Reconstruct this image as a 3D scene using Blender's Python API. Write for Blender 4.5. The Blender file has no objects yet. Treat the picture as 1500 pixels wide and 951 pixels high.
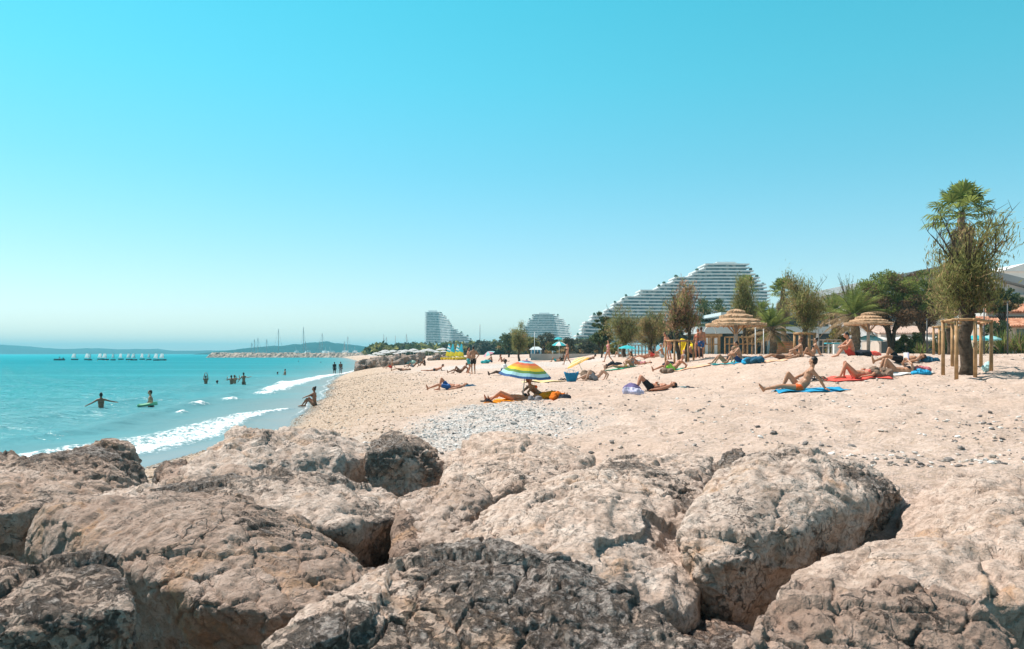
import bpy, math, random
import numpy as np
from mathutils import Vector, Matrix

# ---------------------------------------------------------------- camera, sky, sun, exposure
SC = bpy.context.scene
COL = SC.collection
F = 1167.0            # focal length in photo pixels (photo is 1500 px wide)
HZ = 518.0            # row of the horizon in the photo
EYE = 2.7             # camera height above the sea
cam = bpy.data.cameras.new('camera')
cam.sensor_width = 36.0
cam.lens = F / 1500.0 * 36.0
cam.shift_y = (HZ - 475.5) / 1500.0
cam.clip_start = 0.1
cam.clip_end = 30000.0
cam.dof.use_dof = True
cam.dof.focus_distance = 22.0
cam.dof.aperture_fstop = 7.0
camo = bpy.data.objects.new('camera', cam)
COL.objects.link(camo)
camo.location = (0, 0, EYE)
camo.rotation_euler = (math.radians(90), 0, 0)
SC.camera = camo

SUN_EL = 57.0
SUN_AZ = -60.0        # compass-like angle from +Y (ahead), negative = to the left
world = bpy.data.worlds.new('World')
SC.world = world
world.use_nodes = True
wn = world.node_tree.nodes
wl = world.node_tree.links
for n in list(wn):
    wn.remove(n)
wout = wn.new('ShaderNodeOutputWorld')
wbg = wn.new('ShaderNodeBackground')
wbg.inputs['Strength'].default_value = 0.13
sky = wn.new('ShaderNodeTexSky')
sky.sky_type = 'NISHITA'
sky.sun_disc = False
sky.sun_elevation = math.radians(SUN_EL)
sky.sun_rotation = math.radians(SUN_AZ)
sky.air_density = 1.0
sky.dust_density = 0.1
sky.ozone_density = 3.0
# the air over the bay is strongly cyan: tint the sky by elevation above the horizon
wgeo = wn.new('ShaderNodeTexCoord')
wsep = wn.new('ShaderNodeSeparateXYZ')
wramp = wn.new('ShaderNodeValToRGB')
wmul = wn.new('ShaderNodeMix')
wmul.data_type = 'RGBA'
wmul.blend_type = 'MULTIPLY'
wmul.inputs[0].default_value = 1.0
wl.new(wgeo.outputs['Generated'], wsep.inputs[0])
wl.new(wsep.outputs['Z'], wramp.inputs[0])
el = wramp.color_ramp.elements
SKYRAMP = [(0.0, (0.80, 0.74, 0.78)), (0.05, (0.80, 0.80, 0.79)), (0.12, (0.68, 0.86, 0.79)), (0.22, (0.50, 0.99, 0.83)), (0.32, (0.38, 1.16, 0.90)),
           (0.42, (0.30, 1.26, 0.94)), (0.60, (0.50, 0.62, 0.5)), (1.0, (0.55, 0.42, 0.36))]
while len(el) < len(SKYRAMP):
    el.new(0.5)
for e, (p, c) in zip(el, SKYRAMP):
    e.position = p
    e.color = (*c, 1)
wl.new(sky.outputs[0], wmul.inputs[6])
wl.new(wramp.outputs[0], wmul.inputs[7])
wl.new(wmul.outputs[2], wbg.inputs['Color'])
wl.new(wbg.outputs[0], wout.inputs['Surface'])

sun = bpy.data.lights.new('sun', 'SUN')
sun.energy = 5.0
sun.angle = math.radians(0.55)
sun.color = (1.0, 0.94, 0.87)
suno = bpy.data.objects.new('sun', sun)
COL.objects.link(suno)
_a, _e = math.radians(SUN_AZ), math.radians(SUN_EL)
SUNDIR = Vector((math.sin(_a) * math.cos(_e), math.cos(_a) * math.cos(_e), math.sin(_e)))
suno.rotation_euler = SUNDIR.to_track_quat('Z', 'Y').to_euler()
suno.location = (-40, 30, 60)

SC.view_settings.view_transform = 'Standard'
SC.view_settings.look = 'None'
SC.view_settings.gamma = 1.0
SC.view_settings.use_curve_mapping = False
SC.view_settings.exposure = 0.52
SC.render.engine = 'CYCLES'
SC.cycles.max_bounces = 6
SC.cycles.diffuse_bounces = 3
SC.cycles.glossy_bounces = 3
SC.cycles.transmission_bounces = 4
SC.cycles.volume_bounces = 0
SC.cycles.use_denoising = True
SC.cycles.caustics_reflective = False
SC.cycles.caustics_refractive = False

rng = random.Random(7)
nr = np.random.default_rng(11)


# ---------------------------------------------------------------- helpers: projection and shore
def PX(px, Y):
    return (px - 750.0) / F * Y


def PZ(py, Y):
    return EYE - (py - HZ) / F * Y


SHY = [-50, 0, 12, 19, 24, 27, 30, 33, 38, 46, 55, 66, 83, 95, 126, 150, 250, 400, 525, 9000]
SHX = [-8.6, -8.6, -8.8, -8.6, -8.3, -8.1, -8.3, -9.0, -10.0, -11.2, -12.9, -15.4, -18.7, -20.7, -24.8, -28, -48, -82, -112, -1920]


def sx(Y):
    Y = np.asarray(Y, float)
    return np.interp(Y, SHY, SHX) + 0.18 * np.sin(Y * 0.55) * np.clip((150 - Y) / 100, 0, 1)


PD = [-9000, -60, -25, -10, -4, 0, 1.5, 4, 7, 11, 16, 25, 40, 60, 90, 9000]
PZZ = [-4, -4, -2.6, -1.3, -0.55, 0, 0.33, 0.83, 1.22, 1.43, 1.62, 1.93, 2.2, 2.4, 2.5, 2.55]


def _h2(ix, iy, seed):
    v = (ix.astype(np.int64) * 374761393 + iy.astype(np.int64) * 668265263 + seed * 974634777) & 0x7fffffff
    v = ((v ^ (v >> 13)) * 1274126177) & 0x7fffffff
    return ((v ^ (v >> 16)) & 0xffff) / 65535.0


def vnoise2(x, y, seed=0):
    ix, iy = np.floor(x), np.floor(y)
    fx, fy = x - ix, y - iy
    fx, fy = fx * fx * (3 - 2 * fx), fy * fy * (3 - 2 * fy)
    a = _h2(ix, iy, seed); b = _h2(ix + 1, iy, seed); c = _h2(ix, iy + 1, seed); d = _h2(ix + 1, iy + 1, seed)
    return (a + (b - a) * fx) * (1 - fy) + (c + (d - c) * fx) * fy - 0.5


def hgt(X, Y, fine=True):
    X = np.asarray(X, float); Y = np.asarray(Y, float)
    d = X - sx(Y)
    z = np.interp(d, PD, PZZ)
    sm = lambda v, a, b: np.clip((v - a) / (b - a), 0, 1) ** 2 * (3 - 2 * np.clip((v - a) / (b - a), 0, 1))
    z = z + 0.12 * sm(X, 4, 9) + 0.62 * sm(X, 5, 12.5) * sm(Y, 20, 30)
    z = np.where(z > 2.4, 2.4 + 0.2 * np.tanh((z - 2.4) / 0.2), z)
    w = np.clip(d / 2.0, 0, 1) * np.clip((140 - Y) / 60, 0, 1)
    z = z + w * 0.16 * vnoise2(X * 0.22, Y * 0.16, 3) + w * 0.10 * vnoise2(X * 0.6, Y * 0.45, 5)
    # beach cusps: low scarps running inland from the water line
    cw = np.clip((d - 0.3) / 1.2, 0, 1) * np.clip((7 - d) / 4, 0, 1) * np.clip((120 - Y) / 40, 0, 1)
    ph = np.mod(Y * 0.16 + 0.25 * np.sin(X * 0.4), 1.0)
    z = z + cw * 0.16 * (np.minimum(ph * 1.4, (1 - ph) * 3.5) - 0.3)
    if fine:
        w2 = np.clip(d / 6.0, 0, 1) * np.clip((90 - Y) / 60, 0, 1)
        z = z + w2 * (0.10 * vnoise2(X * 2.1, Y * 2.1, 9) + 0.075 * vnoise2(X * 4.7, Y * 4.7, 12))
    z = z - np.clip((7.2 - Y) / 3.0, 0, 1) * 1.3 - np.clip((11.2 - Y) / 1.6, 0, 1) * np.clip((1.2 - X) / 1.5, 0, 1) * 0.7
    return z


def G(px, py):
    """the point of the beach seen at a photo pixel"""
    Y = 4.0
    for _ in range(6000):
        X = PX(px, Y)
        if PZ(py, Y) <= float(hgt(X, Y, False)) and Y > 8:
            return Vector((X, Y, float(hgt(X, Y, False))))
        Y *= 1.003
        if Y > 700:
            break
    X = PX(px, Y)
    return Vector((X, Y, float(hgt(X, Y, False))))


def HG(px, Y):
    X = PX(px, Y)
    return Vector((X, Y, float(hgt(X, Y, False))))


# ---------------------------------------------------------------- helpers: objects and meshes
def tag(o, label=None, cat=None, group=None, kind=None):
    if label: o['label'] = label
    if cat: o['category'] = cat
    if group: o['group'] = group
    if kind: o['kind'] = kind
    return o


def empty(name, loc=(0, 0, 0), rz=0.0, label=None, cat=None, group=None):
    o = bpy.data.objects.new(name, None)
    o.empty_display_size = 0.2
    COL.objects.link(o)
    o.location = loc
    o.rotation_euler = (0, 0, rz)
    return tag(o, label, cat, group)


def copy_tree(o, parent=None):
    c = o.copy()
    COL.objects.link(c)
    c.parent = parent
    if parent is not None:
        c.matrix_parent_inverse = o.matrix_parent_inverse
    for ch in o.children:
        copy_tree(ch, c)
    return c


class MB:
    def __init__(s):
        s.v = []; s.f = {3: [], 4: []}; s.n = 0; s.ng = []
        s.mi = {3: [], 4: []}; s.ngm = []; s.cur = 0

    def add(s, V, Fs):
        V = np.asarray(V, float).reshape(-1, 3)
        s.v.append(V)
        for f in Fs:
            k = len(f)
            g = tuple(int(i) + s.n for i in f)
            if k in (3, 4):
                s.f[k].append(np.array([g])); s.mi[k].append(np.array([s.cur]))
            else:
                s.ng.append(g); s.ngm.append(s.cur)
        s.n += len(V)
        return s

    def addn(s, V, A):
        V = np.asarray(V, float).reshape(-1, 3)
        A = np.asarray(A, np.int64)
        s.v.append(V)
        s.f[A.shape[1]].append(A + s.n)
        s.mi[A.shape[1]].append(np.full(len(A), s.cur))
        s.n += len(V)
        return s

    def box(s, c, d, R=None):
        c = np.array(c, float); h = np.array(d, float) / 2
        V = np.array([[x, y, z] for z in (-1, 1) for y in (-1, 1) for x in (-1, 1)], float) * h
        if R is not None:
            V = V @ np.array(R.to_3x3()).T
        return s.addn(V + c, [[0, 2, 3, 1], [4, 5, 7, 6], [0, 1, 5, 4], [2, 6, 7, 3], [0, 4, 6, 2], [1, 3, 7, 5]])

    def tube(s, pts, rad, n=8, cap=True):
        pts = [Vector(p) for p in pts]
        if not hasattr(rad, '__len__'):
            rad = [rad] * len(pts)
        rings = []
        up = None
        for i, p in enumerate(pts):
            t = (pts[min(i + 1, len(pts) - 1)] - pts[max(i - 1, 0)])
            if t.length < 1e-9: t = Vector((0, 0, 1))
            t.normalize()
            if up is None:
                up = Vector((1, 0, 0)) if abs(t.x) < 0.8 else Vector((0, 1, 0))
            a = up - t * up.dot(t)
            if a.length < 1e-6: a = t.orthogonal()
            a.normalize(); up = a
            b = t.cross(a)
            for k in range(n):
                th = 2 * math.pi * k / n
                rings.append(p + (a * math.cos(th) + b * math.sin(th)) * rad[i])
        V = np.array([tuple(v) for v in rings])
        Q = []
        for i in range(len(pts) - 1):
            for k in range(n):
                k2 = (k + 1) % n
                Q.append([i * n + k, i * n + k2, (i + 1) * n + k2, (i + 1) * n + k])
        base = s.n
        s.addn(V, Q)
        if cap:
            m = len(pts) - 1
            s.ng.append(tuple(base + k for k in range(n - 1, -1, -1))); s.ngm.append(s.cur)
            s.ng.append(tuple(base + m * n + k for k in range(n))); s.ngm.append(s.cur)
        return s

    def lathe(s, prof, n=24, c=(0, 0, 0), M=None):
        c = np.array(c, float)
        V = []
        for r, z in prof:
            for k in range(n):
                th = 2 * math.pi * k / n
                V.append((r * math.cos(th), r * math.sin(th), z))
        V = np.array(V)
        if M is not None:
            V = V @ np.array(M.to_3x3()).T
        Q = [[i * n + k, i * n + (k + 1) % n, (i + 1) * n + (k + 1) % n, (i + 1) * n + k]
             for i in range(len(prof) - 1) for k in range(n)]
        return s.addn(V + c, Q)

    def ellipsoid(s, c, r, R=None, nu=12, nv=8):
        V = [(0, 0, -1)]
        for i in range(1, nv):
            ph = -math.pi / 2 + math.pi * i / nv
            for k in range(nu):
                th = 2 * math.pi * k / nu
                V.append((math.cos(ph) * math.cos(th), math.cos(ph) * math.sin(th), math.sin(ph)))
        V.append((0, 0, 1))
        V = np.array(V) * np.array(r, float)
        if R is not None:
            V = V @ np.array(R.to_3x3()).T
        T = [[0, 1 + (k + 1) % nu, 1 + k] for k in range(nu)]
        L = 1 + (nv - 2) * nu
        T += [[L + k, L + (k + 1) % nu, len(V) - 1] for k in range(nu)]
        Q = [[1 + i * nu + k, 1 + i * nu + (k + 1) % nu, 1 + (i + 1) * nu + (k + 1) % nu, 1 + (i + 1) * nu + k]
             for i in range(nv - 2) for k in range(nu)]
        b = s.n
        s.addn(V + np.array(c, float), Q)
        s.f[3].append(np.array(T) + b); s.mi[3].append(np.full(len(T), s.cur))
        return s

    def capsule(s, p0, r0, p1, r1, n=10):
        p0, p1 = Vector(p0), Vector(p1)
        t = p1 - p0
        L = t.length
        if L < 1e-6:
            return s.ellipsoid(p0, (r0, r0, r0))
        t.normalize()
        pts = []; rad = []
        for a in (-80, -50, -20):
            pts.append(p0 + t * r0 * math.sin(math.radians(a))); rad.append(r0 * math.cos(math.radians(a)))
        for u in (0, 0.5, 1):
            pts.append(p0 + t * L * u); rad.append(r0 + (r1 - r0) * u)
        for a in (20, 50, 80):
            pts.append(p1 + t * r1 * math.sin(math.radians(a))); rad.append(r1 * math.cos(math.radians(a)))
        return s.tube(pts, rad, n)

    def prism(s, poly, y0, y1):
        """polygon in x,z pulled from y0 to y1"""
        n = len(poly)
        V = [(x, y0, z) for x, z in poly] + [(x, y1, z) for x, z in poly]
        Fs = [tuple(range(n)), tuple(range(2 * n - 1, n - 1, -1))] + [(i, i + n, (i + 1) % n + n, (i + 1) % n) for i in range(n)]
        return s.add(V, Fs)

    def mesh(s, name, smooth=False):
        me = bpy.data.meshes.new(name)
        V = np.concatenate(s.v) if s.v else np.zeros((0, 3))
        loops = []; starts = []; tot = 0; mis = []
        for k in (3, 4):
            if s.f[k]:
                A = np.concatenate(s.f[k])
                loops.append(A.ravel()); starts.append(tot + np.arange(len(A)) * k); tot += A.size
                mis.append(np.concatenate(s.mi[k]))
        for g, m in zip(s.ng, s.ngm):
            loops.append(np.array(g)); starts.append(np.array([tot])); tot += len(g); mis.append(np.array([m]))
        me.vertices.add(len(V)); me.vertices.foreach_set('co', V.ravel().astype(np.float32))
        L = np.concatenate(loops).astype(np.int32); S = np.concatenate(starts).astype(np.int32)
        me.loops.add(len(L)); me.loops.foreach_set('vertex_index', L)
        me.polygons.add(len(S)); me.polygons.foreach_set('loop_start', S)
        me.polygons.foreach_set('material_index', np.concatenate(mis).astype(np.int32))
        me.update(calc_edges=True)
        me.validate()
        me.polygons.foreach_set('use_smooth', np.full(len(me.polygons), bool(smooth)))
        return me

    def build(s, name, mat=None, parent=None, smooth=False, loc=None, bevel=0):
        me = s.mesh(name, smooth)
        o = bpy.data.objects.new(name, me)
        COL.objects.link(o)
        if mat is not None:
            for m in (mat if isinstance(mat, (list, tuple)) else [mat]):
                me.materials.append(m)
        if parent is not None:
            o.parent = parent
        if loc is not None:
            o.location = loc
        if bevel:
            b = o.modifiers.new('bevel', 'BEVEL'); b.width = bevel; b.segments = 2; b.limit_method = 'ANGLE'
        return o


def voxmesh(mb, name, vox, smooth_it=3, fac=0.5):
    """fuse overlapping closed shapes into one continuous surface"""
    me = mb.mesh('raw')
    o = bpy.data.objects.new('raw', me)
    COL.objects.link(o)
    r = o.modifiers.new('r', 'REMESH'); r.mode = 'VOXEL'; r.voxel_size = vox
    if smooth_it:
        m = o.modifiers.new('s', 'SMOOTH'); m.iterations = smooth_it; m.factor = fac
    dg = bpy.context.evaluated_depsgraph_get()
    out = bpy.data.meshes.new_from_object(o.evaluated_get(dg))
    out.name = name
    bpy.data.objects.remove(o)
    bpy.data.meshes.remove(me)
    out.polygons.foreach_set('use_smooth', np.ones(len(out.polygons), bool))
    return out


def meshobj(name, me, mat, parent=None, loc=None):
    o = bpy.data.objects.new(name, me)
    COL.objects.link(o)
    me.materials.clear()
    me.materials.append(mat)
    if parent is not None: o.parent = parent
    if loc is not None: o.location = loc
    return o


# ---------------------------------------------------------------- helpers: materials
class NT:
    """small wrapper for building node trees"""
    def __init__(s, name):
        s.m = bpy.data.materials.new(name); s.m.use_nodes = True
        s.t = s.m.node_tree
        s.b = s.t.nodes['Principled BSDF']
        s.out = s.t.nodes['Material Output']

    def n(s, typ, **kw):
        nd = s.t.nodes.new(typ)
        for k, v in kw.items():
            if k.startswith('i_'):
                key = k[2:]
                key = int(key) if key.isdigit() else key
                nd.inputs[key].default_value = v
            else:
                setattr(nd, k, v)
        return nd

    def l(s, a, b):
        s.t.links.new(a, b)

    def noise(s, vec, scale, detail=4, rough=0.55, dist=0.0, dim='3D'):
        nd = s.n('ShaderNodeTexNoise')
        nd.inputs['Scale'].default_value = scale
        nd.inputs['Detail'].default_value = detail
        nd.inputs['Roughness'].default_value = rough
        nd.inputs['Distortion'].default_value = dist
        if vec is not None: s.l(vec, nd.inputs['Vector'])
        return nd.outputs['Fac']

    def ramp(s, fac, stops, interp='LINEAR'):
        nd = s.n('ShaderNodeValToRGB')
        nd.color_ramp.interpolation = interp
        e = nd.color_ramp.elements
        while len(e) < len(stops): e.new(0.5)
        for a, (p, c) in zip(e, stops):
            a.position = p
            a.color = (c, c, c, 1) if not hasattr(c, '__len__') else (*c, 1)
        s.l(fac, nd.inputs[0])
        return nd.outputs[0]

    def mix(s, fac, a, b, mode='MIX'):
        nd = s.n('ShaderNodeMix'); nd.data_type = 'RGBA'; nd.blend_type = mode
        for val, idx in ((fac, 0), (a, 6), (b, 7)):
            if isinstance(val, bpy.types.NodeSocket): s.l(val, nd.inputs[idx])
            elif idx == 0: nd.inputs[0].default_value = val
            else: nd.inputs[idx].default_value = (*val, 1) if len(val) == 3 else val
        return nd.outputs[2]

    def math(s, op, a, b=None, clamp=False):
        nd = s.n('ShaderNodeMath'); nd.operation = op; nd.use_clamp = clamp
        for i, val in enumerate((a, b)):
            if val is None: continue
            if isinstance(val, bpy.types.NodeSocket): s.l(val, nd.inputs[i])
            else: nd.inputs[i].default_value = val
        return nd.outputs[0]

    def bump(s, h, strength, dist, prev=None):
        nd = s.n('ShaderNodeBump'); nd.inputs['Strength'].default_value = strength
        nd.inputs['Distance'].default_value = dist
        s.l(h, nd.inputs['Height'])
        if prev is not None: s.l(prev, nd.inputs['Normal'])
        return nd.outputs[0]

    def pos(s):
        return s.n('ShaderNodeNewGeometry').outputs['Position']

    def obj(s):
        return s.n('ShaderNodeTexCoord').outputs['Object']

    def attr(s, name, typ='GEOMETRY'):
        nd = s.n('ShaderNodeAttribute'); nd.attribute_name = name; nd.attribute_type = typ
        return nd.outputs['Fac']


def mat(name, col, rough=0.7, var=0.15, scale=6.0, spec=0.3, metal=0.0, bump=0.0, trans=0.0, island=0.0, col2=None, coord='obj'):
    t = NT(name)
    vec = t.obj() if coord == 'obj' else t.pos()
    nz = t.noise(vec, scale, 5)
    dark = tuple(c * (1 - var) for c in col) if col2 is None else col2
    lite = tuple(min(1, c * (1 + var)) for c in col)
    c = t.ramp(nz, [(0.3, dark), (0.7, lite)])
    if island:
        ri = t.n('ShaderNodeNewGeometry').outputs['Random Per Island']
        v = t.ramp(ri, [(0, 1 - island), (1, 1 + island)])
        c = t.mix(1.0, c, v, 'MULTIPLY')
    t.l(c, t.b.inputs['Base Color'])
    t.b.inputs['Roughness'].default_value = rough
    t.b.inputs['Specular IOR Level'].default_value = spec
    t.b.inputs['Metallic'].default_value = metal
    if bump:
        t.l(t.bump(nz, 0.6, bump), t.b.inputs['Normal'])
    if trans:
        tr = t.n('ShaderNodeBsdfTranslucent')
        t.l(c, tr.inputs[0])
        mx = t.n('ShaderNodeMixShader'); mx.inputs[0].default_value = trans
        t.l(t.b.outputs[0], mx.inputs[1]); t.l(tr.outputs[0], mx.inputs[2])
        t.l(mx.outputs[0], t.out.inputs['Surface'])
    return t.m
# ---------------------------------------------------------------- the setting: beach, sea, hills, haze
def sand_material():
    t = NT('beach_sand')
    P = t.pos()
    d = t.attr('inland'); peb = t.attr('shingle')
    big = t.noise(P, 0.35, 4); mid = t.noise(P, 2.2, 5, 0.6); fin = t.noise(P, 14, 6, 0.7); gr = t.noise(P, 60, 3, 0.7)
    base = t.ramp(big, [(0.3, (0.60, 0.445, 0.36)), (0.7, (0.69, 0.545, 0.465))])
    base = t.mix(t.ramp(mid, [(0.35, 0.0), (0.7, 0.55)]), base, (0.51, 0.355, 0.27))
    base = t.mix(t.ramp(fin, [(0.42, 0.75), (0.56, 0.0)]), base, (0.43, 0.315, 0.235))
    base = t.mix(t.ramp(gr, [(0.60, 0.0), (0.72, 0.6)]), base, (0.78, 0.69, 0.60))
    # gravel near the water: tan brown with speckle
    vor = t.n('ShaderNodeTexVoronoi'); vor.inputs['Scale'].default_value = 38; t.l(P, vor.inputs['Vector'])
    sepc = t.n('ShaderNodeSeparateColor'); t.l(vor.outputs['Color'], sepc.inputs[0])
    grav = t.ramp(sepc.outputs[0], [(0.0, (0.13, 0.085, 0.05)), (0.25, (0.42, 0.30, 0.21)), (0.75, (0.50, 0.365, 0.26)), (1.0, (0.72, 0.62, 0.53))])
    wob = t.math('ADD', d, t.math('MULTIPLY', t.math('SUBTRACT', big, 0.5), 7.0))
    gm = t.ramp(t.math('MULTIPLY', wob, 0.1), [(0.35, 0.9), (0.85, 0.0)])
    base = t.mix(gm, base, grav)
    pc = t.ramp(sepc.outputs[1], [(0.0, (0.22, 0.20, 0.19)), (0.3, (0.46, 0.43, 0.40)), (1.0, (0.74, 0.70, 0.66))])
    base = t.mix(t.math('MULTIPLY', peb, t.ramp(mid, [(0.35, 0.5), (0.6, 1.0)])), base, pc)
    wet = t.ramp(t.math('ADD', d, t.math('MULTIPLY', t.math('SUBTRACT', mid, 0.5), 0.5)), [(0.3, 1.0), (1.1, 0.0)])
    base = t.mix(wet, base, (0.30, 0.215, 0.15))
    gap_shade = t.attr('gap_shade')
    base = t.mix(t.math('MULTIPLY', gap_shade, 0.9), base, (0.07, 0.05, 0.038))  # shade between the boulders put into the sand colour
    t.l(base, t.b.inputs['Base Color'])
    t.l(t.ramp(wet, [(0, 0.95), (1, 0.16)]), t.b.inputs['Roughness'])
    t.b.inputs['Specular IOR Level'].default_value = 0.25
    hsum = t.math('ADD', t.math('MULTIPLY', fin, 0.7), t.math('MULTIPLY', mid, 1.2))
    b1 = t.bump(hsum, 0.95, 0.085)
    vh = t.math('MULTIPLY', vor.outputs['Distance'], -1.0)
    t.l(t.bump(vh, 0.25, 0.02, b1), t.b.inputs['Normal'])
    return t.m


def graded(a, fine_to, step, growth, end):
    out = [a]; s = step
    while out[-1] < end:
        out.append(out[-1] + s)
        if out[-1] > fine_to: s *= growth
    return np.array(out)


def add_attr(me, name, vals):
    a = me.attributes.new(name, 'FLOAT', 'POINT')
    a.data.foreach_set('value', np.asarray(vals, np.float32).ravel())


def grid_mesh(X, Y, Z):
    ny, nx = X.shape
    V = np.stack([X, Y, Z], -1).reshape(-1, 3)
    i = np.arange(ny - 1)[:, None] * nx + np.arange(nx - 1)[None, :]
    Q = np.stack([i, i + 1, i + nx + 1, i + nx], -1).reshape(-1, 4)
    return MB().addn(V, Q)


rows = np.concatenate([[-60, -30, -10, -3, 0, 2, 3.5], 4.5 * 1.0062 ** np.arange(0, 615), 4.5 * 1.0062 ** 615 * 1.06 ** np.arange(1, 70)])
dpos = graded(0.0, 38, 0.115, 1.06, 9000)
dneg = -graded(0.25, 6, 0.4, 1.3, 9000)[::-1]
dd = np.concatenate([dneg, dpos])
YY, DD = np.meshgrid(rows, dd, indexing='ij')
XX = sx(YY) + DD
ZZ = hgt(XX, YY)
# loose stones lie in drifts: a grey-white patch of shingle ahead of the camera and a thinner one to its right
def shingle(X, Y):
    a = np.exp(-(((X + 0.5 - (Y - 17) * 0.05) / 1.75) ** 2 + ((Y - 17.0) / 4.2) ** 2) ** 1.3)
    b = 0.55 * np.exp(-(((X - 3.4) / 1.6) ** 2 + ((Y - 17.5) / 2.5) ** 2))
    c = 0.8 * np.exp(-(((X - 0.0) / 9.0) ** 2 + ((Y - 72.0) / 11) ** 2) ** 2)
    n = vnoise2(X * 0.9, Y * 0.7, 21) + 0.5 * vnoise2(X * 2.5, Y * 2.0, 22)
    return np.clip((np.maximum(a, c) + n * 0.55) * 1.2, 0, 1) * (np.maximum(a, c) > 0.05)
SAND = sand_material()
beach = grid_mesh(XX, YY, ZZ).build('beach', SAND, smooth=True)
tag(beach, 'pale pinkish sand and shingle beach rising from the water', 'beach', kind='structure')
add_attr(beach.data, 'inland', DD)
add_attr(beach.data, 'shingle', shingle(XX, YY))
add_attr(beach.data, 'gap_shade', np.maximum(np.clip((7.0 - YY) / 1.5, 0, 1), np.clip((10.6 - YY) / 1.0, 0, 1) * np.clip((0.6 - XX) / 1.0, 0, 1)))      # sand painted dark under the boulders, for shade and less bounce light


def water_material():
    t = NT('sea_water')
    P = t.pos()
    off = t.attr('offshore'); foam = t.attr('foam')
    sw = t.noise(P, 0.05, 3)
    o2 = t.math('ADD', off, t.math('MULTIPLY', t.math('SUBTRACT', sw, 0.5), t.math('MULTIPLY', off, 0.5)))
    lo = t.math('LOGARITHM', t.math('ADD', t.math('MAXIMUM', o2, 0.0), 1.0), 10.0)
    c = t.ramp(t.math('MULTIPLY', lo, 0.25),
               [(0.0, (0.24, 0.25, 0.24)), (0.15, (0.15, 0.26, 0.275)), (0.24, (0.08, 0.26, 0.29)), (0.34, (0.03, 0.24, 0.28)),
                (0.5, (0.004, 0.215, 0.262)), (0.7, (0.005, 0.35, 0.405)), (1.0, (0.02, 0.44, 0.50))])
    # streaks of wind on the open water
    mp = t.n('ShaderNodeMapping'); mp.inputs['Scale'].default_value = (0.012, 0.07, 1); t.l(P, mp.inputs[0])
    st = t.noise(mp.outputs[0], 1.0, 4)
    c = t.mix(t.ramp(st, [(0.48, 0.0), (0.75, 0.35)]), c, (0.06, 0.42, 0.47))
    fn = t.noise(P, 3.2, 8, 0.75); fn2 = t.noise(P, 9.0, 6, 0.7)
    fm = t.math('ADD', t.math('MULTIPLY', foam, 1.0), t.math('MULTIPLY', t.math('SUBTRACT', t.math('MULTIPLY', t.math('ADD', fn, fn2), 0.5), 0.5), 4.6))
    fm = t.ramp(fm, [(0.40, 0.0), (0.85, 1.0)])
    fm = t.math('MULTIPLY', fm, t.ramp(foam, [(0.02, 0.0), (0.12, 1.0)]))
    c = t.mix(fm, c, (0.82, 0.86, 0.87))
    t.l(c, t.b.inputs['Base Color'])
    t.l(t.ramp(fm, [(0, 0.10), (1, 0.8)]), t.b.inputs['Roughness'])
    t.b.inputs['IOR'].default_value = 1.33
    t.b.inputs['Specular IOR Level'].default_value = 0.2
    mp2 = t.n('ShaderNodeMapping'); mp2.inputs['Scale'].default_value = (1.0, 1.6, 1); mp2.inputs['Rotation'].default_value = (0, 0, 0.25); t.l(P, mp2.inputs[0])
    w1 = t.noise(mp2.outputs[0], 0.8, 3, 0.5, 0.4); w2 = t.noise(mp2.outputs[0], 3.2, 4, 0.6, 0.4); w3 = t.noise(mp2.outputs[0], 0.16, 3)
    hs = t.math('ADD', t.math('MULTIPLY', w1, 1.0), t.math('ADD', t.math('MULTIPLY', w2, 0.32), t.math('MULTIPLY', w3, 2.2)))
    amp = t.ramp(t.math('MULTIPLY', off, 0.1), [(0.02, 0.06), (0.5, 0.5), (1.0, 1.0)])
    nb = t.n('ShaderNodeBump'); nb.inputs['Distance'].default_value = 0.30
    t.l(amp, nb.inputs['Strength']); t.l(hs, nb.inputs['Height'])
    b2 = t.bump(t.math('ADD', fn2, fn), 0.0, 0.05, nb.outputs[0])
    dif = t.n('ShaderNodeBsdfDiffuse'); t.l(c, dif.inputs['Color']); t.l(b2, dif.inputs['Normal'])
    gls = t.n('ShaderNodeBsdfGlossy'); gls.inputs['Roughness'].default_value = 0.16; t.l(b2, gls.inputs['Normal'])
    fr = t.n('ShaderNodeFresnel'); fr.inputs['IOR'].default_value = 1.33; t.l(b2, fr.inputs['Normal'])
    # a ruffled sea never reaches mirror reflectance at low angles
    lim = t.math('MINIMUM', fr.outputs[0], t.ramp(t.math('MULTIPLY', off, 0.05), [(0.0, 0.42), (0.12, 0.13), (0.4, 0.075)]))
    lim = t.math('MULTIPLY', lim, t.ramp(fm, [(0, 1.0), (1, 0.05)]))
    ms = t.n('ShaderNodeMixShader'); t.l(lim, ms.inputs[0]); t.l(dif.outputs[0], ms.inputs[1]); t.l(gls.outputs[0], ms.inputs[2])
    t.l(ms.outputs[0], t.out.inputs['Surface'])
    return t.m


srows = np.concatenate([[-60, -30, -10, 0, 6], 9.0 * 1.0065 ** np.arange(0, 440), 9.0 * 1.0065 ** 440 * 1.05 ** np.arange(1, 90)])
srows = srows[srows < 7200]
soff = np.concatenate([[-2.5, -1.5, -0.9, -0.5], graded(-0.2, 14, 0.11, 1.05, 7500)])
SY, SD = np.meshgrid(srows, soff, indexing='ij')
SXX = sx(SY) - SD


def bandf(x, c, w):
    return np.exp(-((x - c) / w) ** 2)


nz1 = vnoise2(SXX * 0.5, SY * 0.25, 41) + 0.5 * vnoise2(SXX * 1.3, SY * 0.8, 42)
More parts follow.
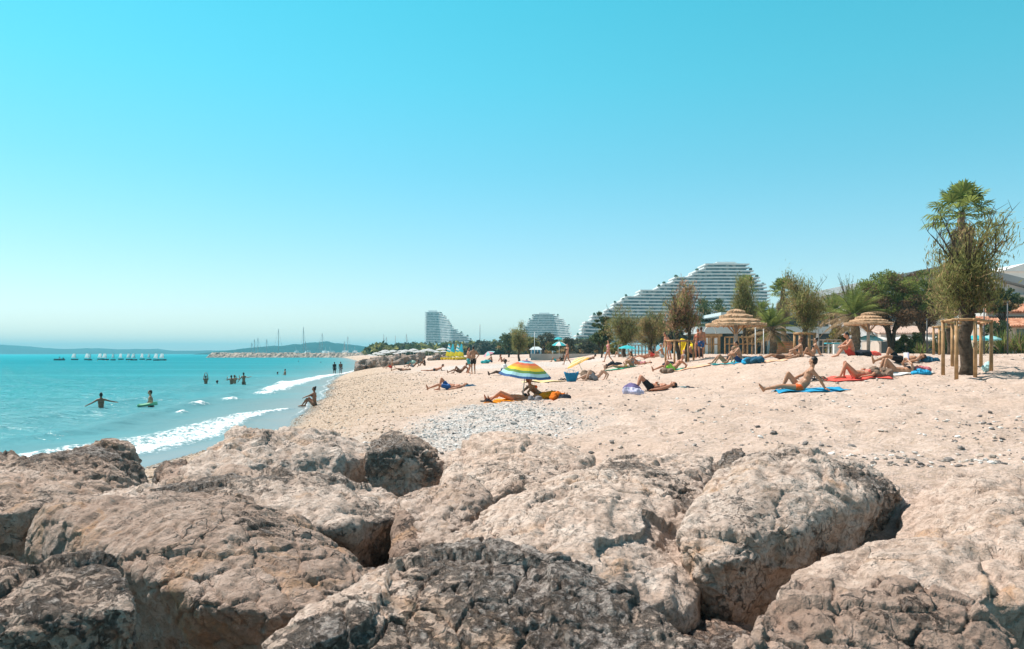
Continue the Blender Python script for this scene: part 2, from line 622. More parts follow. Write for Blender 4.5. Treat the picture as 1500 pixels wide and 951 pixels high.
# first wave, spent on the sand; second wave, still breaking; small crests farther out
fa_in = np.interp(SY, [10, 19, 22, 25, 31, 36, 39], [1.9, 1.5, 1.15, 1.35, 1.7, 1.3, 0.15])
fa_out = np.interp(SY, [10, 19, 22, 26, 31, 36, 39], [4.9, 4.4, 4.2, 3.9, 3.4, 2.4, 0.5])
mid = (fa_in + fa_out) / 2; half = np.maximum((fa_out - fa_in) / 2, 0.12)
u = (SD + nz1 * 0.55 - mid) / half
foam = np.clip(1.25 - np.abs(u) ** 2.2, 0, 1) * np.clip((39.5 - SY) / 2, 0, 1) * np.clip((u + 1.6), 0.25, 1)
foam = np.clip(foam, 0, 1) * (0.30 + 0.62 * np.clip(1.0 - (u + 1) * 0.5, 0, 1) ** 0.8)
fb_c = np.interp(SY, [52, 60, 79, 98, 115], [4.3, 3.6, 2.1, 0.8, 0.1])
fb_w = np.interp(SY, [52, 58, 70, 90, 115], [0.2, 0.75, 0.65, 0.45, 0.3])
foam2 = np.clip(1.0 * bandf(SD + nz1 * 0.4, fb_c, fb_w), 0, 1) * np.clip((SY - 53) / 4, 0, 1) * np.clip((175 - SY) / 60, 0, 1)
foam3 = np.zeros_like(SD)
for (px, py, wx, wy) in ((297, 595, .32, .8), (340, 587, .55, .7), (388, 578, .6, 1.0), (265, 606, .2, .5), (420, 565, .8, 2.0)):
    yq = EYE * F / (py - HZ); xq = PX(px, yq)
    foam3 = np.maximum(foam3, np.exp(-((SXX - xq + nz1 * .5) / wx) ** 2 - ((SY - yq) / wy) ** 2))
edge = 0.55 * bandf(SD + nz1 * 0.2, 0.06, 0.12) * np.clip((SY - 30) / 8, 0, 1) * np.clip((120 - SY) / 30, 0, 1)
foamA = np.clip(np.maximum(np.maximum(foam, foam2), np.maximum(foam3, edge)), 0, 1)
SZ = 0.0 * SD
SZ += 0.20 * bandf(SD, fb_c + 0.5, 0.7) * np.clip((SY - 50) / 8, 0, 1) * np.clip((110 - SY) / 20, 0, 1)
SZ += 0.10 * bandf(SD + nz1 * .3, mid + half * 0.5, 0.8) * np.clip((39 - SY) / 6, 0, 1)
SZ += 0.16 * bandf(SD + 0.03 * (SY - 40) + nz1 * 0.6, 6.3, 0.6) * np.clip((SY - 20) / 8, 0, 1) * np.clip((70 - SY) / 20, 0, 1)
SZ += 0.10 * bandf(SD + nz1 * 0.8, 10.5, 0.9) * np.clip((90 - SY) / 30, 0, 1)
SZ += 0.12 * foam3
fl = np.clip(foamA * 1.2, 0, 1) * np.clip((120 - SY) / 60, 0, 1)
SZ += fl * (0.10 * (vnoise2(SXX * 6, SY * 5, 51) + 0.5) + 0.07 * vnoise2(SXX * 14, SY * 12, 52))
SZ += np.clip(SD / 6, 0, 1) * np.clip((120 - SY) / 60, 0, 1) * 0.07 * (vnoise2(SXX * 0.8, SY * 1.3, 55) + 0.6 * vnoise2(SXX * 1.9, SY * 2.7, 56))
SZ -= np.clip((-SD) / 2.5, 0, 1) * 0.25
SZ += 0.03
sea = grid_mesh(SXX[:, ::-1], SY[:, ::-1], SZ[:, ::-1]).build('sea', water_material(), smooth=True)
tag(sea, 'turquoise sea with surf breaking on the shore', 'sea', kind='structure')
add_attr(sea.data, 'offshore', SD[:, ::-1])
add_attr(sea.data, 'foam', foamA[:, ::-1])


# hills across the bay
def hill(name, pts, Y, depth, m, label):
    """pts: photo pixels of the skyline"""
    nx = 140; ny = 9
    px = np.linspace(pts[0][0], pts[-1][0], nx)
    py = np.interp(px, [p[0] for p in pts], [p[1] for p in pts])
    X = (px - 750) / F * Y
    top = EYE - (py - HZ) / F * Y
    k = np.linspace(0, 1, ny)
    prof = np.sin(np.clip(k, 0, 1) * math.pi) ** 0.7
    XG = np.tile(X, (ny, 1)); YG = Y + (k[:, None] - 0.5) * depth + 0 * XG
    n = vnoise2(XG * 0.03, YG * 0.03, 31) * 0.22 + vnoise2(XG * 0.09, YG * 0.09, 32) * 0.14
    ZG = -1.0 + (top + 1)[None, :] * prof[:, None] * (1 + n * prof[:, None])
    o = grid_mesh(XG, YG, ZG).build(name, m, smooth=True)
    tag(o, label, 'hill', kind='structure')


HILLM = mat('wooded_hill', (0.014, 0.05, 0.048), 0.95, 0.4, 0.03, 0.0, coord='pos')
hill('far_hills', [(-600, 514), (-300, 508), (-100, 506), (0, 505), (25, 507), (60, 511), (100, 512), (140, 510), (175, 514), (190, 511.5), (215, 511), (235, 514), (300, 514), (340, 513), (420, 515), (470, 512), (560, 514), (800, 514)],
     3900, 900, HILLM, 'low wooded hills along the far side of the bay')
hill('hills', [(330, 516), (360, 511), (400, 508), (430, 506), (455, 503), (480, 502), (500, 504), (530, 508), (560, 507), (620, 509), (700, 513), (800, 514)],
     2300, 500, HILLM, 'rounded wooded hill behind the marina')

# the air over the bay
hz = NT('haze_air')
hz.t.nodes.remove(hz.b)
pv = hz.n('ShaderNodeVolumePrincipled')
pv.inputs['Color'].default_value = (0.30, 0.84, 1.0, 1)
pv.inputs['Density'].default_value = 0.00028
pv.inputs['Anisotropy'].default_value = 0.0
hz.l(pv.outputs[0], hz.out.inputs['Volume'])
hb = MB().box((0, 3400, 40), (19000, 7400, 94)).build('haze', hz.m)
tag(hb, 'thin pale haze over the bay', 'haze', kind='stuff')
# ---------------------------------------------------------------- boulders
def _h3(ix, iy, iz, seed):
    v = (ix.astype(np.int64) * 374761393 + iy.astype(np.int64) * 668265263 + iz.astype(np.int64) * 2147483647 + seed * 974634777) & 0x7fffffff
    v = ((v ^ (v >> 13)) * 1274126177) & 0x7fffffff
    v = ((v ^ (v >> 15)) * 2246822519) & 0x7fffffff
    return ((v ^ (v >> 16)) & 0xffff) / 65535.0


def vn3(P, seed=0):
    I = np.floor(P); Fr = P - I
    Fr = Fr * Fr * Fr * (Fr * (Fr * 6 - 15) + 10)
    r = 0
    for dx in (0, 1):
        for dy in (0, 1):
            for dz in (0, 1):
                w = (Fr[:, 0] if dx else 1 - Fr[:, 0]) * (Fr[:, 1] if dy else 1 - Fr[:, 1]) * (Fr[:, 2] if dz else 1 - Fr[:, 2])
                r = r + w * _h3(I[:, 0] + dx, I[:, 1] + dy, I[:, 2] + dz, seed)
    return r - 0.5


_RM = np.array([[0.36, 0.48, -0.8], [-0.8, 0.6, 0.0], [0.48, 0.64, 0.6]])


def fbm3(P, seed, octv=4, gain=0.5, ridged=False):
    a = 1.0; r = 0; Q = P.copy()
    for o in range(octv):
        n = vn3(Q, seed + o)
        r = r + a * ((0.25 - np.abs(n)) * 2 if ridged else n)
        Q = (Q @ _RM.T) * 2.03 + 3.1
        a *= gain
    return r


def cells3(P, seed):
    I = np.floor(P)
    f1 = np.full(len(P), 9.0); f2 = np.full(len(P), 9.0); idv = np.zeros(len(P))
    gx = np.zeros((len(P), 3))
    for dx in (-1, 0, 1):
        for dy in (-1, 0, 1):
            for dz in (-1, 0, 1):
                J = I + np.array([dx, dy, dz])
                off = np.stack([_h3(J[:, 0], J[:, 1], J[:, 2], seed + k) for k in (1, 2, 3)], 1)
                D = J + off - P
                dist = np.sqrt((D * D).sum(1))
                nw = dist < f1
                f2 = np.where(nw, f1, np.minimum(f2, dist))
                idv = np.where(nw, _h3(J[:, 0], J[:, 1], J[:, 2], seed + 9), idv)
                gx = np.where(nw[:, None], D, gx)
                f1 = np.minimum(f1, dist)
    return f1, f2, idv, gx


def rock_material():
    t = NT('limestone')
    P = t.obj()
    rnd = t.n('ShaderNodeObjectInfo').outputs['Random']
    add = t.n('ShaderNodeVectorMath'); add.operation = 'ADD'
    cmb = t.n('ShaderNodeCombineXYZ')
    for i in range(3): t.l(t.math('MULTIPLY', rnd, 17.0 + 5 * i), cmb.inputs[i])
    t.l(P, add.inputs[0]); t.l(cmb.outputs[0], add.inputs[1])
    P = add.outputs[0]
    lich = t.attr('lichen', 'OBJECT'); brown = t.attr('brown', 'OBJECT')
    big = t.noise(P, 0.9, 5, 0.55, 0.4); mid = t.noise(P, 3.4, 6, 0.62, 0.3); fin = t.noise(P, 15, 7, 0.68, 0.4); mic = t.noise(P, 70, 4, 0.7)
    pale = t.ramp(mid, [(0.28, (0.45, 0.32, 0.245)), (0.5, (0.67, 0.515, 0.42)), (0.72, (0.76, 0.635, 0.545))])
    tan = t.ramp(mid, [(0.28, (0.21, 0.135, 0.10)), (0.5, (0.35, 0.24, 0.185)), (0.72, (0.47, 0.345, 0.28))])
    c = t.mix(brown, pale, tan)
    c = t.mix(t.math('MULTIPLY', t.ramp(rnd, [(0.35, 0.0), (1.0, 0.4)]), t.math('SUBTRACT', 1.0, brown)), c, t.ramp(mid, [(0.28, (0.33, 0.29, 0.26)), (0.6, (0.56, 0.505, 0.455))]))   # some stones are greyer
    c = t.mix(t.ramp(t.noise(P, 1.5, 6, 0.65, 1.2), [(0.56, 0.0), (0.72, 0.75)]), c, (0.48, 0.26, 0.12))     # rusty stains
    c = t.mix(t.ramp(fin, [(0.36, 0.7), (0.52, 0.0)]), c, (0.25, 0.18, 0.135))
    c = t.mix(t.ramp(fin, [(0.58, 0.0), (0.74, 0.5)]), c, (0.74, 0.66, 0.57))
    # dark weathered crust with pits
    lm = t.math('ADD', t.math('MULTIPLY', big, 0.9), t.math('MULTIPLY', fin, 0.75))
    th = t.math('SUBTRACT', 1.10, t.math('MULTIPLY', lich, 0.34))
    msk = t.ramp(t.math('ADD', t.math('MULTIPLY', t.math('SUBTRACT', lm, th), 5.0), 0.5), [(0.25, 0.0), (0.8, 1.0)])
    crust = t.ramp(t.noise(P, 26, 6, 0.7), [(0.36, (0.035, 0.031, 0.03)), (0.46, (0.20, 0.175, 0.16)), (0.58, (0.47, 0.405, 0.36))])
    c = t.mix(t.math('MULTIPLY', msk, 0.9), c, crust)
    c = t.mix(t.ramp(t.noise(P, 42, 5, 0.72), [(0.34, 0.65), (0.46, 0.0)]), c, (0.17, 0.12, 0.095))
    c = t.mix(t.ramp(t.noise(P, 5.5, 8, 0.7, 0.5), [(0.32, 0.6), (0.44, 0.0)]), c, (0.21, 0.155, 0.125))
    # hairline cracks
    dv = t.n('ShaderNodeVectorMath'); dv.operation = 'SCALE'; dv.inputs['Scale'].default_value = 0.35
    nz = t.n('ShaderNodeTexNoise'); nz.inputs['Scale'].default_value = 2.5; nz.inputs['Detail'].default_value = 5; t.l(P, nz.inputs['Vector'])
    t.l(nz.outputs['Color'], dv.inputs[0])
    ad2 = t.n('ShaderNodeVectorMath'); ad2.operation = 'ADD'; t.l(P, ad2.inputs[0]); t.l(dv.outputs[0], ad2.inputs[1])
    vor = t.n('ShaderNodeTexVoronoi'); vor.feature = 'DISTANCE_TO_EDGE'; vor.inputs['Scale'].default_value = 2.6; t.l(ad2.outputs[0], vor.inputs['Vector'])
    vor2 = t.n('ShaderNodeTexVoronoi'); vor2.feature = 'DISTANCE_TO_EDGE'; vor2.inputs['Scale'].default_value = 8.0; t.l(ad2.outputs[0], vor2.inputs['Vector'])
    ck = t.ramp(vor.outputs['Distance'], [(0.0, 1.0), (0.018, 0.0)])
    ck = t.math('MULTIPLY', ck, t.ramp(big, [(0.45, 0.0), (0.6, 1.0)]))
    c2m = t.math('MULTIPLY', t.ramp(vor2.outputs['Distance'], [(0.0, 0.8), (0.05, 0.0)]), t.ramp(mid, [(0.5, 0.0), (0.66, 1.0)]))
    ckm = t.math('MAXIMUM', ck, c2m)
    c = t.mix(t.math('MULTIPLY', ckm, 0.6), c, (0.07, 0.05, 0.04))
    t.l(c, t.b.inputs['Base Color'])
    t.b.inputs['Roughness'].default_value = 0.88
    t.b.inputs['Specular IOR Level'].default_value = 0.25
    h = t.math('ADD', t.math('MULTIPLY', fin, 1.15), t.math('MULTIPLY', mic, 0.35))
    h = t.math('SUBTRACT', h, t.math('MULTIPLY', ckm, 0.5))
    vor3 = t.n('ShaderNodeTexVoronoi'); vor3.inputs['Scale'].default_value = 13.0; vor3.distance = 'CHEBYCHEV'; t.l(ad2.outputs[0], vor3.inputs['Vector'])
    h = t.math('ADD', h, t.math('MULTIPLY', vor3.outputs['Distance'], 0.28))
    b1 = t.bump(h, 0.9, 0.035)
    pits = t.math('MULTIPLY', t.noise(P, 34, 4, 0.7), t.math('ADD', msk, 0.15))
    t.l(t.bump(pits, 0.9, 0.03, b1), t.b.inputs['Normal'])
    return t.m


ROCK = rock_material()


def rock_mesh(pts, vox, seed, rough=1.0, base=None, smooth=3, facet=1.0, crack=1.0, bed=(0.25, 0.1, 1.0), bedamp=1.0, zb=-0.3, cage=0.92, core=1.0, dome=0.07):
    m = MB()
    hulls = pts if isinstance(pts[0], list) else [pts]
    bases = base if isinstance(pts[0], list) and base is not None else [base] * len(hulls)
    for hp, hb_ in zip(hulls, bases):
        _hull(m, hp, hb_, zb, cage, dome)
    # worn corners first, fine surface second
    m0 = voxmesh(m, 'core', 0.055 * core, 4, 0.6)
    n = len(m0.vertices)
    P0 = np.zeros(n * 3, np.float32); m0.vertices.foreach_get('co', P0)
    m = MB().add(P0.reshape(-1, 3), [tuple(p.vertices) for p in m0.polygons])
    bpy.data.meshes.remove(m0)
    me = voxmesh(m, 'boulder', vox, smooth, 0.6)
    return _weather(me, seed, rough, facet, crack, bed, bedamp)


def _hull(m, pts, base, zb, cage, dome=0.0):
    import bmesh
    W = [(PX(px, Y), Y, PZ(py, Y)) for px, py, Y in pts]
    c = np.mean(W, 0)
    if dome:
        A = np.array(W); sz = math.sqrt(np.ptp(A[:, 0]) * np.ptp(A[:, 1]))
        for k in range(7):                       # the top swells towards its middle
            u = 0.0 if k == 6 else 0.45
            q = A[(k * len(A)) // 6 % len(A)]
            W.append((c[0] + (q[0] - c[0]) * u, c[1] + (q[1] - c[1]) * u, c[2] + (q[2] - c[2]) * u + dome * sz * (1.0 if k == 6 else 0.78)))
    low = [(c[0] + (x - c[0]) * cage, c[1] + (y - c[1]) * cage, zb) for x, y, z in W[:len(pts)]] if base is None else []
    for b in (base or []):
        low.append((PX(b[0], b[2]), b[2], PZ(b[1], b[2])))
        low.append((c[0] + (PX(b[0], b[2]) - c[0]) * 0.8, c[1] + (b[2] - c[1]) * 0.8 + 0.2, zb))
    bm = bmesh.new()
    for p in W + low: bm.verts.new(p)
    r = bmesh.ops.convex_hull(bm, input=bm.verts)
    bmesh.ops.delete(bm, geom=[g for g in r['geom_interior'] if isinstance(g, bmesh.types.BMVert)], context='VERTS')
    V = np.array([tuple(v.co) for v in bm.verts]); bm.verts.index_update()
    m.add(V, [[v.index for v in f.verts] for f in bm.faces])
    bm.free()


def _weather(me, seed, rough, facet, crack, bed, bedamp):
    n = len(me.vertices)
    P = np.zeros(n * 3, np.float32); me.vertices.foreach_get('co', P); P = P.reshape(-1, 3).astype(float)
    N = np.zeros(n * 3, np.float32); me.vertices.foreach_get('normal', N); N = N.reshape(-1, 3).astype(float)
    S = P + seed * 7.77
    warp = np.stack([fbm3(S * 1.3 + 5, seed + k * 13, 3) for k in (1, 2, 3)], 1)
    Q = S + warp * 0.28
    d = 0.075 * fbm3(S * 0.9, seed + 20, 3)
    f1, f2, idv, gx = cells3(Q * 1.5, seed + 30)
    d += facet * (0.075 * (idv - 0.5) + 0.030 * (gx * N).sum(1))
    f1, f2, idv, gx = cells3(Q * 4.2, seed + 40)
    d += facet * (0.024 * (idv - 0.5) + 0.012 * (gx * N).sum(1))
    e = np.clip((f2 - f1) / 0.07, 0, 1)
    cw = np.clip(fbm3(S * 0.8, seed + 60, 2) * 5 + 0.5, 0, 1)
    d -= crack * 0.045 * (1 - e) * cw
    # bedding grooves along the rock's grain
    b = np.array(bed, float); b /= np.linalg.norm(b)
    a = (S @ b)[:, None]
    B = S * 0.9 + b[None, :] * a * 6.5 + warp * 0.8
    d += bedamp * 0.022 * fbm3(B, seed + 70, 4, 0.55, True)
    d += 0.014 * fbm3(S * 5.0, seed + 80, 4, 0.62) + 0.013 * fbm3(S * 17.0, seed + 90, 4, 0.65, True)
    # broken ledges: the rock splits along its bedding and along joints across it
    q1 = np.cross(b, [0.3, 0.9, 0.2]); q1 /= np.linalg.norm(q1)
    for ax, fq, am in ((b, 3.1, 0.040), (q1, 2.2, 0.034), (b, 8.5, 0.017)):
        ph = (S @ ax) * fq + warp[:, 0] * 0.8 + fbm3(S * 2.2, seed + 110, 2) * 0.25
        fr_ = ph - np.floor(ph)
        saw = np.where(fr_ < 0.82, fr_ / 0.82, (1 - fr_) / 0.18)
        mk = np.clip(fbm3(S * 1.1 + fq, seed + 120, 2) * 4 + 0.45, 0, 1)
        d += am * (saw - 0.5) * mk * facet
    pit = np.clip(fbm3(S * 8.0, seed + 130, 3, 0.6) - 0.12, 0, 1)
    d -= pit * 0.06
    P = P + N * (d * rough)[:, None]
    me.vertices.foreach_set('co', P.astype(np.float32).ravel())
    me.update()
    return me


def boulder(label, pts, vox=0.03, seed=1, lichen=0.3, brown=0.0, group=None, **kw):
    me = rock_mesh(pts, vox, seed, **kw)
    n = len(me.vertices)
    P = np.zeros(n * 3, np.float32); me.vertices.foreach_get('co', P); P = P.reshape(-1, 3)
    c = P.mean(0); P = P - c
    me.vertices.foreach_set('co', P.ravel()); me.update()
    o = meshobj('boulder', me, ROCK, None, tuple(float(v) for v in c))
    o['lichen'] = float(lichen); o['brown'] = float(brown)
    return tag(o, label, 'boulder', group or 'boulders piled in the foreground')


boulder('small dark boulder cut by the left edge of the view, in front of the surf', [(-90, 660, 11.6), (0, 664, 11.5), (22, 668, 11.3), (46, 684, 10.8), (0, 694, 10.0), (-90, 690, 10)], 0.035, 3, 0.8, 0.6)
boulder('brown wedge-shaped boulder rising to a pointed peak against the surf', [(181, 645, 9.5), (197, 651, 9.4), (209, 675, 9.3), (227, 712, 9.1), (130, 671, 9.4), (60, 680, 9.0), (0, 690, 8.6), (-120, 700, 8.6), (-120, 760, 6.6), (40, 748, 6.9), (140, 738, 7.6), (205, 735, 8.6)], 0.026, 5, 0.62, 0.55, bed=(0.5, 0.2, 0.9))
boulder('small dark brown stone wedged below the pale peaked boulder by the surf', [(226, 684, 10.2), (250, 674, 10.2), (272, 676, 10.2), (280, 700, 9.4), (230, 706, 9.3)], 0.03, 8, 0.8, 0.8)
boulder('large pale boulder with a sunlit flat top and grey front, nearest the wave foam', [(258, 702, 9.2), (272, 674, 10.0), (303, 657, 10.5), (334, 638, 11.0), (365, 626, 11.5), (420, 633, 11.8), (480, 640, 12.0), (540, 651, 12.0), (548, 672, 10.6), (480, 662, 10.4), (400, 656, 10.4), (330, 672, 9.8), (385, 715, 10.2), (500, 712, 10.2)], 0.03, 13, 0.5, 0.0, bed=(0.6, 0.1, 0.8), rough=1.15)
boulder('rounded dark grey boulder with a domed top beside the shingle patch', [(527, 672, 10), (545, 648, 10.8), (575, 635, 11), (620, 638, 11), (647, 653, 10.7), (653, 672, 10.5), (648, 706, 10.3), (560, 710, 10.1), (530, 700, 10.2), (580, 655, 10.2)], 0.028, 17, 0.52, 0.0, rough=1.1)
boulder('beige boulder with rough broken crest standing in front of the shingle patch', [(651, 668, 10), (691, 640, 11), (735, 634, 11.4), (769, 635, 11.5), (813, 645, 11), (870, 672, 10), (843, 699, 8.8), (730, 725, 8.2), (655, 709, 8.6)], 0.028, 23, 0.38, 0.05)
boulder('small flat brown slab lying against the foot of the pale peaked boulder', [(300, 703, 8.9), (318, 687, 9.1), (352, 682, 9.2), (376, 690, 9.1), (370, 706, 8.8), (330, 709, 8.7)], 0.025, 26, 0.25, 0.55, facet=0.7)
boulder('long low boulder with grey lichen crust and a smooth ochre face at its right end', [(130, 726, 7.7), (207, 724, 7.9), (280, 712, 8.2), (373, 704, 8.6), (440, 700, 8.8), (511, 702, 8.8), (584, 729, 8.0), (592, 756, 7.3), (512, 770, 6.6), (470, 772, 6.6), (400, 748, 6.9), (140, 748, 6.9)],
        0.026, 29, 0.66, 0.12, base=[(575, 808, 7.6), (540, 832, 7.2), (480, 820, 7.2), (140, 800, 7.2), (200, 760, 8.3), (560, 760, 8.6)], bed=(0.7, 0.2, 0.7))
boulder('ochre boulder tilted between the lichen crusted slab and the broad pale boulder', [(588, 732, 7.9), (625, 716, 8.1), (658, 705, 8.2), (697, 704, 8.2), (728, 726, 7.8), (690, 760, 7.0), (655, 792, 6.2), (615, 802, 6.3), (600, 765, 6.7)], 0.024, 31, 0.22, 0.45)
boulder('small dark brown stone in the gap under the ochre boulder', [(588, 748, 6.9), (612, 757, 6.8), (621, 800, 6.4), (575, 808, 6.4), (600, 812, 6.2), (580, 770, 6.8)], 0.02, 33, 0.3, 0.95)
boulder('broad pale beige boulder filling the middle of the pile', [(648, 800, 6.0), (666, 772, 6.5), (725, 727, 7.3), (785, 706, 7.8), (843, 696, 8.1), (898, 668, 9.1), (970, 672, 9.0), (1050, 664, 9.2), (1030, 700, 7.6), (1000, 800, 6.0), (1010, 905, 5.0), (850, 850, 4.9), (700, 832, 5.2)], 0.016, 37, 0.20, 0.02, bed=(0.7, -0.3, 0.6), rough=0.85)
boulder('rough little crusted stone perched behind the overhanging boulder', [(1043, 676, 8.5), (1056, 652, 8.7), (1090, 643, 8.8), (1102, 660, 8.6), (1098, 690, 8.2), (1055, 688, 8.2)], 0.022, 41, 0.75, 0.1)
boulder('large overhanging boulder with a pale top, black crusted rim and shaded brown side', [(1085, 664, 7.4), (1120, 654, 7.5), (1155, 650, 7.6), (1198, 656, 7.5), (1240, 672, 7.3), (1282, 680, 7.2), (1310, 693, 7.0), (1326, 716, 6.8), (1292, 733, 6.55), (1235, 748, 6.1), (1180, 770, 5.8), (1112, 803, 5.35), (1066, 825, 5.1), (1020, 815, 5.25), (992, 790, 5.45), (1000, 768, 5.7), (1035, 715, 6.5)],
        0.015, 43, 0.36, 0.14, base=[(1058, 945, 5.35), (1128, 905, 5.6), (1010, 866, 5.6), (1220, 822, 6.5), (1302, 808, 7.0), (1326, 760, 7.2), (1003, 838, 5.5), (1200, 720, 7.5)], bed=(0.5, -0.4, 0.75), rough=0.85)
boulder('wide flat tan slab at the right edge of the pile', [[(1330, 735, 7.2), (1385, 706, 7.4), (1452, 698, 7.5), (1620, 716, 7.3), (1312, 815, 5.8), (1480, 860, 4.6), (1700, 860, 4.6)], [(1380, 790, 5.9), (1300, 808, 5.5), (1230, 812, 5.2), (1158, 824, 4.95), (1130, 872, 4.55), (1142, 905, 4.3), (1480, 880, 4.2), (1700, 870, 4.3), (1600, 800, 5.6)]], 0.017, 47, 0.12, 0.22, bed=(0.4, -0.5, 0.7), rough=0.7)
boulder('big smooth brown boulder filling the left of the pile', [(58, 733, 6.3), (100, 727, 6.5), (160, 726, 6.6), (300, 731, 6.7), (400, 735, 6.6), (445, 762, 6.2), (500, 800, 5.7), (543, 842, 5.1), (480, 880, 4.6), (400, 903, 4.25), (300, 882, 4.35), (208, 840, 4.65), (180, 800, 5.1), (140, 757, 5.8)],
        0.015, 53, 0.16, 0.78, base=[(28, 812, 6.1), (45, 770, 6.4), (80, 850, 5.8), (210, 960, 5.2), (380, 990, 4.9), (500, 960, 5.1), (540, 890, 5.6), (440, 800, 6.8), (150, 760, 7.0)], bed=(0.75, -0.3, 0.5), rough=0.75)
boulder('dark stone deep in the shadowed gap at the left edge', [(-80, 800, 5.6), (0, 815, 5.5), (45, 838, 5.2), (30, 900, 4.6), (-80, 900, 4.6)], 0.03, 57, 0.8, 0.9)
boulder('dark cracked boulder in the lower left corner', [(-60, 850, 3.8), (0, 846, 3.85), (60, 826, 3.95), (120, 809, 4.0), (178, 819, 3.95), (207, 850, 3.7), (212, 890, 3.45), (205, 940, 3.5), (110, 925, 3.4), (0, 930, 3.3), (-120, 920, 3.3)], 0.012, 59, 0.55, 0.45, bed=(0.5, 0.3, 0.8), cage=0.98)
boulder('dark lichen covered boulder rising at the bottom centre, closest to the viewer', [(385, 955, 3.2), (420, 908, 3.5), (480, 870, 3.85), (540, 835, 4.1), (600, 804, 4.3), (680, 789, 4.4), (722, 782, 4.4), (785, 794, 4.35), (850, 820, 4.2), (920, 860, 3.95), (985, 896, 3.75), (1050, 950, 3.5), (980, 1010, 3.3), (700, 985, 3.45), (450, 1010, 3.3)], 0.0105, 61, 0.60, 0.04, cage=0.98, rough=0.9)
boulder('brown weathered boulder in the lower right corner', [(1052, 958, 3.1), (1110, 906, 3.45), (1152, 862, 3.75), (1192, 844, 3.85), (1255, 856, 3.8), (1330, 850, 3.85), (1385, 856, 3.8), (1445, 892, 3.55), (1500, 938, 3.5), (1500, 1000, 3.2), (1280, 985, 3.2), (1080, 1000, 3.2)], 0.012, 67, 0.42, 0.85, cage=0.98, bed=(0.8, 0.1, 0.5), rough=0.85)
# a low bed of stones under the pile, seen only through the gaps
boulder('low dark stone under the gap beside the overhanging boulder', [(1000, 905, 5.6), (1100, 945, 5.4), (1150, 930, 5.4), (1080, 990, 4.4), (950, 960, 4.6)], 0.03, 71, 0.6, 0.9)
boulder('low dark stone in the gap below the ochre faced slab', [(470, 830, 6.2), (600, 835, 6.2), (620, 860, 5.4), (500, 880, 5.4)], 0.03, 73, 0.6, 0.9)
# ---------------------------------------------------------------- breakwater, groyne and buildings
WHITE = mat('white_render', (0.74, 0.74, 0.72), 0.7, 0.06, 0.4)
GLASS = mat('dark_glazing', (0.05, 0.085, 0.10), 0.15, 0.4, 0.25, 0.5)
APT = mat('balcony_render', (0.66, 0.67, 0.66), 0.75, 0.10, 0.25)


def glazing_material():
    t = NT('shaded_glazing')
    mp = t.n('ShaderNodeMapping'); mp.inputs['Scale'].default_value = (0.42, 0.0, 0.33); t.l(t.obj(), mp.inputs[0])
    vor = t.n('ShaderNodeTexVoronoi'); vor.inputs['Scale'].default_value = 1.0; t.l(mp.outputs[0], vor.inputs['Vector'])
    sp = t.n('ShaderNodeSeparateColor'); t.l(vor.outputs['Color'], sp.inputs[0])
    c = t.ramp(sp.outputs[0], [(0.0, (0.04, 0.07, 0.085)), (0.6, (0.10, 0.15, 0.17)), (0.82, (0.22, 0.27, 0.28)), (1.0, (0.48, 0.47, 0.44))])
    t.l(c, t.b.inputs['Base Color']); t.b.inputs['Roughness'].default_value = 0.3
    return t.m


GLASS2 = glazing_material()
GREEN = mat('shrub_leaves', (0.05, 0.075, 0.03), 0.8, 0.4, 3.0, 0.1)


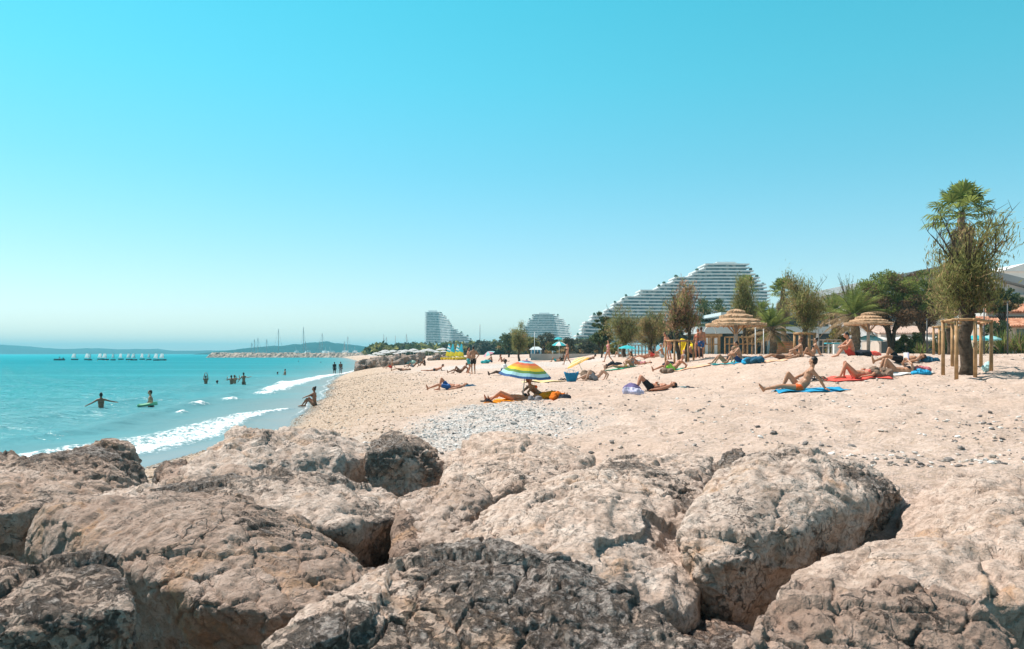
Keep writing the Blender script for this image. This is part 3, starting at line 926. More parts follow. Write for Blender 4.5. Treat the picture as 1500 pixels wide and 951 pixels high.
def terraces(label, Lpts, Rpts, ytop, ybase, Y, floors, plan, depth, roofbits=(), sheer=False):
    """stepped apartment block; Lpts/Rpts: (row, column) of its left and right skyline; plan: (column, set-back in metres)"""
    H = (ybase - ytop) / F * Y
    h = H / floors
    z0 = PZ(ybase, Y)
    xc = PX((Lpts[0][1] + Rpts[0][1]) / 2, Y)
    root = empty('apartment_building', (xc, Y, z0), 0, label, 'building', 'stepped apartment buildings beyond the beach')
    plx = [PX(p[0], Y) - xc for p in plan]; ply = [p[1] for p in plan]
    shr = random.Random(int(xc))

    jl = [shr.uniform(-1.6, 1.6) for _ in range(floors)]; jr = [shr.uniform(-1.6, 1.6) for _ in range(floors)]

    def line(i):
        i = i - (i % 2) * (0.5 if i % 4 == 1 else 0.8)
        py = ytop + (floors - i - 0.5) * (ybase - ytop) / floors
        a = PX(np.interp(py, [p[0] for p in Lpts], [p[1] for p in Lpts]), Y) - xc
        b = PX(np.interp(py, [p[0] for p in Rpts], [p[1] for p in Rpts]), Y) - xc
        return a + (0 if sheer else jl[int(round(i))]), b + jr[int(round(i))]

    def strip(m, a, b, z1, z2, off, dep, n):
        xs = np.linspace(a, b, n); f = np.interp(xs, plx, ply) + off
        V = []
        for x, y in zip(xs, f):
            V += [(x, y, z1), (x, y, z2), (x, y + dep, z2), (x, y + dep, z1)]
        Q = []
        for k in range(n - 1):
            o = 4 * k
            for c in range(4):
                Q.append((o + c, o + (c + 1) % 4, o + 4 + (c + 1) % 4, o + 4 + c))
        Q += [(3, 2, 1, 0), (4 * n - 4, 4 * n - 3, 4 * n - 2, 4 * n - 1)]
        m.addn(V, Q)
    for i in range(floors):
        a, b = line(i)
        n = max(6, int((b - a) / 4))
        g = MB(); strip(g, a + 2.2, b - 2.2, i * h + 0.002, i * h + h * 0.62, 2.4, depth - 4.8, n)
        g.build('glazing', GLASS2, root)
        bl = MB(); strip(bl, a, b, i * h + h * 0.62, i * h + h * 1.0, 0.0, depth, n)
        bl.build('balcony', APT, root)
        if i < floors - 1:
            a2, b2 = line(i + 1)
            for (p, q, s) in ((a, a2, 1), (b2, b, -1)):
                if q - p > 2.0 and shr.random() < 0.75:
                    e = MB(); x = p + 1.0 if s > 0 else q - 1.0
                    r = shr.uniform(0.8, 1.6)
                    for _ in range(4):
                        e.ellipsoid((x + shr.uniform(-.6, .6) + s * 0.5, float(np.interp(x, plx, ply)) + 2 + shr.uniform(0, 1.5), i * h + h + r * 0.5 + shr.uniform(-.3, .3)), (r * .7, r * .7, r * .7), None, 6, 5)
                    e.build('terrace_shrub', GREEN, root)
    a, b = line(floors - 1)
    rf = MB()
    for (u, w_, hh) in roofbits:
        x = a + (b - a) * u
        rf.box((x, depth * 0.5 + float(np.interp(x, plx, ply)), H + hh / 2), (w_, depth * 0.45, hh))
    rf.build('roof_plant_room', WHITE, root)
    return root


terraces('tall white stepped apartment block with a sheer left side, farthest along the beach',
         [(455, 622), (503, 621)], [(455, 643), (457, 645), (463, 650), (470, 656), (478, 663), (485, 669), (491, 679), (497, 689), (503, 697)],
         457, 503, 1150, 19, [(618, 6), (640, 0), (642, 0), (664, -42), (690, -38), (700, -30)], 24, [(0.45, 12, 2.6)], sheer=True)
terraces('white stepped pyramid apartment block in the middle distance, between the tower and the long block',
         [(459, 786), (463, 781), (470, 775), (478, 768), (490, 763), (503, 758)], [(459, 812), (465, 819), (472, 825), (480, 831), (490, 836), (503, 840)],
         460, 503, 1050, 17, [(750, 8), (785, 0), (811, 2), (836, -38), (850, -40)], 24, [(0.5, 14, 2.0)])
terraces('largest white stepped apartment block, a long pyramid rising behind the palms',
         [(384, 1048), (389, 1043), (394, 1033), (400, 1019), (408, 1001), (414, 984), (421, 965), (428, 941), (435, 926), (441, 913), (450, 897), (462, 878), (471, 862), (480, 848), (505, 838)],
         [(384, 1092), (390, 1098), (398, 1104), (404, 1112), (412, 1121), (420, 1129), (440, 1136), (460, 1143), (505, 1150)],
         385, 502, 600, 24, [(835, -38), (870, -14), (884, -12), (900, 0), (1000, 6), (1050, 4), (1100, 5), (1128, 8), (1150, 14)], 26,
         [(0.52, 14, 2.0), (0.32, 5, 1.2), (0.7, 5, 1.5)])

# breakwater of the marina
BWK = mat('breakwater_stone', (0.36, 0.29, 0.235), 0.9, 0.75, 0.6, 0.1)
xs = np.linspace(-204, -60, 420); ww = np.linspace(-1, 1, 13)
XG, WG = np.meshgrid(xs, ww)
prof = (1 - np.abs(WG) ** 1.6) * 4.6 - 1.3
nzb = vnoise2(XG * 0.6, WG * 4, 61) * 1.3 + vnoise2(XG * 1.5, WG * 9, 62) * 0.8
ends = np.clip((XG + 204) / 5, 0, 1)
bw = grid_mesh(XG, 528 + WG * 7 + 0 * XG, np.minimum(prof * ends - (1 - ends) * 1.3 + nzb * (1 - 0.2 * np.abs(WG)), 3.4)).build('breakwater', BWK)
tag(bw, 'long low breakwater of tumbled stone closing the marina', 'breakwater')

# groyne stones: a handful of shapes, copied
protos = []
for k in range(6):
    r_ = random.Random(100 + k)
    pp = [(750 + r_.uniform(-110, 110), 518 + 40 + r_.uniform(-110, 110), 10 + r_.uniform(-1.0, 1.0)) for _ in range(11)]
    me = rock_mesh(pp, 0.09, 200 + k * 3, rough=1.3, smooth=3, zb=1.4, core=2.5, dome=0)
    n_ = len(me.vertices); P_ = np.zeros(n_ * 3, np.float32); me.vertices.foreach_get('co', P_); P_ = P_.reshape(-1, 3)
    P_ = P_ - P_.mean(0); P_ /= np.abs(P_).max()
    me.vertices.foreach_set('co', P_.ravel()); me.update()
    me.materials.append(ROCK)
    protos.append(me)
gr_ = random.Random(5)


def groyne(path, n, size, label, group, spread):
    for i in range(n):
        u = i / (n - 1)
        px = np.interp(u, [0, 1], [path[0][0], path[-1][0]]) + gr_.uniform(-2, 2)
        py = np.interp(px, [p[0] for p in path], [p[1] for p in path])
        g = G(px, py)
        lay = gr_.random()
        s = gr_.uniform(*size)
        o = bpy.data.objects.new('boulder', protos[i % 6]); COL.objects.link(o)
        o.location = (g.x, g.y + gr_.uniform(0, spread), g.z + s * 0.35 + (s * 0.7 if lay > 0.6 else 0))
        o.rotation_euler = (gr_.uniform(-.4, .4), gr_.uniform(-.4, .4), gr_.uniform(0, 6.28))
        o.scale = (s * 1.15, s, s * gr_.uniform(0.65, 0.9))
        o['lichen'] = gr_.uniform(0.5, 1.0); o['brown'] = gr_.uniform(0.7, 1.0)
        tag(o, label, 'boulder', group)


groyne([(521, 544), (535, 541), (552, 538.5), (575, 536), (600, 533.5), (612, 532)], 80, (0.45, 0.85), 'dark brown boulder in the short groyne at the water edge', 'boulders of the groyne', 3.5)
groyne([(630, 528.5), (645, 527.5), (658, 527)], 20, (0.35, 0.7), 'dark boulder in the small heap beside the yellow sails', 'boulders heaped by the sails', 2.0)


# the restaurant behind the tamarisks
def at(px, py, Y, dy=0.0):
    return (PX(px, Y), Y + dy, PZ(py, Y))


def slab(px0, px1, py0, py1, Y, dep, m, name, parent, ref):
    """box whose front face spans these pixels at distance Y, relative to ref"""
    x0, x1 = PX(px0, Y), PX(px1, Y); z0, z1 = PZ(py1, Y), PZ(py0, Y)
    return MB().box(((x0 + x1) / 2 - ref[0], Y + dep / 2 - ref[1], (z0 + z1) / 2 - ref[2]), (x1 - x0, dep, z1 - z0)).build(name, m, parent)


TEALW = mat('pale_blue_render', (0.55, 0.62, 0.63), 0.6, 0.06, 1.0)
CREAM = mat('cream_render', (0.58, 0.50, 0.43), 0.85, 0.12, 0.8)
GREYR = mat('grey_roof_sheet', (0.30, 0.32, 0.33), 0.5, 0.1, 0.3)
PGREY = mat('pale_grey_render', (0.50, 0.50, 0.50), 0.8, 0.08, 0.3)
ref = (PX(1125, 86), 86, 2.4)
b = empty('restaurant_building', ref, 0, 'low modern restaurant with dark glass and pale horizontal bands behind the palms', 'building')
slab(1022, 1224, 478.5, 488.5, 86, 14, TEALW, 'fascia', b, ref)
slab(1024, 1222, 488.5, 519, 89, 10, GLASS, 'ground_floor_glazing', b, ref)
slab(1060, 1214, 462, 478.5, 88.5, 9, GLASS, 'upper_floor_glazing', b, ref)
slab(1056, 1218, 457.5, 462, 86.5, 13, TEALW, 'roof', b, ref)
slab(1143, 1162, 449, 457.5, 89, 6, GLASS, 'roof_lantern', b, ref)
for px in (1027, 1052, 1078, 1104, 1126, 1150, 1172, 1197, 1220):
    slab(px - 1.3, px + 1.3, 488.5, 519, 86.6, 0.35, WHITE, 'column', b, ref)
slab(1128, 1160, 505, 519, 85.6, 0.1, mat('teal_glass_panel', (0.16, 0.34, 0.38), 0.2, 0.2, 1.0), 'glass_screen', b, ref)

# the hall with the wide low roof
ref = (PX(1400, 100), 100, 2.4)
b = empty('hall_building', ref, 0, 'wide hall with a low grey gabled roof behind the pine and the tall palm', 'building')
Yh = 100
sk = [(1272, 411.5), (1400, 385), (1560, 425)]
poly = [(PX(p, Yh) - ref[0], PZ(q, Yh) - ref[2]) for p, q in sk]
th_ = 0.85
top = poly; bot = [(x, z - th_) for x, z in reversed(poly)]
m = MB(); m.prism(top[:2] + [bot[1], bot[2]], -0.8, 24); m.prism(top[1:] + bot[:2], -0.8, 24)
m.build('roof', GREYR, b)
w = [(PX(1283, Yh) - ref[0], -0.2), (PX(1550, Yh) - ref[0], -0.2), (PX(1550, Yh) - ref[0], poly[2][1] - th_ + 0.1), (poly[1][0], poly[1][1] - th_ + 0.0), (PX(1283, Yh) - ref[0], poly[0][1] - th_ + 0.12)]
MB().prism(w, 0.4, 22).build('wall', PGREY, b)
slab(1290, 1560, 432, 500, Yh - 0.6, 1.0, CREAM, 'lower_wall', b, ref)
for px in (1300, 1330, 1360, 1420, 1445):
    slab(px, px + 14, 452, 470, Yh - 0.66, 0.1, GLASS, 'window', b, ref)
ref = (PX(1520, 140), 140, 2.4)
b = empty('pale_building', ref, 0, 'plain white building showing past the hall roof at the right edge', 'building')
slab(1468, 1620, 398, 519, 140, 12, WHITE, 'wall', b, ref)
m = MB().prism([(PX(1463, 140) - ref[0], PZ(398, 140) - ref[2]), (PX(1622, 140) - ref[0], PZ(398, 140) - ref[2]), (PX(1600, 140) - ref[0], PZ(384, 140) - ref[2]), (PX(1500, 140) - ref[0], PZ(386, 140) - ref[2])], -0.5, 12.5)
m.build('roof', WHITE, b)


# villas with clay tile roofs
def tile_material():
    t = NT('clay_tile')
    P = t.obj()
    vor = t.n('ShaderNodeTexVoronoi'); vor.inputs['Scale'].default_value = 3.4; t.l(P, vor.inputs['Vector'])
    s_ = t.n('ShaderNodeSeparateColor'); t.l(vor.outputs['Color'], s_.inputs[0])
    c = t.ramp(s_.outputs[0], [(0, (0.30, 0.11, 0.055)), (0.5, (0.46, 0.19, 0.10)), (1, (0.60, 0.33, 0.21))])
    t.l(c, t.b.inputs['Base Color']); t.b.inputs['Roughness'].default_value = 0.85
    return t.m


TILE = tile_material()


def tile_roof(name, parent, x0, x1, y0, z0, y1, z1, hip=0.0, m=None):
    """sheet of half-round tiles running up from the eave (y0,z0) to the ridge (y1,z1)"""
    n = int((x1 - x0) / 0.24)
    g = MB()
    L = math.hypot(y1 - y0, z1 - z0)
    rows = max(3, int(L / 0.38))
    for k in range(n):
        x = x0 + (k + 0.5) * (x1 - x0) / n
        u1 = 1.0 if hip <= 0 else min(1.0, (x - x0) / hip, (x1 - x) / hip)
        if u1 < 0.08: continue
        pts = []; rd = []
        for j in range(rows + 1):
            u = u1 * j / rows
            pts.append((x, y0 + (y1 - y0) * u, z0 + (z1 - z0) * u + (0.0 if j % 2 else 0.02))); rd.append(0.125 if j % 2 == 0 else 0.105)
        g.tube(pts, rd, 6)
    if hip > 0:
        g.add([(x0, y0, z0), (x1, y0, z0), (x1 - hip, y1, z1), (x0 + hip, y1, z1)], [(0, 1, 2, 3)])
    else:
        g.add([(x0, y0, z0), (x1, y0, z0), (x1, y1, z1), (x0, y1, z1)], [(0, 1, 2, 3)])
    return g.build(name, m or TILE, parent)


ref = (PX(1475, 72), 72, 2.3)
v = empty('villa', ref, 0, 'white walled villa with two orange clay tile roofs at the right edge', 'house')
Xr = lambda px, Y=72: PX(px, Y) - ref[0]
Zr = lambda py, Y=72: PZ(py, Y) - ref[2]
uw = MB().box(((Xr(1456) + Xr(1580)) / 2, 3.5, (Zr(520) + Zr(457)) / 2), (Xr(1580) - Xr(1456), 5.0, Zr(457) - Zr(520))).build('upper_wall', mat('white_wall', (0.62, 0.60, 0.57), 0.85, 0.08, 1.5), v)
wf = MB().box((Xr(1478), 0.98, Zr(461.5)), (0.42, 0.1, 0.5)).build('window', GLASS, v)
tile_roof('upper_roof', v, Xr(1447), Xr(1590), 0.5, Zr(457), 3.6, Zr(443), 1.8)
tile_roof('upper_roof_back', v, Xr(1447), Xr(1590), 6.6, Zr(457), 3.6, Zr(443), 1.8)
tile_roof('lower_roof', v, Xr(1418), Xr(1600), -2.6, Zr(480), 0.98, Zr(464), 0)
MB().box(((Xr(1424) + Xr(1590)) / 2, -0.6, (Zr(522) + Zr(481)) / 2), (Xr(1590) - Xr(1424), 3.0, Zr(481) - Zr(522))).build('lower_wall', CREAM, v)
for px in (1474, 1490):
    MB().box((Xr(px), -2.13, Zr(493)), (0.8, 0.08, 1.2)).build('window', GLASS, v)
PINKT = mat('faded_tile', (0.50, 0.36, 0.29), 0.9, 0.25, 3.0)
ref = (PX(1335, 80), 80, 2.35)
v = empty('beach_restaurant', ref, 0, 'low beach restaurant with a faded pink tile roof behind the white parasols', 'building')
tile_roof('roof', v, PX(1288, 80) - ref[0], PX(1392, 80) - ref[0], 0, PZ(489, 80) - ref[2], 4.5, PZ(477, 80) - ref[2], 0, PINKT)
MB().box((PX(1340, 80) - ref[0], 2.6, 0.9), (PX(1388, 80) - PX(1292, 80), 4.0, 2.0)).build('wall', CREAM, v)
for px in (1302, 1322, 1344, 1366):
    MB().box((PX(px, 80) - ref[0], 0.55, 0.9), (0.9, 0.1, 1.5)).build('window', GLASS, v)
# low promenade wall along the back of the beach
PROM = mat('promenade_stone', (0.46, 0.42, 0.38), 0.85, 0.15, 1.0)
ref = (PX(900, 92), 92, 2.2)
v = MB().box((0, 0, 0.1), (PX(1015, 92) - PX(770, 92), 0.5, 0.75)).build('promenade_wall', PROM, None, loc=ref)
tag(v, 'low pale stone wall along the back of the beach below the shrubs', 'wall')
# ---------------------------------------------------------------- trees, palms and shrubs
def folmat(name, c, var=0.3, island=0.45, trans=0.25, col2=None):
    return mat(name, c, 0.75, var, 0.6, 0.12, trans=trans, island=island, col2=col2)


OLIVE = folmat('tamarisk_leaves', (0.25, 0.245, 0.09), trans=0.5)
OLIVE2 = folmat('dry_tamarisk_leaves', (0.36, 0.255, 0.13), trans=0.5)
PINK = folmat('flowering_tamarisk_leaves', (0.40, 0.235, 0.155), trans=0.5)
PINEG = folmat('pine_needles', (0.20, 0.235, 0.065), trans=0.45)
PINEB = folmat('dead_pine_needles', (0.20, 0.125, 0.075), trans=0.3)
DKG = folmat('dark_leaves', (0.095, 0.125, 0.06), trans=0.4)
GRYG = folmat('greyish_leaves', (0.10, 0.11, 0.085))
PALMG = folmat('palm_leaf', (0.20, 0.24, 0.065), trans=0.45)
PALMB = folmat('dry_palm_leaf', (0.34, 0.24, 0.14), trans=0.35)
YELG = folmat('yellow_green_leaves', (0.22, 0.19, 0.06))
BARK = mat('bark', (0.085, 0.062, 0.045), 0.95, 0.5, 9.0, 0.1, bump=0.03)
PBARK = mat('palm_bark', (0.17, 0.125, 0.09), 0.95, 0.4, 7.0, 0.1, bump=0.04)


def cards(C, D, L, W, g):
    """one small pointed leaf face per centre"""
    n = len(C)
    D = D / np.maximum(np.linalg.norm(D, axis=1, keepdims=True), 1e-6)
    R = g.normal(size=(n, 3)); S = np.cross(D, R); S /= np.maximum(np.linalg.norm(S, axis=1, keepdims=True), 1e-6)
    L = np.broadcast_to(L, n)[:, None]; W = np.broadcast_to(W, n)[:, None]
    A = C - D * L * 0.5; B = C + D * L * 0.5; M = C + D * L * 0.1
    V = np.stack([A, M + S * W, B, M - S * W], 1).reshape(-1, 3)
    return V, np.arange(4 * n).reshape(-1, 4)


def bez(a, b, up, n=6):
    a, b = Vector(a), Vector(b)
    c = a + Vector((0, 0, 1)) * up * (b - a).length + (b - a) * 0.25
    return [a * (1 - t) ** 2 + c * 2 * t * (1 - t) + b * t * t for t in [i / (n - 1) for i in range(n)]]


def tamarisk(label, base, H, W, seed, fork=0.35, trunks=1, dens=1.0, m=OLIVE, m2=OLIVE2, name='tamarisk_tree', group='tamarisk trees along the beach', tr=0.16, D=None, leafL=0.34, mixf=0.3, lean=0.0, droop=0.0, low=0.28, wisps=6):
    r = random.Random(seed); g = np.random.default_rng(seed)
    root = empty(name, base, 0, label, 'tree', group)
    wood = MB(); cr = MB()
    D = D or W
    sprays = []; dirs = []
    for t in range(trunks):
        off = (t - (trunks - 1) / 2) * tr * 3.2
        f = Vector((off * 1.8 + lean * H * fork, r.uniform(-.1, .1), H * fork * r.uniform(0.92, 1.05)))
        nk = 7
        pts = [Vector((off + (f.x - off) * (i / (nk - 1)) + 0.4 * tr * math.sin(i * 1.3 + t), f.y * i / (nk - 1), -0.15 + (f.z + .15) * i / (nk - 1))) for i in range(nk)]
        wood.tube(pts, [tr * (1.15 - 0.4 * i / (nk - 1)) * r.uniform(.9, 1.1) for i in range(nk)], 9)
        nl = int(9 / trunks) + 2
        for k in range(nl):
            az = 2 * math.pi * (k + r.uniform(-.3, .3)) / nl
            zz = r.uniform(low + .25, 1.0)
            rad = math.sqrt(max(0.03, 1 - ((zz - 0.66) / 0.42) ** 2)) * r.uniform(0.55, 0.95)
            zz = zz * 0.93
            tip = Vector((lean * H * zz + math.cos(az) * W / 2 * rad, math.sin(az) * D / 2 * rad, H * zz))
            st = f + Vector((0, 0, -H * fork * r.uniform(0, 0.25)))
            br = bez(st, tip, 0.35, 7)
            wood.tube(br, [tr * 0.42 * (1 - 0.85 * i / 6) + 0.006 for i in range(7)], 6)
            for q in range(6):
                i = r.randrange(2, 7); p0 = br[i]
                zt = r.uniform(-0.08, 0.22)
                p1 = p0 + Vector((r.gauss(0, W * .14), r.gauss(0, D * .14), H * zt))
                b2 = bez(p0, p1, 0.3, 5)
                wood.tube(b2, [0.028 * (1 - 0.8 * j / 4) + 0.003 for j in range(5)], 4, cap=False)
                for j in range(2, 5):
                    sprays.append(b2[j]); dirs.append((p1 - p0).normalized())
            for i in range(4, 7):
                sprays.append(br[i]); dirs.append((br[6] - br[3]).normalized())
        for k in range(wisps):
            az = r.uniform(0, 6.28); st = f + Vector((0, 0, H * 0.1))
            tip = Vector((lean * H + math.cos(az) * W * r.uniform(.3, .6), math.sin(az) * D * .4, H * r.uniform(0.75, 1.08)))
            br = bez(st, tip, 0.25, 8)
            wood.tube(br, [0.03 * (1 - 0.85 * i / 7) + 0.004 for i in range(8)], 5, cap=False)
            for j in range(4, 8):
                for _ in range(2):
                    p1 = br[j] + Vector((r.gauss(0, .12), r.gauss(0, .12), r.uniform(.15, .4)))
                    wood.tube([br[j], p1], [0.01, 0.003], 4, cap=False)
    S = np.array([tuple(s) for s in sprays]); DR = np.array([tuple(d) for d in dirs])
    per = int(40 * dens)
    idx = np.repeat(np.arange(len(S)), per)
    n = len(idx)
    sg = 0.055 * (W + H) / 2
    C = S[idx] + g.normal(size=(n, 3)) * np.array([sg, sg, sg * 1.1])
    Dd = DR[idx] * 0.5 + g.normal(size=(n, 3)) * 0.5 + np.array([0, 0, 0.75 - droop])
    V, A = cards(C, Dd, leafL * 0.72 * g.uniform(.6, 1.4, n), leafL * 0.045 * g.uniform(.7, 1.5, n), g)
    # whole sprays are either green or dry
    sp = g.random(len(S))[idx] < mixf
    for mi, msk in ((0, ~sp), (1, sp)):
        if msk.sum() == 0: continue
        cr.cur = mi
        k = np.where(msk)[0]
        VV = V.reshape(-1, 4, 3)[k].reshape(-1, 3)
        cr.addn(VV, np.arange(4 * len(k)).reshape(-1, 4))
    wood.build('trunk', BARK, root, smooth=True)
    cr.build('crown', [m, m2], root)
    return root


def clumptree(name, label, base, H, W, seed, trunk_h, m, m2=None, nclump=60, per=90, D=None, flat=0.5, tr=0.2, group=None, leafL=0.22, fork=2, mixf=0.2, cat='tree', leafW=0.3, hollow=0.35):
    r = random.Random(seed); g = np.random.default_rng(seed)
    root = empty(name, base, 0, label, cat, group)
    D = D or W
    ch = H - trunk_h
    cr = MB(); wood = MB()
    C = []
    while len(C) < nclump:
        p = g.uniform(-1, 1, 3); p[2] = p[2] * 0.5 + 0.5
        q = math.sqrt(p[0] ** 2 + p[1] ** 2 + ((p[2] - flat) / (1 - flat if p[2] > flat else flat + 1e-3)) ** 2)
        if hollow < q < 1.0:
            C.append((p[0] * W / 2, p[1] * D / 2, trunk_h + p[2] * ch))
    C = np.array(C)
    for t in range(fork):
        tip = C[r.randrange(len(C))] * np.array([.5, .5, 1])
        a = Vector((0, 0, -0.1)); mid = Vector((tip[0] * .25, tip[1] * .25, trunk_h * 0.75)); e = Vector(tip)
        wood.tube([a, a.lerp(mid, .5) + Vector((0.05 * t, 0, 0)), mid, mid.lerp(e, .5), e], [tr, tr * .85, tr * .7, tr * .45, tr * .12], 8)
    for c in C[:: max(1, len(C) // 14)]:
        s = Vector((c[0] * .15, c[1] * .15, trunk_h * 0.8))
        wood.tube(bez(s, c, 0.1, 5), [tr * .3, tr * .24, tr * .18, tr * .1, 0.01], 5)
    idx = np.repeat(np.arange(nclump), per); n = len(idx)
    cs = (W * D * ch) ** (1 / 3) * 0.11
    sz = g.uniform(.6, 1.35, nclump)[idx][:, None]
    d = g.normal(size=(n, 3)); d /= np.linalg.norm(d, axis=1, keepdims=True)
    P = C[idx] + d * (g.random((n, 1)) ** 0.45) * cs * sz * np.array([1.25, 1.25, 0.8])
    V, A = cards(P, d + g.normal(size=(n, 3)) * 0.7 + np.array([0, 0, .3]), leafL * g.uniform(.6, 1.3, n), leafL * leafW * g.uniform(.7, 1.3, n), g)
    low = (C[:, 2] < trunk_h + ch * 0.42)
    dry = (g.random(nclump) < np.where(low, mixf * 2.2, mixf * 0.3))[idx] if m2 else np.zeros(n, bool)
    for mi, msk in ((0, ~dry), (1, dry)):
        if msk.sum() == 0: continue
        cr.cur = mi; k = np.where(msk)[0]
        cr.addn(V.reshape(-1, 4, 3)[k].reshape(-1, 3), np.arange(4 * len(k)).reshape(-1, 4))
    if trunk_h > 0.3 or fork:
        wood.build('trunk', BARK, root, smooth=True)
    cr.build('crown' if cat == 'tree' else 'foliage', [m, m2 or m], root)
    return root


def frond(cr, base, az, el, L, droop, nl, g, leaf=0.42, w=0.028):
    d = Vector((math.cos(az) * math.cos(el), math.sin(az) * math.cos(el), math.sin(el)))
    pts = []; p = Vector(base); n = 9
    for i in range(n):
        pts.append(p.copy()); p += d * (L / (n - 1))
        d = (d + Vector((0, 0, -droop * (0.5 + i / n)))).normalized()
    cr.tube(pts, [0.035 * (1 - 0.85 * i / (n - 1)) + 0.004 for i in range(n)], 4, cap=False)
    side = Vector((-math.sin(az), math.cos(az), 0))
    V = []; Q = []
    for k in range(nl):
        u = 0.16 + 0.84 * k / nl
        f = u * (n - 1); i = min(n - 2, int(f)); q = pts[i].lerp(pts[i + 1], f - i)
        t = (pts[i + 1] - pts[i]).normalized()
        upn = side.cross(t)
        ll = leaf * (math.sin(min(1, u * 1.15 + .12) * math.pi) ** 0.5 + 0.15) * g.uniform(.85, 1.1)
        for s in (-1, 1):
            dr = (t * 0.75 + side * s * 0.9 + upn * 0.28 + Vector((0, 0, -0.25))).normalized()
            e = q + dr * ll
            b = len(V)
            V += [tuple(q + t * w), tuple(q - t * w), tuple(e)]
            Q.append((b, b + 1, b + 2))
    cr.addn(V, Q)


def date_palm(label, base, H, R, seed, nf=46, tr=0.27, dry=0.35, group='feathery date palms'):
    g = np.random.default_rng(seed); r = random.Random(seed)
    root = empty('date_palm', base, 0, label, 'palm tree', group)
    tk = MB(); n = 22
    pts = [(0.10 * math.sin(i * .2), 0, -0.1 + (H + .1) * i / (n - 1)) for i in range(n)]
    tk.tube(pts, [tr * (1.12 - 0.2 * i / n) * (1.06 if i % 2 else 0.95) + (0.10 if i > n - 4 else 0) for i in range(n)], 12)
    tk.build('trunk', PBARK, root)
    cr = MB(); top = Vector((pts[-1][0], 0, H))
    for k in range(nf):
        u = k / nf
        az = k * 2.39996
        el = math.radians(82 - 118 * u ** 1.15 + r.uniform(-8, 8))
        cr.cur = 1 if u > 1 - dry and r.random() < .8 else 0
        frond(cr, top + Vector((0, 0, -0.45 * u)), az, el, R * r.uniform(.9, 1.12) * (0.8 + .25 * math.sin(u * 3.1)), 0.15 + 0.08 * (1 - u) * r.random(), 34, g, R * 0.23, 0.022)
    cr.build('crown', [PALMG, PALMB], root)
    return root


def fan_palm(label, base, H, seed, nf=30, fr=0.8, pet=0.95, tr=0.2, skirt=1.6, sw=0.6, group=None):
    r = random.Random(seed)
    root = empty('fan_palm', base, 0, label, 'palm tree', group or 'tall fan palms')
    tk = MB(); n = 26
    tk.tube([(0.08 * math.sin(i * .25), 0, -0.1 + (H + .1) * i / (n - 1)) for i in range(n)], [tr * (1.25 - 0.35 * i / n) * (1.04 if i % 2 else .97) for i in range(n)], 10)
    tk.build('trunk', PBARK, root)
    cr = MB(); sk = MB()

    def fan(mb, org, az, el, pl, rad, dr):
        d = Vector((math.cos(az) * math.cos(el), math.sin(az) * math.cos(el), math.sin(el)))
        hub = org + d * pl + Vector((0, 0, -dr * pl * .3))
        mb.tube([org, org.lerp(hub, .5) + Vector((0, 0, .04)), hub], [0.022, 0.018, 0.014], 4, cap=False)
        side = Vector((-math.sin(az), math.cos(az), 0)); upn = side.cross(d)
        V = []; Q = []; nb = 19
        for j in range(nb):
            a = (j / (nb - 1) - .5) * math.radians(235)
            dd = (d * math.cos(a) + side * math.sin(a)).normalized()
            sd = (side * math.cos(a) - d * math.sin(a)).normalized()
            rr = rad * (0.82 + 0.18 * math.cos(a * .7)) * r.uniform(.92, 1.05)
            mid = hub + dd * rr * .62 + upn * (0.03 if j % 2 else -0.03)
            tip = hub + dd * rr + Vector((0, 0, -dr * rr * r.uniform(.25, .6)))
            wv = sd * rr * 0.62 * math.radians(235) / nb * .52
            b = len(V)
            V += [tuple(hub), tuple(mid + wv), tuple(tip), tuple(mid - wv)]
            Q.append((b, b + 1, b + 2, b + 3))
        mb.addn(V, Q)
    for k in range(nf):
        u = k / nf
        fan(cr, Vector((0, 0, H - 0.25 * u)), k * 2.39996, math.radians(80 - 95 * u + r.uniform(-8, 8)), pet * r.uniform(.8, 1.1), fr * r.uniform(.85, 1.1), 0.35 + .4 * u)
    cr.build('crown', PALMG, root)
    for k in range(int(skirt * 34)):
        u = r.random()
        fan(sk, Vector((math.cos(k) * tr, math.sin(k) * tr, H - .3 - skirt * u * .8)), k * 2.39996, math.radians(-60 - 18 * r.random()), sw * r.uniform(.5, .9), fr * .62, 0.9)
    sk.build('dead_leaf_skirt', PALMB, root)
    return root


def hpx(px, Ytop, Y, base):
    return PZ(Ytop, Y) - base.z


# the tall tamarisk at the right, in its frame of posts, and the palm behind it
b = G(1415, 547); YT = b.y
tamarisk('tall feathery tamarisk with a dark leaning crown inside the nearest ring of wooden posts', b, hpx(0, 326, YT, b), 110 / F * YT, 3, fork=0.40, dens=0.95, tr=0.20, leafL=0.26, mixf=0.22, lean=0.012, low=0.25, wisps=14)
b = HG(1409, 47)
fan_palm('tall fan palm with bright green fans rising above the big tamarisk', b, hpx(0, 312, 47, b), 4, nf=34, fr=1.0, pet=1.35, tr=0.2, skirt=2.2, sw=1.0)
b = HG(1392, 44)
tamarisk('slim tamarisk trunk in the farther ring of wooden posts, beside the tall palm', b, hpx(0, 395, 44, b), 2.6, 9, fork=0.5, dens=0.8, tr=0.19, leafL=0.34, mixf=0.4, low=0.4)
b = HG(1305, 62)
clumptree('umbrella_pine', 'spreading umbrella pine with a dense flat green crown over the parasols', b, hpx(0, 399, 62, b), 5.3, 12, 2.3, PINEG, PINEB, 150, 210, 5.0, 0.30, 0.21, 'pine trees', 0.21, 3, 0.42, leafW=0.16)
b = HG(1352, 66)
clumptree('umbrella_pine', 'darker pine half hidden between the umbrella pine and the big tamarisk', b, hpx(0, 397, 66, b), 3.9, 14, 2.4, PINEG, PINEB, 110, 190, 4.0, 0.35, 0.2, 'pine trees', 0.21, 2, 0.5, leafW=0.16)
b = HG(1178, 50)
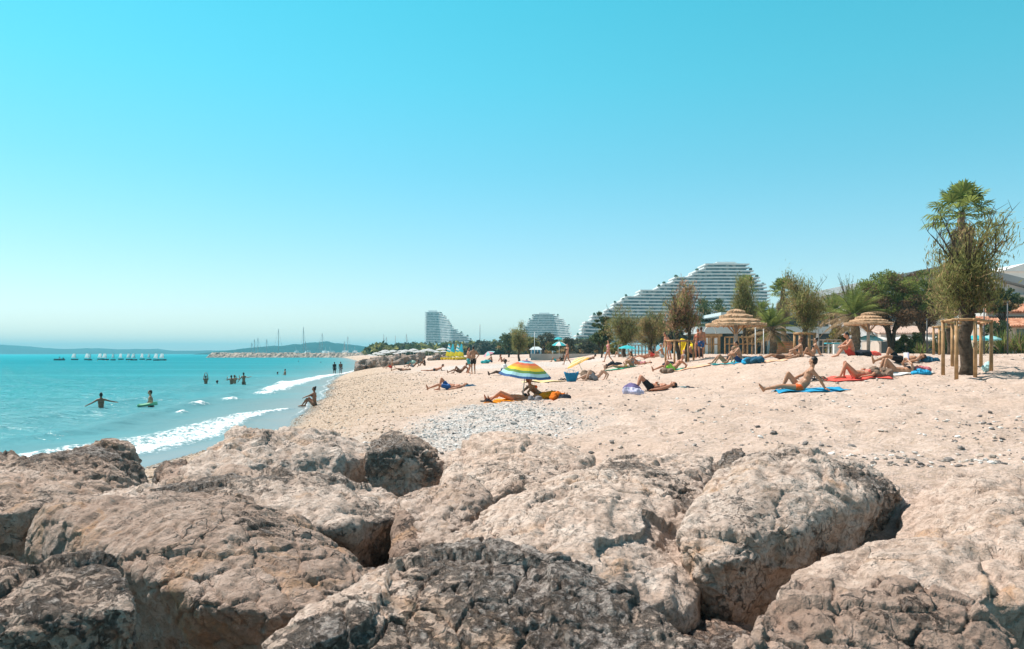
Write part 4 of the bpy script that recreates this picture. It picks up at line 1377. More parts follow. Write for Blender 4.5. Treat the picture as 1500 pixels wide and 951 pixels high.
tamarisk('wide open tamarisk with wispy upright branches beside the lamp post', b, hpx(0, 408, 50, b), 3.0, 21, fork=0.36, dens=1.15, tr=0.2, leafL=0.32, mixf=0.18)
b = HG(1091, 62)
tamarisk('narrow tamarisk standing behind the thatched shade', b, hpx(0, 416, 62, b), 2.0, 23, fork=0.4, dens=1.0, tr=0.15, mixf=0.2)
b = HG(1000, 44)
tamarisk('rusty pink tamarisk with two bare dark trunks', b, hpx(0, 426, 44, b), 1.9, 27, fork=0.42, trunks=2, dens=0.5, tr=0.12, m=PINK, m2=OLIVE, mixf=0.4, low=0.38)
b = HG(914, 64)
tamarisk('rounded olive tamarisk at the left of the tree row', b, hpx(0, 452, 64, b), 2.9, 31, fork=0.22, dens=1.1, tr=0.14, mixf=0.35, low=0.1, leafL=0.3)
b = HG(953, 62)
tamarisk('olive tamarisk with a brown trunk in the middle of the tree row', b, hpx(0, 459, 62, b), 2.8, 33, fork=0.3, dens=1.1, tr=0.14, mixf=0.45, low=0.12, leafL=0.3)
b = HG(760, 92)
tamarisk('lone tamarisk with an upright crown in front of the middle pyramid block', b, hpx(0, 479, 92, b), 2.2, 37, fork=0.3, dens=0.9, tr=0.13, mixf=0.1, low=0.15, leafL=0.3)
b = HG(1147, 78)
fan_palm('fan palm with a thick brown skirt of dead leaves right of the big apartment block', b, hpx(0, 425, 78, b), 41, nf=30, fr=0.85, pet=0.9, tr=0.22, skirt=2.3, sw=0.85)
b = HG(1093, 90)
fan_palm('palm head peeping out of the narrow tamarisk top', b, hpx(0, 419, 90, b), 43, nf=20, fr=0.8, pet=0.9, tr=0.2, skirt=1.2, sw=.6)
b = HG(1131, 58)
date_palm('short date palm with arching fronds behind the wooden counter', b, hpx(0, 478, 58, b), 2.1, 51, 40, 0.24, 0.5)
b = HG(1252, 60)
date_palm('big date palm with a stout trunk beside the second thatched shade', b, hpx(0, 459, 60, b), 3.0, 53, 50, 0.32, 0.45)
b = HG(1221, 70)
date_palm('date palm standing behind the lamp post, left of the big date palm', b, hpx(0, 455, 70, b), 2.1, 57, 44, 0.25, 0.2)
b = HG(1117, 84)
date_palm('small green palm head above the short date palm', b, hpx(0, 455, 84, b), 1.6, 59, 30, 0.2, 0.1)
b = HG(1243, 74)
tamarisk('bare wispy tree top sticking out above the big date palm', b, hpx(0, 410, 74, b), 2.1, 61, fork=0.4, dens=0.12, tr=0.12, wisps=16)
# darker mass of trees behind
for (px, Y, ytop, w, th, m_, lab, sd) in (
        (1040, 96, 436, 4.6, 1.4, DKG, 'broad dark green tree behind the rusty tamarisk', 71),
        (958, 100, 457, 4.6, 1.2, DKG, 'dark green tree showing between the two olive tamarisks', 72),
        (1062, 98, 450, 3.4, 1.2, OLIVE, 'olive tree behind the thatched shade', 73),
        (985, 90, 474, 3.8, 0.8, GRYG, 'grey green tree left of the two bare trunks', 74),
        (745, 150, 489, 4.0, 1.0, DKG, 'small dark tree left of the lone tamarisk', 75),
        (803, 140, 487, 4.2, 1.0, GRYG, 'grey palm like tree in front of the middle pyramid block', 76),
        (1470, 66, 422, 2.6, 3.4, DKG, 'dark bushy tree in front of the hall wall, right of the tall tamarisk', 77),
        (777, 130, 494, 3.0, .8, OLIVE, 'low olive tree beside the blue beach hut', 78),
        (1105, 80, 462, 3.0, 1.2, OLIVE2, 'dry olive tree between the thatched shade and the short date palm', 79)):
    b = HG(px, Y)
    clumptree('leafy_tree', lab, b, hpx(0, ytop, Y, b), w, sd, th, m_, OLIVE2, 60, 70, w, 0.45, 0.14, 'leafy trees behind the beach', 0.26, 2, 0.15)
b = HG(881, 72)
clumptree('slender_conifer', 'slender dark conifer with a thin bare trunk left of the olive tamarisks', b, hpx(0, 455, 72, b), 1.9, 81, 1.0, DKG, None, 46, 60, 1.9, 0.35, 0.09, None, 0.24, 1, hollow=0.1)
# shrubs
for (px, Y, ytop, w, m_, lab, sd) in (
        (1332, 62, 487, 2.5, OLIVE, 'round olive shrub under the umbrella pine', 91),
        (1229, 66, 474, 2.3, YELG, 'yellow green shrub beside the turquoise table tops', 92),
        (1458, 64, 466, 2.4, DKG, 'dark green shrub below the villa roofs', 93),
        (838, 100, 493, 3.6, GRYG, 'grey shrub in the hedge left of the slender conifer', 94),
        (866, 98, 496, 3.4, GRYG, 'grey leafless hedge shrub next to the slender conifer', 95),
        (812, 104, 500, 3.0, DKG, 'dark shrub beside the striped turquoise parasol', 96),
        (1385, 70, 484, 1.9, DKG, 'dark shrub behind the farther ring of posts', 97),
        (900, 86, 500, 2.4, OLIVE, 'low olive shrub behind the picket railing', 98),
        (1066, 90, 494, 2.6, YELG, 'low green shrub behind the shower cabin', 99),
        (1500, 60, 492, 2.6, GRYG, 'grey shrub cut by the right edge below the villa', 100)):
    b = HG(px, Y)
    clumptree('shrub', lab, b, hpx(0, ytop, Y, b), w, sd, 0.1, m_, OLIVE2, 46, 70, w, 0.2, 0.05, 'shrubs behind the beach', 0.2, 2, 0.15, 'shrub')


def flax(label, base, H, n, seed, m_=PALMG, spread=0.6):
    r = random.Random(seed)
    root = empty('flax_plant', base, 0, label, 'plant', 'spiky flax plants behind the posts')
    mb = MB()
    for k in range(n):
        az = r.uniform(0, 6.28); el = math.radians(r.uniform(35, 88)); L = H * r.uniform(.7, 1.1)
        d = Vector((math.cos(az) * math.cos(el), math.sin(az) * math.cos(el), math.sin(el)))
        p = Vector((r.gauss(0, spread * .3), r.gauss(0, spread * .3), 0)); side = Vector((-math.sin(az), math.cos(az), 0))
        V = []; Q = []
        mb.cur = 1 if r.random() < .3 else 0
        for i in range(6):
            w_ = 0.035 * math.sin(math.pi * (0.15 + 0.84 * i / 5))
            V += [tuple(p + side * w_), tuple(p - side * w_)]
            p = p + d * L / 5; d = (d + Vector((0, 0, -0.09))).normalized()
        for i in range(5): Q.append((2 * i, 2 * i + 1, 2 * i + 3, 2 * i + 2))
        mb.addn(V, Q)
    mb.build('leaves', [m_, PALMB], root)
    return root


for (px, Y, ytop, n_, lab, sd) in ((1350, 58, 503, 70, 'small spiky flax with pale leaves left of the farther posts', 1), (1378, 66, 490, 60, 'tall spiky flax seen through the farther posts', 2), (1472, 58, 483, 110, 'large spiky flax clump right of the near posts', 3), (1494, 57, 484, 110, 'large spiky flax clump cut by the right edge', 4), (1438, 62, 496, 50, 'spiky flax half hidden behind the turquoise parasols', 5)):
    b = HG(px, Y)
    flax(lab, b, hpx(0, ytop, Y, b) * 1.15, n_, sd)

# the far wood along the coast: one mass
g_ = np.random.default_rng(77)
mb = MB()
for i in range(330):
    px = g_.uniform(540, 880); Y = g_.uniform(270, 460)
    if px < 600: top = np.interp(px, [540, 548, 560, 575, 600], [512, 504, 503, 505, 504])
    else: top = np.interp(px, [600, 640, 700, 730, 760, 880], [503, 504, 501, 500, 500, 496])
    z = 2.2; hh = PZ(top, Y) - z; hh = hh * g_.uniform(.55, 1.02); rad = g_.uniform(2.2, 4.5)
    n = 170
    d = g_.normal(size=(n, 3)); d /= np.linalg.norm(d, axis=1, keepdims=True)
    lump = 1 + 0.35 * np.sin(d[:, 0] * 4 + i) * np.cos(d[:, 2] * 5 + i)
    P = np.array([PX(px, Y), Y, z + hh * .55]) + d * (g_.random((n, 1)) ** .3) * np.array([rad, rad, hh * .5]) * lump[:, None]
    V, A = cards(P, d + g_.normal(size=(n, 3)), 1.5 * g_.uniform(.6, 1.4, n), 0.5, g_)
    mb.cur = int(g_.integers(0, 3))
    mb.addn(V, A)
o = mb.build('wood', [DKG, GRYG, OLIVE])
tag(o, 'far green belt of trees along the coast below the stepped blocks', 'trees', kind='stuff')
# ---------------------------------------------------------------- parasols, posts, shades, boats
WOOD = mat('post_wood', (0.40, 0.235, 0.115), 0.75, 0.35, 5.0, 0.2)
WOODG = mat('grey_wood', (0.36, 0.31, 0.27), 0.8, 0.3, 5.0, 0.2)
POLE = mat('white_pole', (0.72, 0.72, 0.70), 0.4, 0.05, 4.0, 0.4)
GMET = mat('grey_metal', (0.34, 0.36, 0.37), 0.45, 0.1, 4.0, 0.5)
DMET = mat('dark_metal', (0.06, 0.065, 0.07), 0.5, 0.2, 4.0, 0.4)


def cloth(name, c, trans=0.35):
    return mat(name, c, 0.75, 0.07, 8.0, 0.15, trans=trans)


def thatch_material():
    t = NT('thatch')
    P = t.obj()
    mp = t.n('ShaderNodeMapping'); mp.inputs['Scale'].default_value = (14, 14, 1.6); t.l(P, mp.inputs[0])
    nz = t.noise(mp.outputs[0], 2.0, 5, 0.65)
    c = t.ramp(nz, [(0.25, (0.22, 0.12, 0.06)), (0.5, (0.50, 0.31, 0.18)), (0.75, (0.66, 0.46, 0.29))])
    t.l(c, t.b.inputs['Base Color']); t.b.inputs['Roughness'].default_value = 0.95
    t.l(t.bump(nz, 0.8, 0.05), t.b.inputs['Normal'])
    return t.m


THATCH = thatch_material()


def shade(px, Y, ytop, yeave, halfw, label, seed):
    b = HG(px, Y)
    H = PZ(ytop, Y) - b.z; E = PZ(yeave, Y) - b.z; R = halfw / F * Y
    root = empty('thatched_shade', b, 0, label, 'beach shade', 'thatched shades on the beach')
    MB().tube([(0, 0, -0.3), (0, 0, E + (H - E) * 0.9)], [0.11, 0.09], 12).build('post', WOODG, root, smooth=True)
    r = random.Random(seed)
    st = MB()
    for k in range(8):
        a = k * math.pi / 4 + 0.2
        st.tube([(0, 0, E + (H - E) * .8), (math.cos(a) * R * .93, math.sin(a) * R * .93, E + 0.02)], 0.03, 6)
        st.tube([(0, 0, E * .72), (math.cos(a) * R * .5, math.sin(a) * R * .5, E + (H - E) * .38)], 0.025, 6)
    st.build('roof_frame', WOOD, root)
    # four overlapping skirts of reed
    for t in range(4):
        u0, u1 = t / 4, (t + 1) / 4 + (0.05 if t < 3 else 0)
        n = 64; m = MB(); V = []
        cu = lambda u: E + (H - E) * (1 - u) ** 1.12
        for (u, dz) in ((max(0, u0 - .06), -0.02), ((u0 + u1) / 2, 0.10), (u1, 0.15), (u1 + .003, 0.03), ((u0 + u1) / 2, 0.0), (max(0, u0 - .06), -0.08)):
            for k in range(n):
                a = 2 * math.pi * k / n
                jit = r.uniform(-.035, .035) if u >= u1 else 0
                rr = max(0.02, (u + (jit * .5)) * R)
                V.append((rr * math.cos(a), rr * math.sin(a), cu(min(u, 1.0)) + dz + jit))
        Q = [(i * n + k, i * n + (k + 1) % n, (i + 1) * n + (k + 1) % n, (i + 1) * n + k) for i in range(5) for k in range(n)]
        m.addn(V, Q)
        # loose reed ends
        VV = []; TT = []
        for k in range(260):
            a = r.uniform(0, 6.283); z1 = cu(u1) + r.uniform(.06, .13); d = r.uniform(.04, .12); wv = 0.012
            b_ = len(VV); R1 = u1 * R
            VV += [(R1 * math.cos(a - wv), R1 * math.sin(a - wv), z1), (R1 * math.cos(a + wv), R1 * math.sin(a + wv), z1), ((R1 + d * .5) * math.cos(a), (R1 + d * .5) * math.sin(a), z1 - d)]
            TT.append((b_, b_ + 1, b_ + 2))
        m.addn(VV, TT)
        m.build('thatch_tier', THATCH, root)
    return root


shade(1078, 40, 452, 479, 43, 'larger thatched shade over the seated couple', 1)
shade(1272, 52, 457, 476.5, 33, 'thatched shade in front of the big date palm', 2)


def parasol(label, base, H, R, rings, tilt=(0, 0), dome=0.42, n=8, valance=0.0, group='beach parasols on the sand', pole=POLE, cap=None, name='beach_parasol', alt=None, tk=0.018):
    """rings: list of (outer radius 0-1, material); alt: colour of every second panel"""
    root = empty(name, base, 0, label, 'parasol', group)
    T = Matrix.Rotation(math.radians(tilt[0]), 4, 'Y') @ Matrix.Rotation(math.radians(tilt[1]), 4, 'X')
    MB().tube([T @ Vector((0, 0, -0.25)), T @ Vector((0, 0, H * 0.98))], tk, 8).build('pole', pole, root, smooth=True)
    mats = [m for _, m in rings] + ([alt] if alt else [])
    m = MB(); hh = R * dome

    def pt(u, a, k2):
        # cloth sags between the ribs
        sag = 1 - 0.055 * u * math.sin(k2 * math.pi) ** 2
        z = H - hh * (u ** 1.7) - 0.03 * R * u * math.sin(k2 * math.pi) ** 2
        return tuple(T @ Vector((R * u * sag * math.cos(a), R * u * sag * math.sin(a), z)))
    us = [0.0]; mi = []
    for j, (ro, _) in enumerate(rings):
        st = max(1, int((ro - us[-1]) / 0.09))
        u0 = us[-1]
        for q in range(st):
            us.append(u0 + (ro - u0) * (q + 1) / st); mi.append(j)
    sub_ = 5
    for k in range(n):
        for i in range(len(us) - 1):
            V = []; Q = []
            for q in range(sub_ + 1):
                kk = q / sub_; a = 2 * math.pi * (k + kk) / n + 0.2
                V += [pt(us[i], a, kk), pt(us[i + 1], a, kk)]
            for q in range(sub_): Q.append((2 * q, 2 * q + 1, 2 * q + 3, 2 * q + 2))
            m.cur = len(rings) if (alt and k % 2) else mi[i]
            m.addn(V, Q)
            if valance and i == len(us) - 2:
                V = []
                for q in range(sub_ + 1):
                    kk = q / sub_; a = 2 * math.pi * (k + kk) / n + 0.2
                    p = pt(1, a, kk); V += [p, (p[0], p[1], p[2] - valance)]
                m.addn(V, Q)
    m.build('canopy', mats, root, smooth=False)
    rb = MB()
    for k in range(n):
        a = 2 * math.pi * k / n + 0.2
        pts = [Vector(pt(u, a, 0)) + Vector((0, 0, -0.012)) for u in (0.03, .3, .6, .85, 1.0)]
        rb.tube(pts, 0.006, 4)
        rb.tube([T @ Vector((0, 0, H - hh * 1.25)), Vector(pt(.55, a, 0)) - Vector((0, 0, .015))], 0.005, 4)
    rb.build('rib_frame', GMET, root)
    MB().ellipsoid(T @ Vector((0, 0, H + 0.02)), (0.035, 0.035, 0.05), T, 8, 6).build('finial', cap or pole, root)
    return root


C = lambda n, c: cloth(n, c)
RB = [(0.10, C('cloth_pink', (0.70, 0.20, 0.34))), (0.19, C('cloth_navy', (0.06, 0.14, 0.36))), (0.30, C('cloth_sky', (0.42, 0.70, 0.78))),
      (0.44, C('cloth_coral', (0.80, 0.20, 0.10))), (0.57, C('cloth_orange', (0.82, 0.36, 0.07))), (0.70, C('cloth_yellow', (0.85, 0.66, 0.06))),
      (0.80, C('cloth_green', (0.16, 0.33, 0.10))), (0.92, C('cloth_pale_blue', (0.42, 0.72, 0.80))), (1.0, C('cloth_blue', (0.05, 0.13, 0.32)))]
g0 = G(765, 587)
parasol('rainbow striped parasol tilted towards the viewer beside the orange towel', g0, (PZ(527.5, g0.y) - g0.z), 39.5 / F * g0.y, RB, tilt=(6, 5), dome=0.56, valance=0.0)
YEL = C('cloth_straw_yellow', (0.80, 0.48, 0.10)); YEL2 = C('cloth_straw_white', (0.82, 0.72, 0.46))
g1 = G(855.5, 548)
TURQ = C('cloth_turquoise', (0.06, 0.52, 0.58)); WCL = C('cloth_white', (0.82, 0.82, 0.80)); PALET = C('cloth_pale_turquoise', (0.35, 0.70, 0.72))
YR = []
for i in range(10): YR.append(((i + 1) / 10, YEL if i % 3 == 0 else YEL2))
parasol('yellow striped parasol lying far over on a slanted thin pole', g1, (PZ(523, g1.y) - g1.z) * 1.02, 19 / F * g1.y, YR, tilt=(-26, -6), dome=0.40)
g2 = G(918, 536)
parasol('plain turquoise parasol over the group on the sand, between the walking woman and the trees', g2, (PZ(506, g2.y) - g2.z), 14.5 / F * g2.y, [(1.0, TURQ)], tilt=(2, 0), dome=0.32)
g3 = G(819, 529)
parasol('turquoise and white panelled parasol beside the woman walking near the yellow parasol', g3, (PZ(500.5, g3.y) - g3.z), 11 / F * g3.y, [(1.0, TURQ)], tilt=(0, 6), dome=0.45, alt=WCL)
g4 = G(720, 527.5)
parasol('small pink and turquoise parasol leaning left behind the seated pair', g4, (PZ(514, g4.y) - g4.z), 9.5 / F * g4.y, [(1.0, C('cloth_rose', (0.72, 0.36, 0.42)))], tilt=(-24, 10), dome=0.42, alt=PALET)
b5 = HG(1273, 60)
parasol('wide turquoise parasol with a white underside in front of the stout date palm', b5, PZ(491, 60) - b5.z, 18.5 / F * 60, [(0.55, TURQ), (1.0, PALET)], tilt=(3, 6), dome=0.34)
b5 = HG(1429, 56)
parasol('turquoise parasol seen between the near wooden posts', b5, PZ(491, 56) - b5.z, 16 / F * 56, [(1.0, TURQ)], dome=0.34, valance=0.08)
b5 = HG(1449, 58)
parasol('paler turquoise parasol just right of the one between the posts', b5, PZ(491.5, 58) - b5.z, 16 / F * 58, [(1.0, PALET)], dome=0.34, valance=0.08)
b5 = HG(818, 124)
parasol('small turquoise parasol half behind the striped turquoise parasol', b5, PZ(494, 124) - b5.z, 7 / F * 124, [(1.0, TURQ)], dome=0.45)
# white parasols of the beach restaurant
b5 = HG(1245, 70)
wp = parasol('white restaurant parasol under the trees', b5, PZ(494, 70) - b5.z, 15 / F * 70, [(1.0, WCL)], dome=0.30, group='white restaurant parasols', n=8, valance=0.1)
for px, Y, dz in ((1262, 74, .1), (1290, 72, .2), (1308, 76, .3), (1322, 71, .25), (1338, 75, .3), (1355, 70, 0.2), (1376, 76, .4), (1397, 73, .4)):
    c = copy_tree(wp); c.location = HG(px, Y) + Vector((0, 0, dz - .1))
# far beach club: white sunshades and teal ones in rows
b5 = HG(560, 240)
fp = parasol('white sunshade in the far beach club', b5, 2.3, 1.35, [(1.0, cloth('weathered_white', (0.62, 0.63, 0.63)))], dome=0.32, group='far white sunshades', n=6)
r5 = random.Random(8)
for k in range(34):
    px = 543 + k * 3.3 + r5.uniform(-2, 2); Y = r5.uniform(200, 262)
    c = copy_tree(fp); c.location = HG(px, Y); s_ = r5.uniform(.65, 1.1); c.scale = (s_, s_, s_)


# posts around the young trees
def guard(label, posts, Y, ytop, rails, rad=0.05):
    """posts: (px, extra depth); rails join consecutive posts at the top"""
    b = HG(posts[0][0], Y)
    root = empty('tree_guard', b, 0, label, 'tree guard', 'rings of wooden posts around trees')
    tops = []
    for px, dy in posts:
        p = HG(px * (Y / (Y + dy)) + 750 * (1 - Y / (Y + dy)) if False else px, Y + dy)
        zt = PZ(ytop, Y)
        MB().tube([(p.x - b.x, p.y - b.y, p.z - b.z - .2), (p.x - b.x, p.y - b.y, zt - b.z)], [rad * 1.05, rad * .95], 10).build('post', WOOD, root, smooth=True)
        tops.append(Vector((p.x - b.x, p.y - b.y, zt - b.z - .03)))
    for i, j in rails:
        d = (tops[j] - tops[i]).normalized() * 0.12
        MB().tube([tops[i] - d + Vector((0, 0, rad)), tops[j] + d + Vector((0, 0, rad))], rad * 0.75, 8).build('rail', WOOD, root, smooth=True)
    return root


guard('nearest ring of wooden posts with top rails around the leaning tamarisk trunk', [(1381.5, 0), (1401, -1.0), (1428.5, -1.1), (1452, 0.2), (1437, 1.6), (1395, 1.5)], YT, 471.5, [(0, 1), (1, 2), (2, 3), (3, 4), (4, 5), (5, 0)], 0.05)
guard('farther ring of wooden posts around the slim tamarisk', [(1367.5, 0), (1376, -.8), (1403, -.6), (1411, .6), (1390, 1.2)], 43, 480, [(0, 1), (1, 2), (2, 3), (3, 4), (4, 0)], 0.06)
guard('ring of wooden posts around the wide open tamarisk', [(1164, 0), (1172, -.9), (1185.5, -.9), (1193, 0.1), (1179, 1.0)], 50, 490, [(0, 1), (1, 2), (2, 3), (3, 4), (4, 0)], 0.085)
guard('ring of wooden posts around the bare trunks of the rusty tamarisk', [(975, 0), (988, -.9), (1008, -.8), (1016, .3), (996, 1.1)], 44, 500, [(0, 1), (1, 2), (2, 3), (3, 4), (4, 0)], 0.055)


def railing(label, px0, px1, Y0, Y1, ytop, n, name='wooden_railing', m=WOOD, pick=0):
    b = HG(px0, Y0)
    root = empty(name, b, 0, label, 'railing')
    tops = []
    for i in range(n):
        u = i / (n - 1); Y = Y0 + (Y1 - Y0) * u; p = HG(px0 + (px1 - px0) * u, Y); zt = PZ(ytop, Y)
        MB().tube([(p.x - b.x, p.y - b.y, p.z - b.z - .2), (p.x - b.x, p.y - b.y, zt - b.z)], 0.055, 8).build('post', m, root)
        tops.append(Vector((p.x - b.x, p.y - b.y, zt - b.z)))
    MB().tube([tops[0], tops[-1]], 0.05, 6).build('top_rail', m, root)
    lo = Vector((0, 0, -0.5))
    MB().tube([tops[0] + lo, tops[-1] + lo], 0.04, 6).build('lower_rail', m, root)


railing('grey wooden picket railing under the olive tamarisks', 906, 960, 66, 66, 505.5, 12, m=WOODG)
railing('wooden railing left of the shower cabin', 1018, 1052, 56, 56, 494, 6)
railing('wooden railing right of the shower cabin, behind the seated couple', 1062, 1108, 58, 58, 494, 8)
railing('light wooden railing in front of the turquoise tables', 1186, 1232, 62, 62, 498, 8, m=WOODG)


# shower cabin, counter, blue hut, tables
def rel(px, py, Y, b):
    return Vector((PX(px, Y) - b.x, Y - b.y, PZ(py, Y) - b.z))


b = HG(1046, 56)
root = empty('shower_cabin', b, 0, 'small white cabin with wooden frame and a round arch beside the thatched shade', 'cabin')
for px in (1032.5, 1044): slab(px, px + 8, 495, 520.5, 56, 0.9, WHITE, 'panel', root, b)
for px in (1031, 1042, 1054): slab(px - 1, px + 1.2, 492, 521, 55.94, 0.1, WOOD, 'post', root, b)
slab(1030, 1058, 489.5, 493, 55.9, 1.1, WOOD, 'roof_beam', root, b)
arc = [rel(1040 + 9 * math.cos(t), 490 - 12 * math.sin(t), 56.3, b) for t in np.linspace(0, math.pi, 12)]
MB().tube(arc, 0.035, 6).build('arch', POLE, root)
b = HG(1148, 60)
root = empty('wooden_counter', b, 0, 'orange wooden beach bar counter in front of the short date palm', 'counter')
x0, x1 = PX(1135, 60) - b.x, PX(1163, 60) - b.x
for k in range(6):
    MB().box(((x0 + x1) / 2, 0, 0.1 + k * 0.145), (x1 - x0, 0.06, 0.13)).build('plank', mat('orange_wood', (0.44, 0.20, 0.09), 0.7, 0.3, 4.0) if k == 0 else bpy.data.materials['orange_wood'], root)
MB().box(((x0 + x1) / 2 - .05, 0.2, 0.95), (x1 - x0 + 0.3, 0.6, 0.06)).build('worktop', WOOD, root)
for x in (x0, x1): MB().box((x, 0.05, 0.42), (0.09, 0.09, 0.95)).build('post', WOOD, root)
for px, lab in ((1214, 'tall bar table with a turquoise top, left of the pair'), (1223, 'tall bar table with a turquoise top, right of the pair')):
    b = HG(px, 58)
    root = empty('bar_table', b, 0, lab, 'table', 'turquoise bar tables')
    z = PZ(503, 58) - b.z
    MB().box((0, 0, z), (0.5, 0.5, 0.09)).build('tabletop', mat('turquoise_top', (0.05, 0.42, 0.50), 0.5), root)
    MB().tube([(0, 0, -.1), (0, 0, z)], 0.05, 8).build('leg', WHITE, root)
b = HG(1224, 61)
root = MB().box((0.25, 0, 0.45), (0.75, 0.5, 0.95)).box((0.25, -0.27, 0.55), (0.6, 0.03, 0.6)).box((0.25, 0, 0.94), (0.85, 0.6, 0.05)).build('white_cabinet', WHITE, None, loc=b)
tag(root, 'white cabinet standing right of the turquoise bar tables', 'cabinet')
b = HG(785, 128)
root = empty('beach_hut', b, 0, 'small blue beach hut with a pale hipped roof behind the rainbow parasol', 'hut')
hw = 9.0 / F * 128; hz = PZ(512.5, 128) - b.z; ht = PZ(508, 128) - b.z
BLUE = mat('blue_board', (0.06, 0.24, 0.38), 0.6, 0.15, 3.0)
MB().box((0, 0, hz / 2), (hw * 1.7, 1.6, hz)).build('wall', BLUE, root)
MB().add([(-hw * 1.1, -1.1, hz), (hw * 1.1, -1.1, hz), (hw * 1.1, 1.1, hz), (-hw * 1.1, 1.1, hz), (-hw * .45, 0, ht), (hw * .45, 0, ht)], [(0, 1, 5, 4), (1, 2, 5), (2, 3, 4, 5), (3, 0, 4), (3, 2, 1, 0)]).build('roof', TEALW, root)
for x in (-.9, -.3, .3, .9): MB().box((x * hw * .85, -0.83, hz / 2), (0.09, 0.08, hz)).build('post', WHITE, root)
MB().box((0.2, -0.82, hz * .55), (hw * .5, 0.05, hz * .5)).build('window', GLASS, root)
b = HG(819, 116)
root = empty('beach_kiosk', b, 0, 'pale blue kiosk with posts under the striped turquoise parasol', 'kiosk')
kh = PZ(511, 116) - b.z
MB().box((0, .5, kh / 2), (1.9, 1.4, kh)).build('wall', mat('pale_blue_board', (0.25, 0.42, 0.50), 0.6, 0.1, 3.0), root)
MB().box((0, .4, kh + .05), (2.3, 1.9, 0.1)).build('roof', WHITE, root)
for x in (-.9, -.3, .3, .9): MB().box((x, -.25, kh / 2), (0.07, 0.07, kh)).build('post', WHITE, root)


# lamp posts and poles
def pole(name, label, px, Y, ytop, rad, m, cat='pole', lamp=0, group=None):
    b = HG(px, Y)
    h = PZ(ytop, Y) - b.z
    root = empty(name, b, 0, label, cat, group)
    MB().tube([(0, 0, -.2), (0, 0, h)], [rad, rad * .75], 8).build('post', m, root, smooth=True)
    if lamp:
        MB().tube([(0, 0, h - .03), (-.28, -.1, h + .06), (-.6, -.2, h + .05)], 0.022, 6).build('arm', m, root)
        MB().ellipsoid((-.68, -.23, h + .05), (0.17, 0.08, 0.045), None, 10, 6).build('lamp_head', m, root)
    else:
        MB().lathe([(0.0, h + .06), (rad * 1.3, h + .03), (rad * 1.3, h - .02), (rad * .7, h - .04)], 8).build('cap', m, root)
    return root


pole('lamp_post', 'slim grey lamp post between the wide tamarisk and the date palms', 1199, 60, 446, 0.05, GMET, 'lamp post', 1)
pole('flag_pole', 'white pole under the right edge of the larger thatched shade', 1106.5, 52, 481, 0.035, POLE, group=None)
pole('flag_pole', 'second white pole, just left of the short date palm', 1118.5, 52, 483, 0.035, POLE)
pole('lamp_post', 'dark post rising beside the umbrella pine shrub', 1358, 50, 468, 0.055, DMET)
pole('lamp_post', 'thin dark post between the villa and the near posts', 1441.5, 52, 445, 0.05, DMET)
pole('lamp_post', 'dark post in front of the villa window wall', 1476, 54, 443, 0.055, DMET)
pole('radio_mast', 'thin grey mast standing alone right of the far tower block', 703, 420, 476, 0.22, GMET, 'mast')
pole('flag_pole', 'pale pole in front of the middle pyramid block', 783, 125, 487, 0.05, POLE)


# ---------------- boats
HULLW = mat('white_hull', (0.75, 0.76, 0.76), 0.35, 0.05, 1.0, 0.5)
HULLD = mat('dark_hull', (0.05, 0.06, 0.07), 0.45, 0.2, 1.0, 0.4)
SAILW = cloth('sail_white', (0.80, 0.80, 0.78), 0.4)


def hull(mb, L, B, H, sheer=0.12, n=12, sharp=1.0):
    V = []; m = 7
    for i in range(n + 1):
        u = i / n
        w = B / 2 * (1 - max(0, (u - 0.35) / 0.65) ** 2.2 * sharp) * (0.82 + 0.18 * min(1, u / .3))
        top = H * (1 + sheer * (2 * u - .6) ** 2)
        for j in range(m):
            a = (j / (m - 1) - .5) * 2
            V.append(((u - .45) * L, a * w, top * (abs(a) ** 2.6) - H * 0.25 * (1 - abs(a) ** 2.6)))
    Q = [(i * m + j, i * m + j + 1, (i + 1) * m + j + 1, (i + 1) * m + j) for i in range(n) for j in range(m - 1)]
    mb.addn(V, Q)
    b = mb.n
    D = []
    for i in range(n + 1):
        D += [tuple(np.array(V[i * m]) * [1, .99, 1] - [0, 0, 0.05]), tuple(np.array(V[i * m + m - 1]) * [1, .99, 1] - [0, 0, 0.05])]
    mb.addn(D, [(2 * i, 2 * i + 2, 2 * i + 3, 2 * i + 1) for i in range(n)])
    mb.add([V[j] for j in range(m)], [tuple(range(m))])
    return mb


def sailmesh(L, H, peak=0.0, bulge=0.25):
    """four-sided sprit sail"""
    V = []; nu, nv = 6, 8
    for j in range(nv + 1):
        v = j / nv
        wv = L * (1 - v) + L * peak * v
        for i in range(nu + 1):
            u = i / nu
            V.append((-u * wv, bulge * math.sin(u * math.pi) * math.sin(min(1, v + .15) * math.pi * .9), v * H + 0.12 * u * H * (1 if peak else 0)))
    Q = [(j * (nu + 1) + i, j * (nu + 1) + i + 1, (j + 1) * (nu + 1) + i + 1, (j + 1) * (nu + 1) + i) for j in range(nv) for i in range(nu)]
    return V, Q


def dinghy(label, px, py, rz):
    Y = EYE * F / (py - HZ)
    root = empty('sailing_dinghy', (PX(px, Y), Y, 0.05), rz, label, 'sailing boat', 'small white sailing dinghies in a row')
    hull(MB(), 2.6, 1.25, 0.42).build('hull', HULLD if rz < 0.5 else HULLW, root, smooth=True)
    MB().tube([(0.55, 0, 0.2), (0.5, 0, 2.6)], 0.03, 6).tube([(0.55, 0, 0.75), (-1.2, 0.1, 0.7)], 0.022, 5).tube([(0.55, 0, 1.1), (-.6, 0, 2.95)], 0.018, 5).build('mast', HULLD, root)
    V, Q = sailmesh(1.65, 1.75, 0.62)
    MB().addn(np.array(V) + np.array([0.5, 0, 0.78]), Q).build('sail', SAILW, root, smooth=True)
    return root


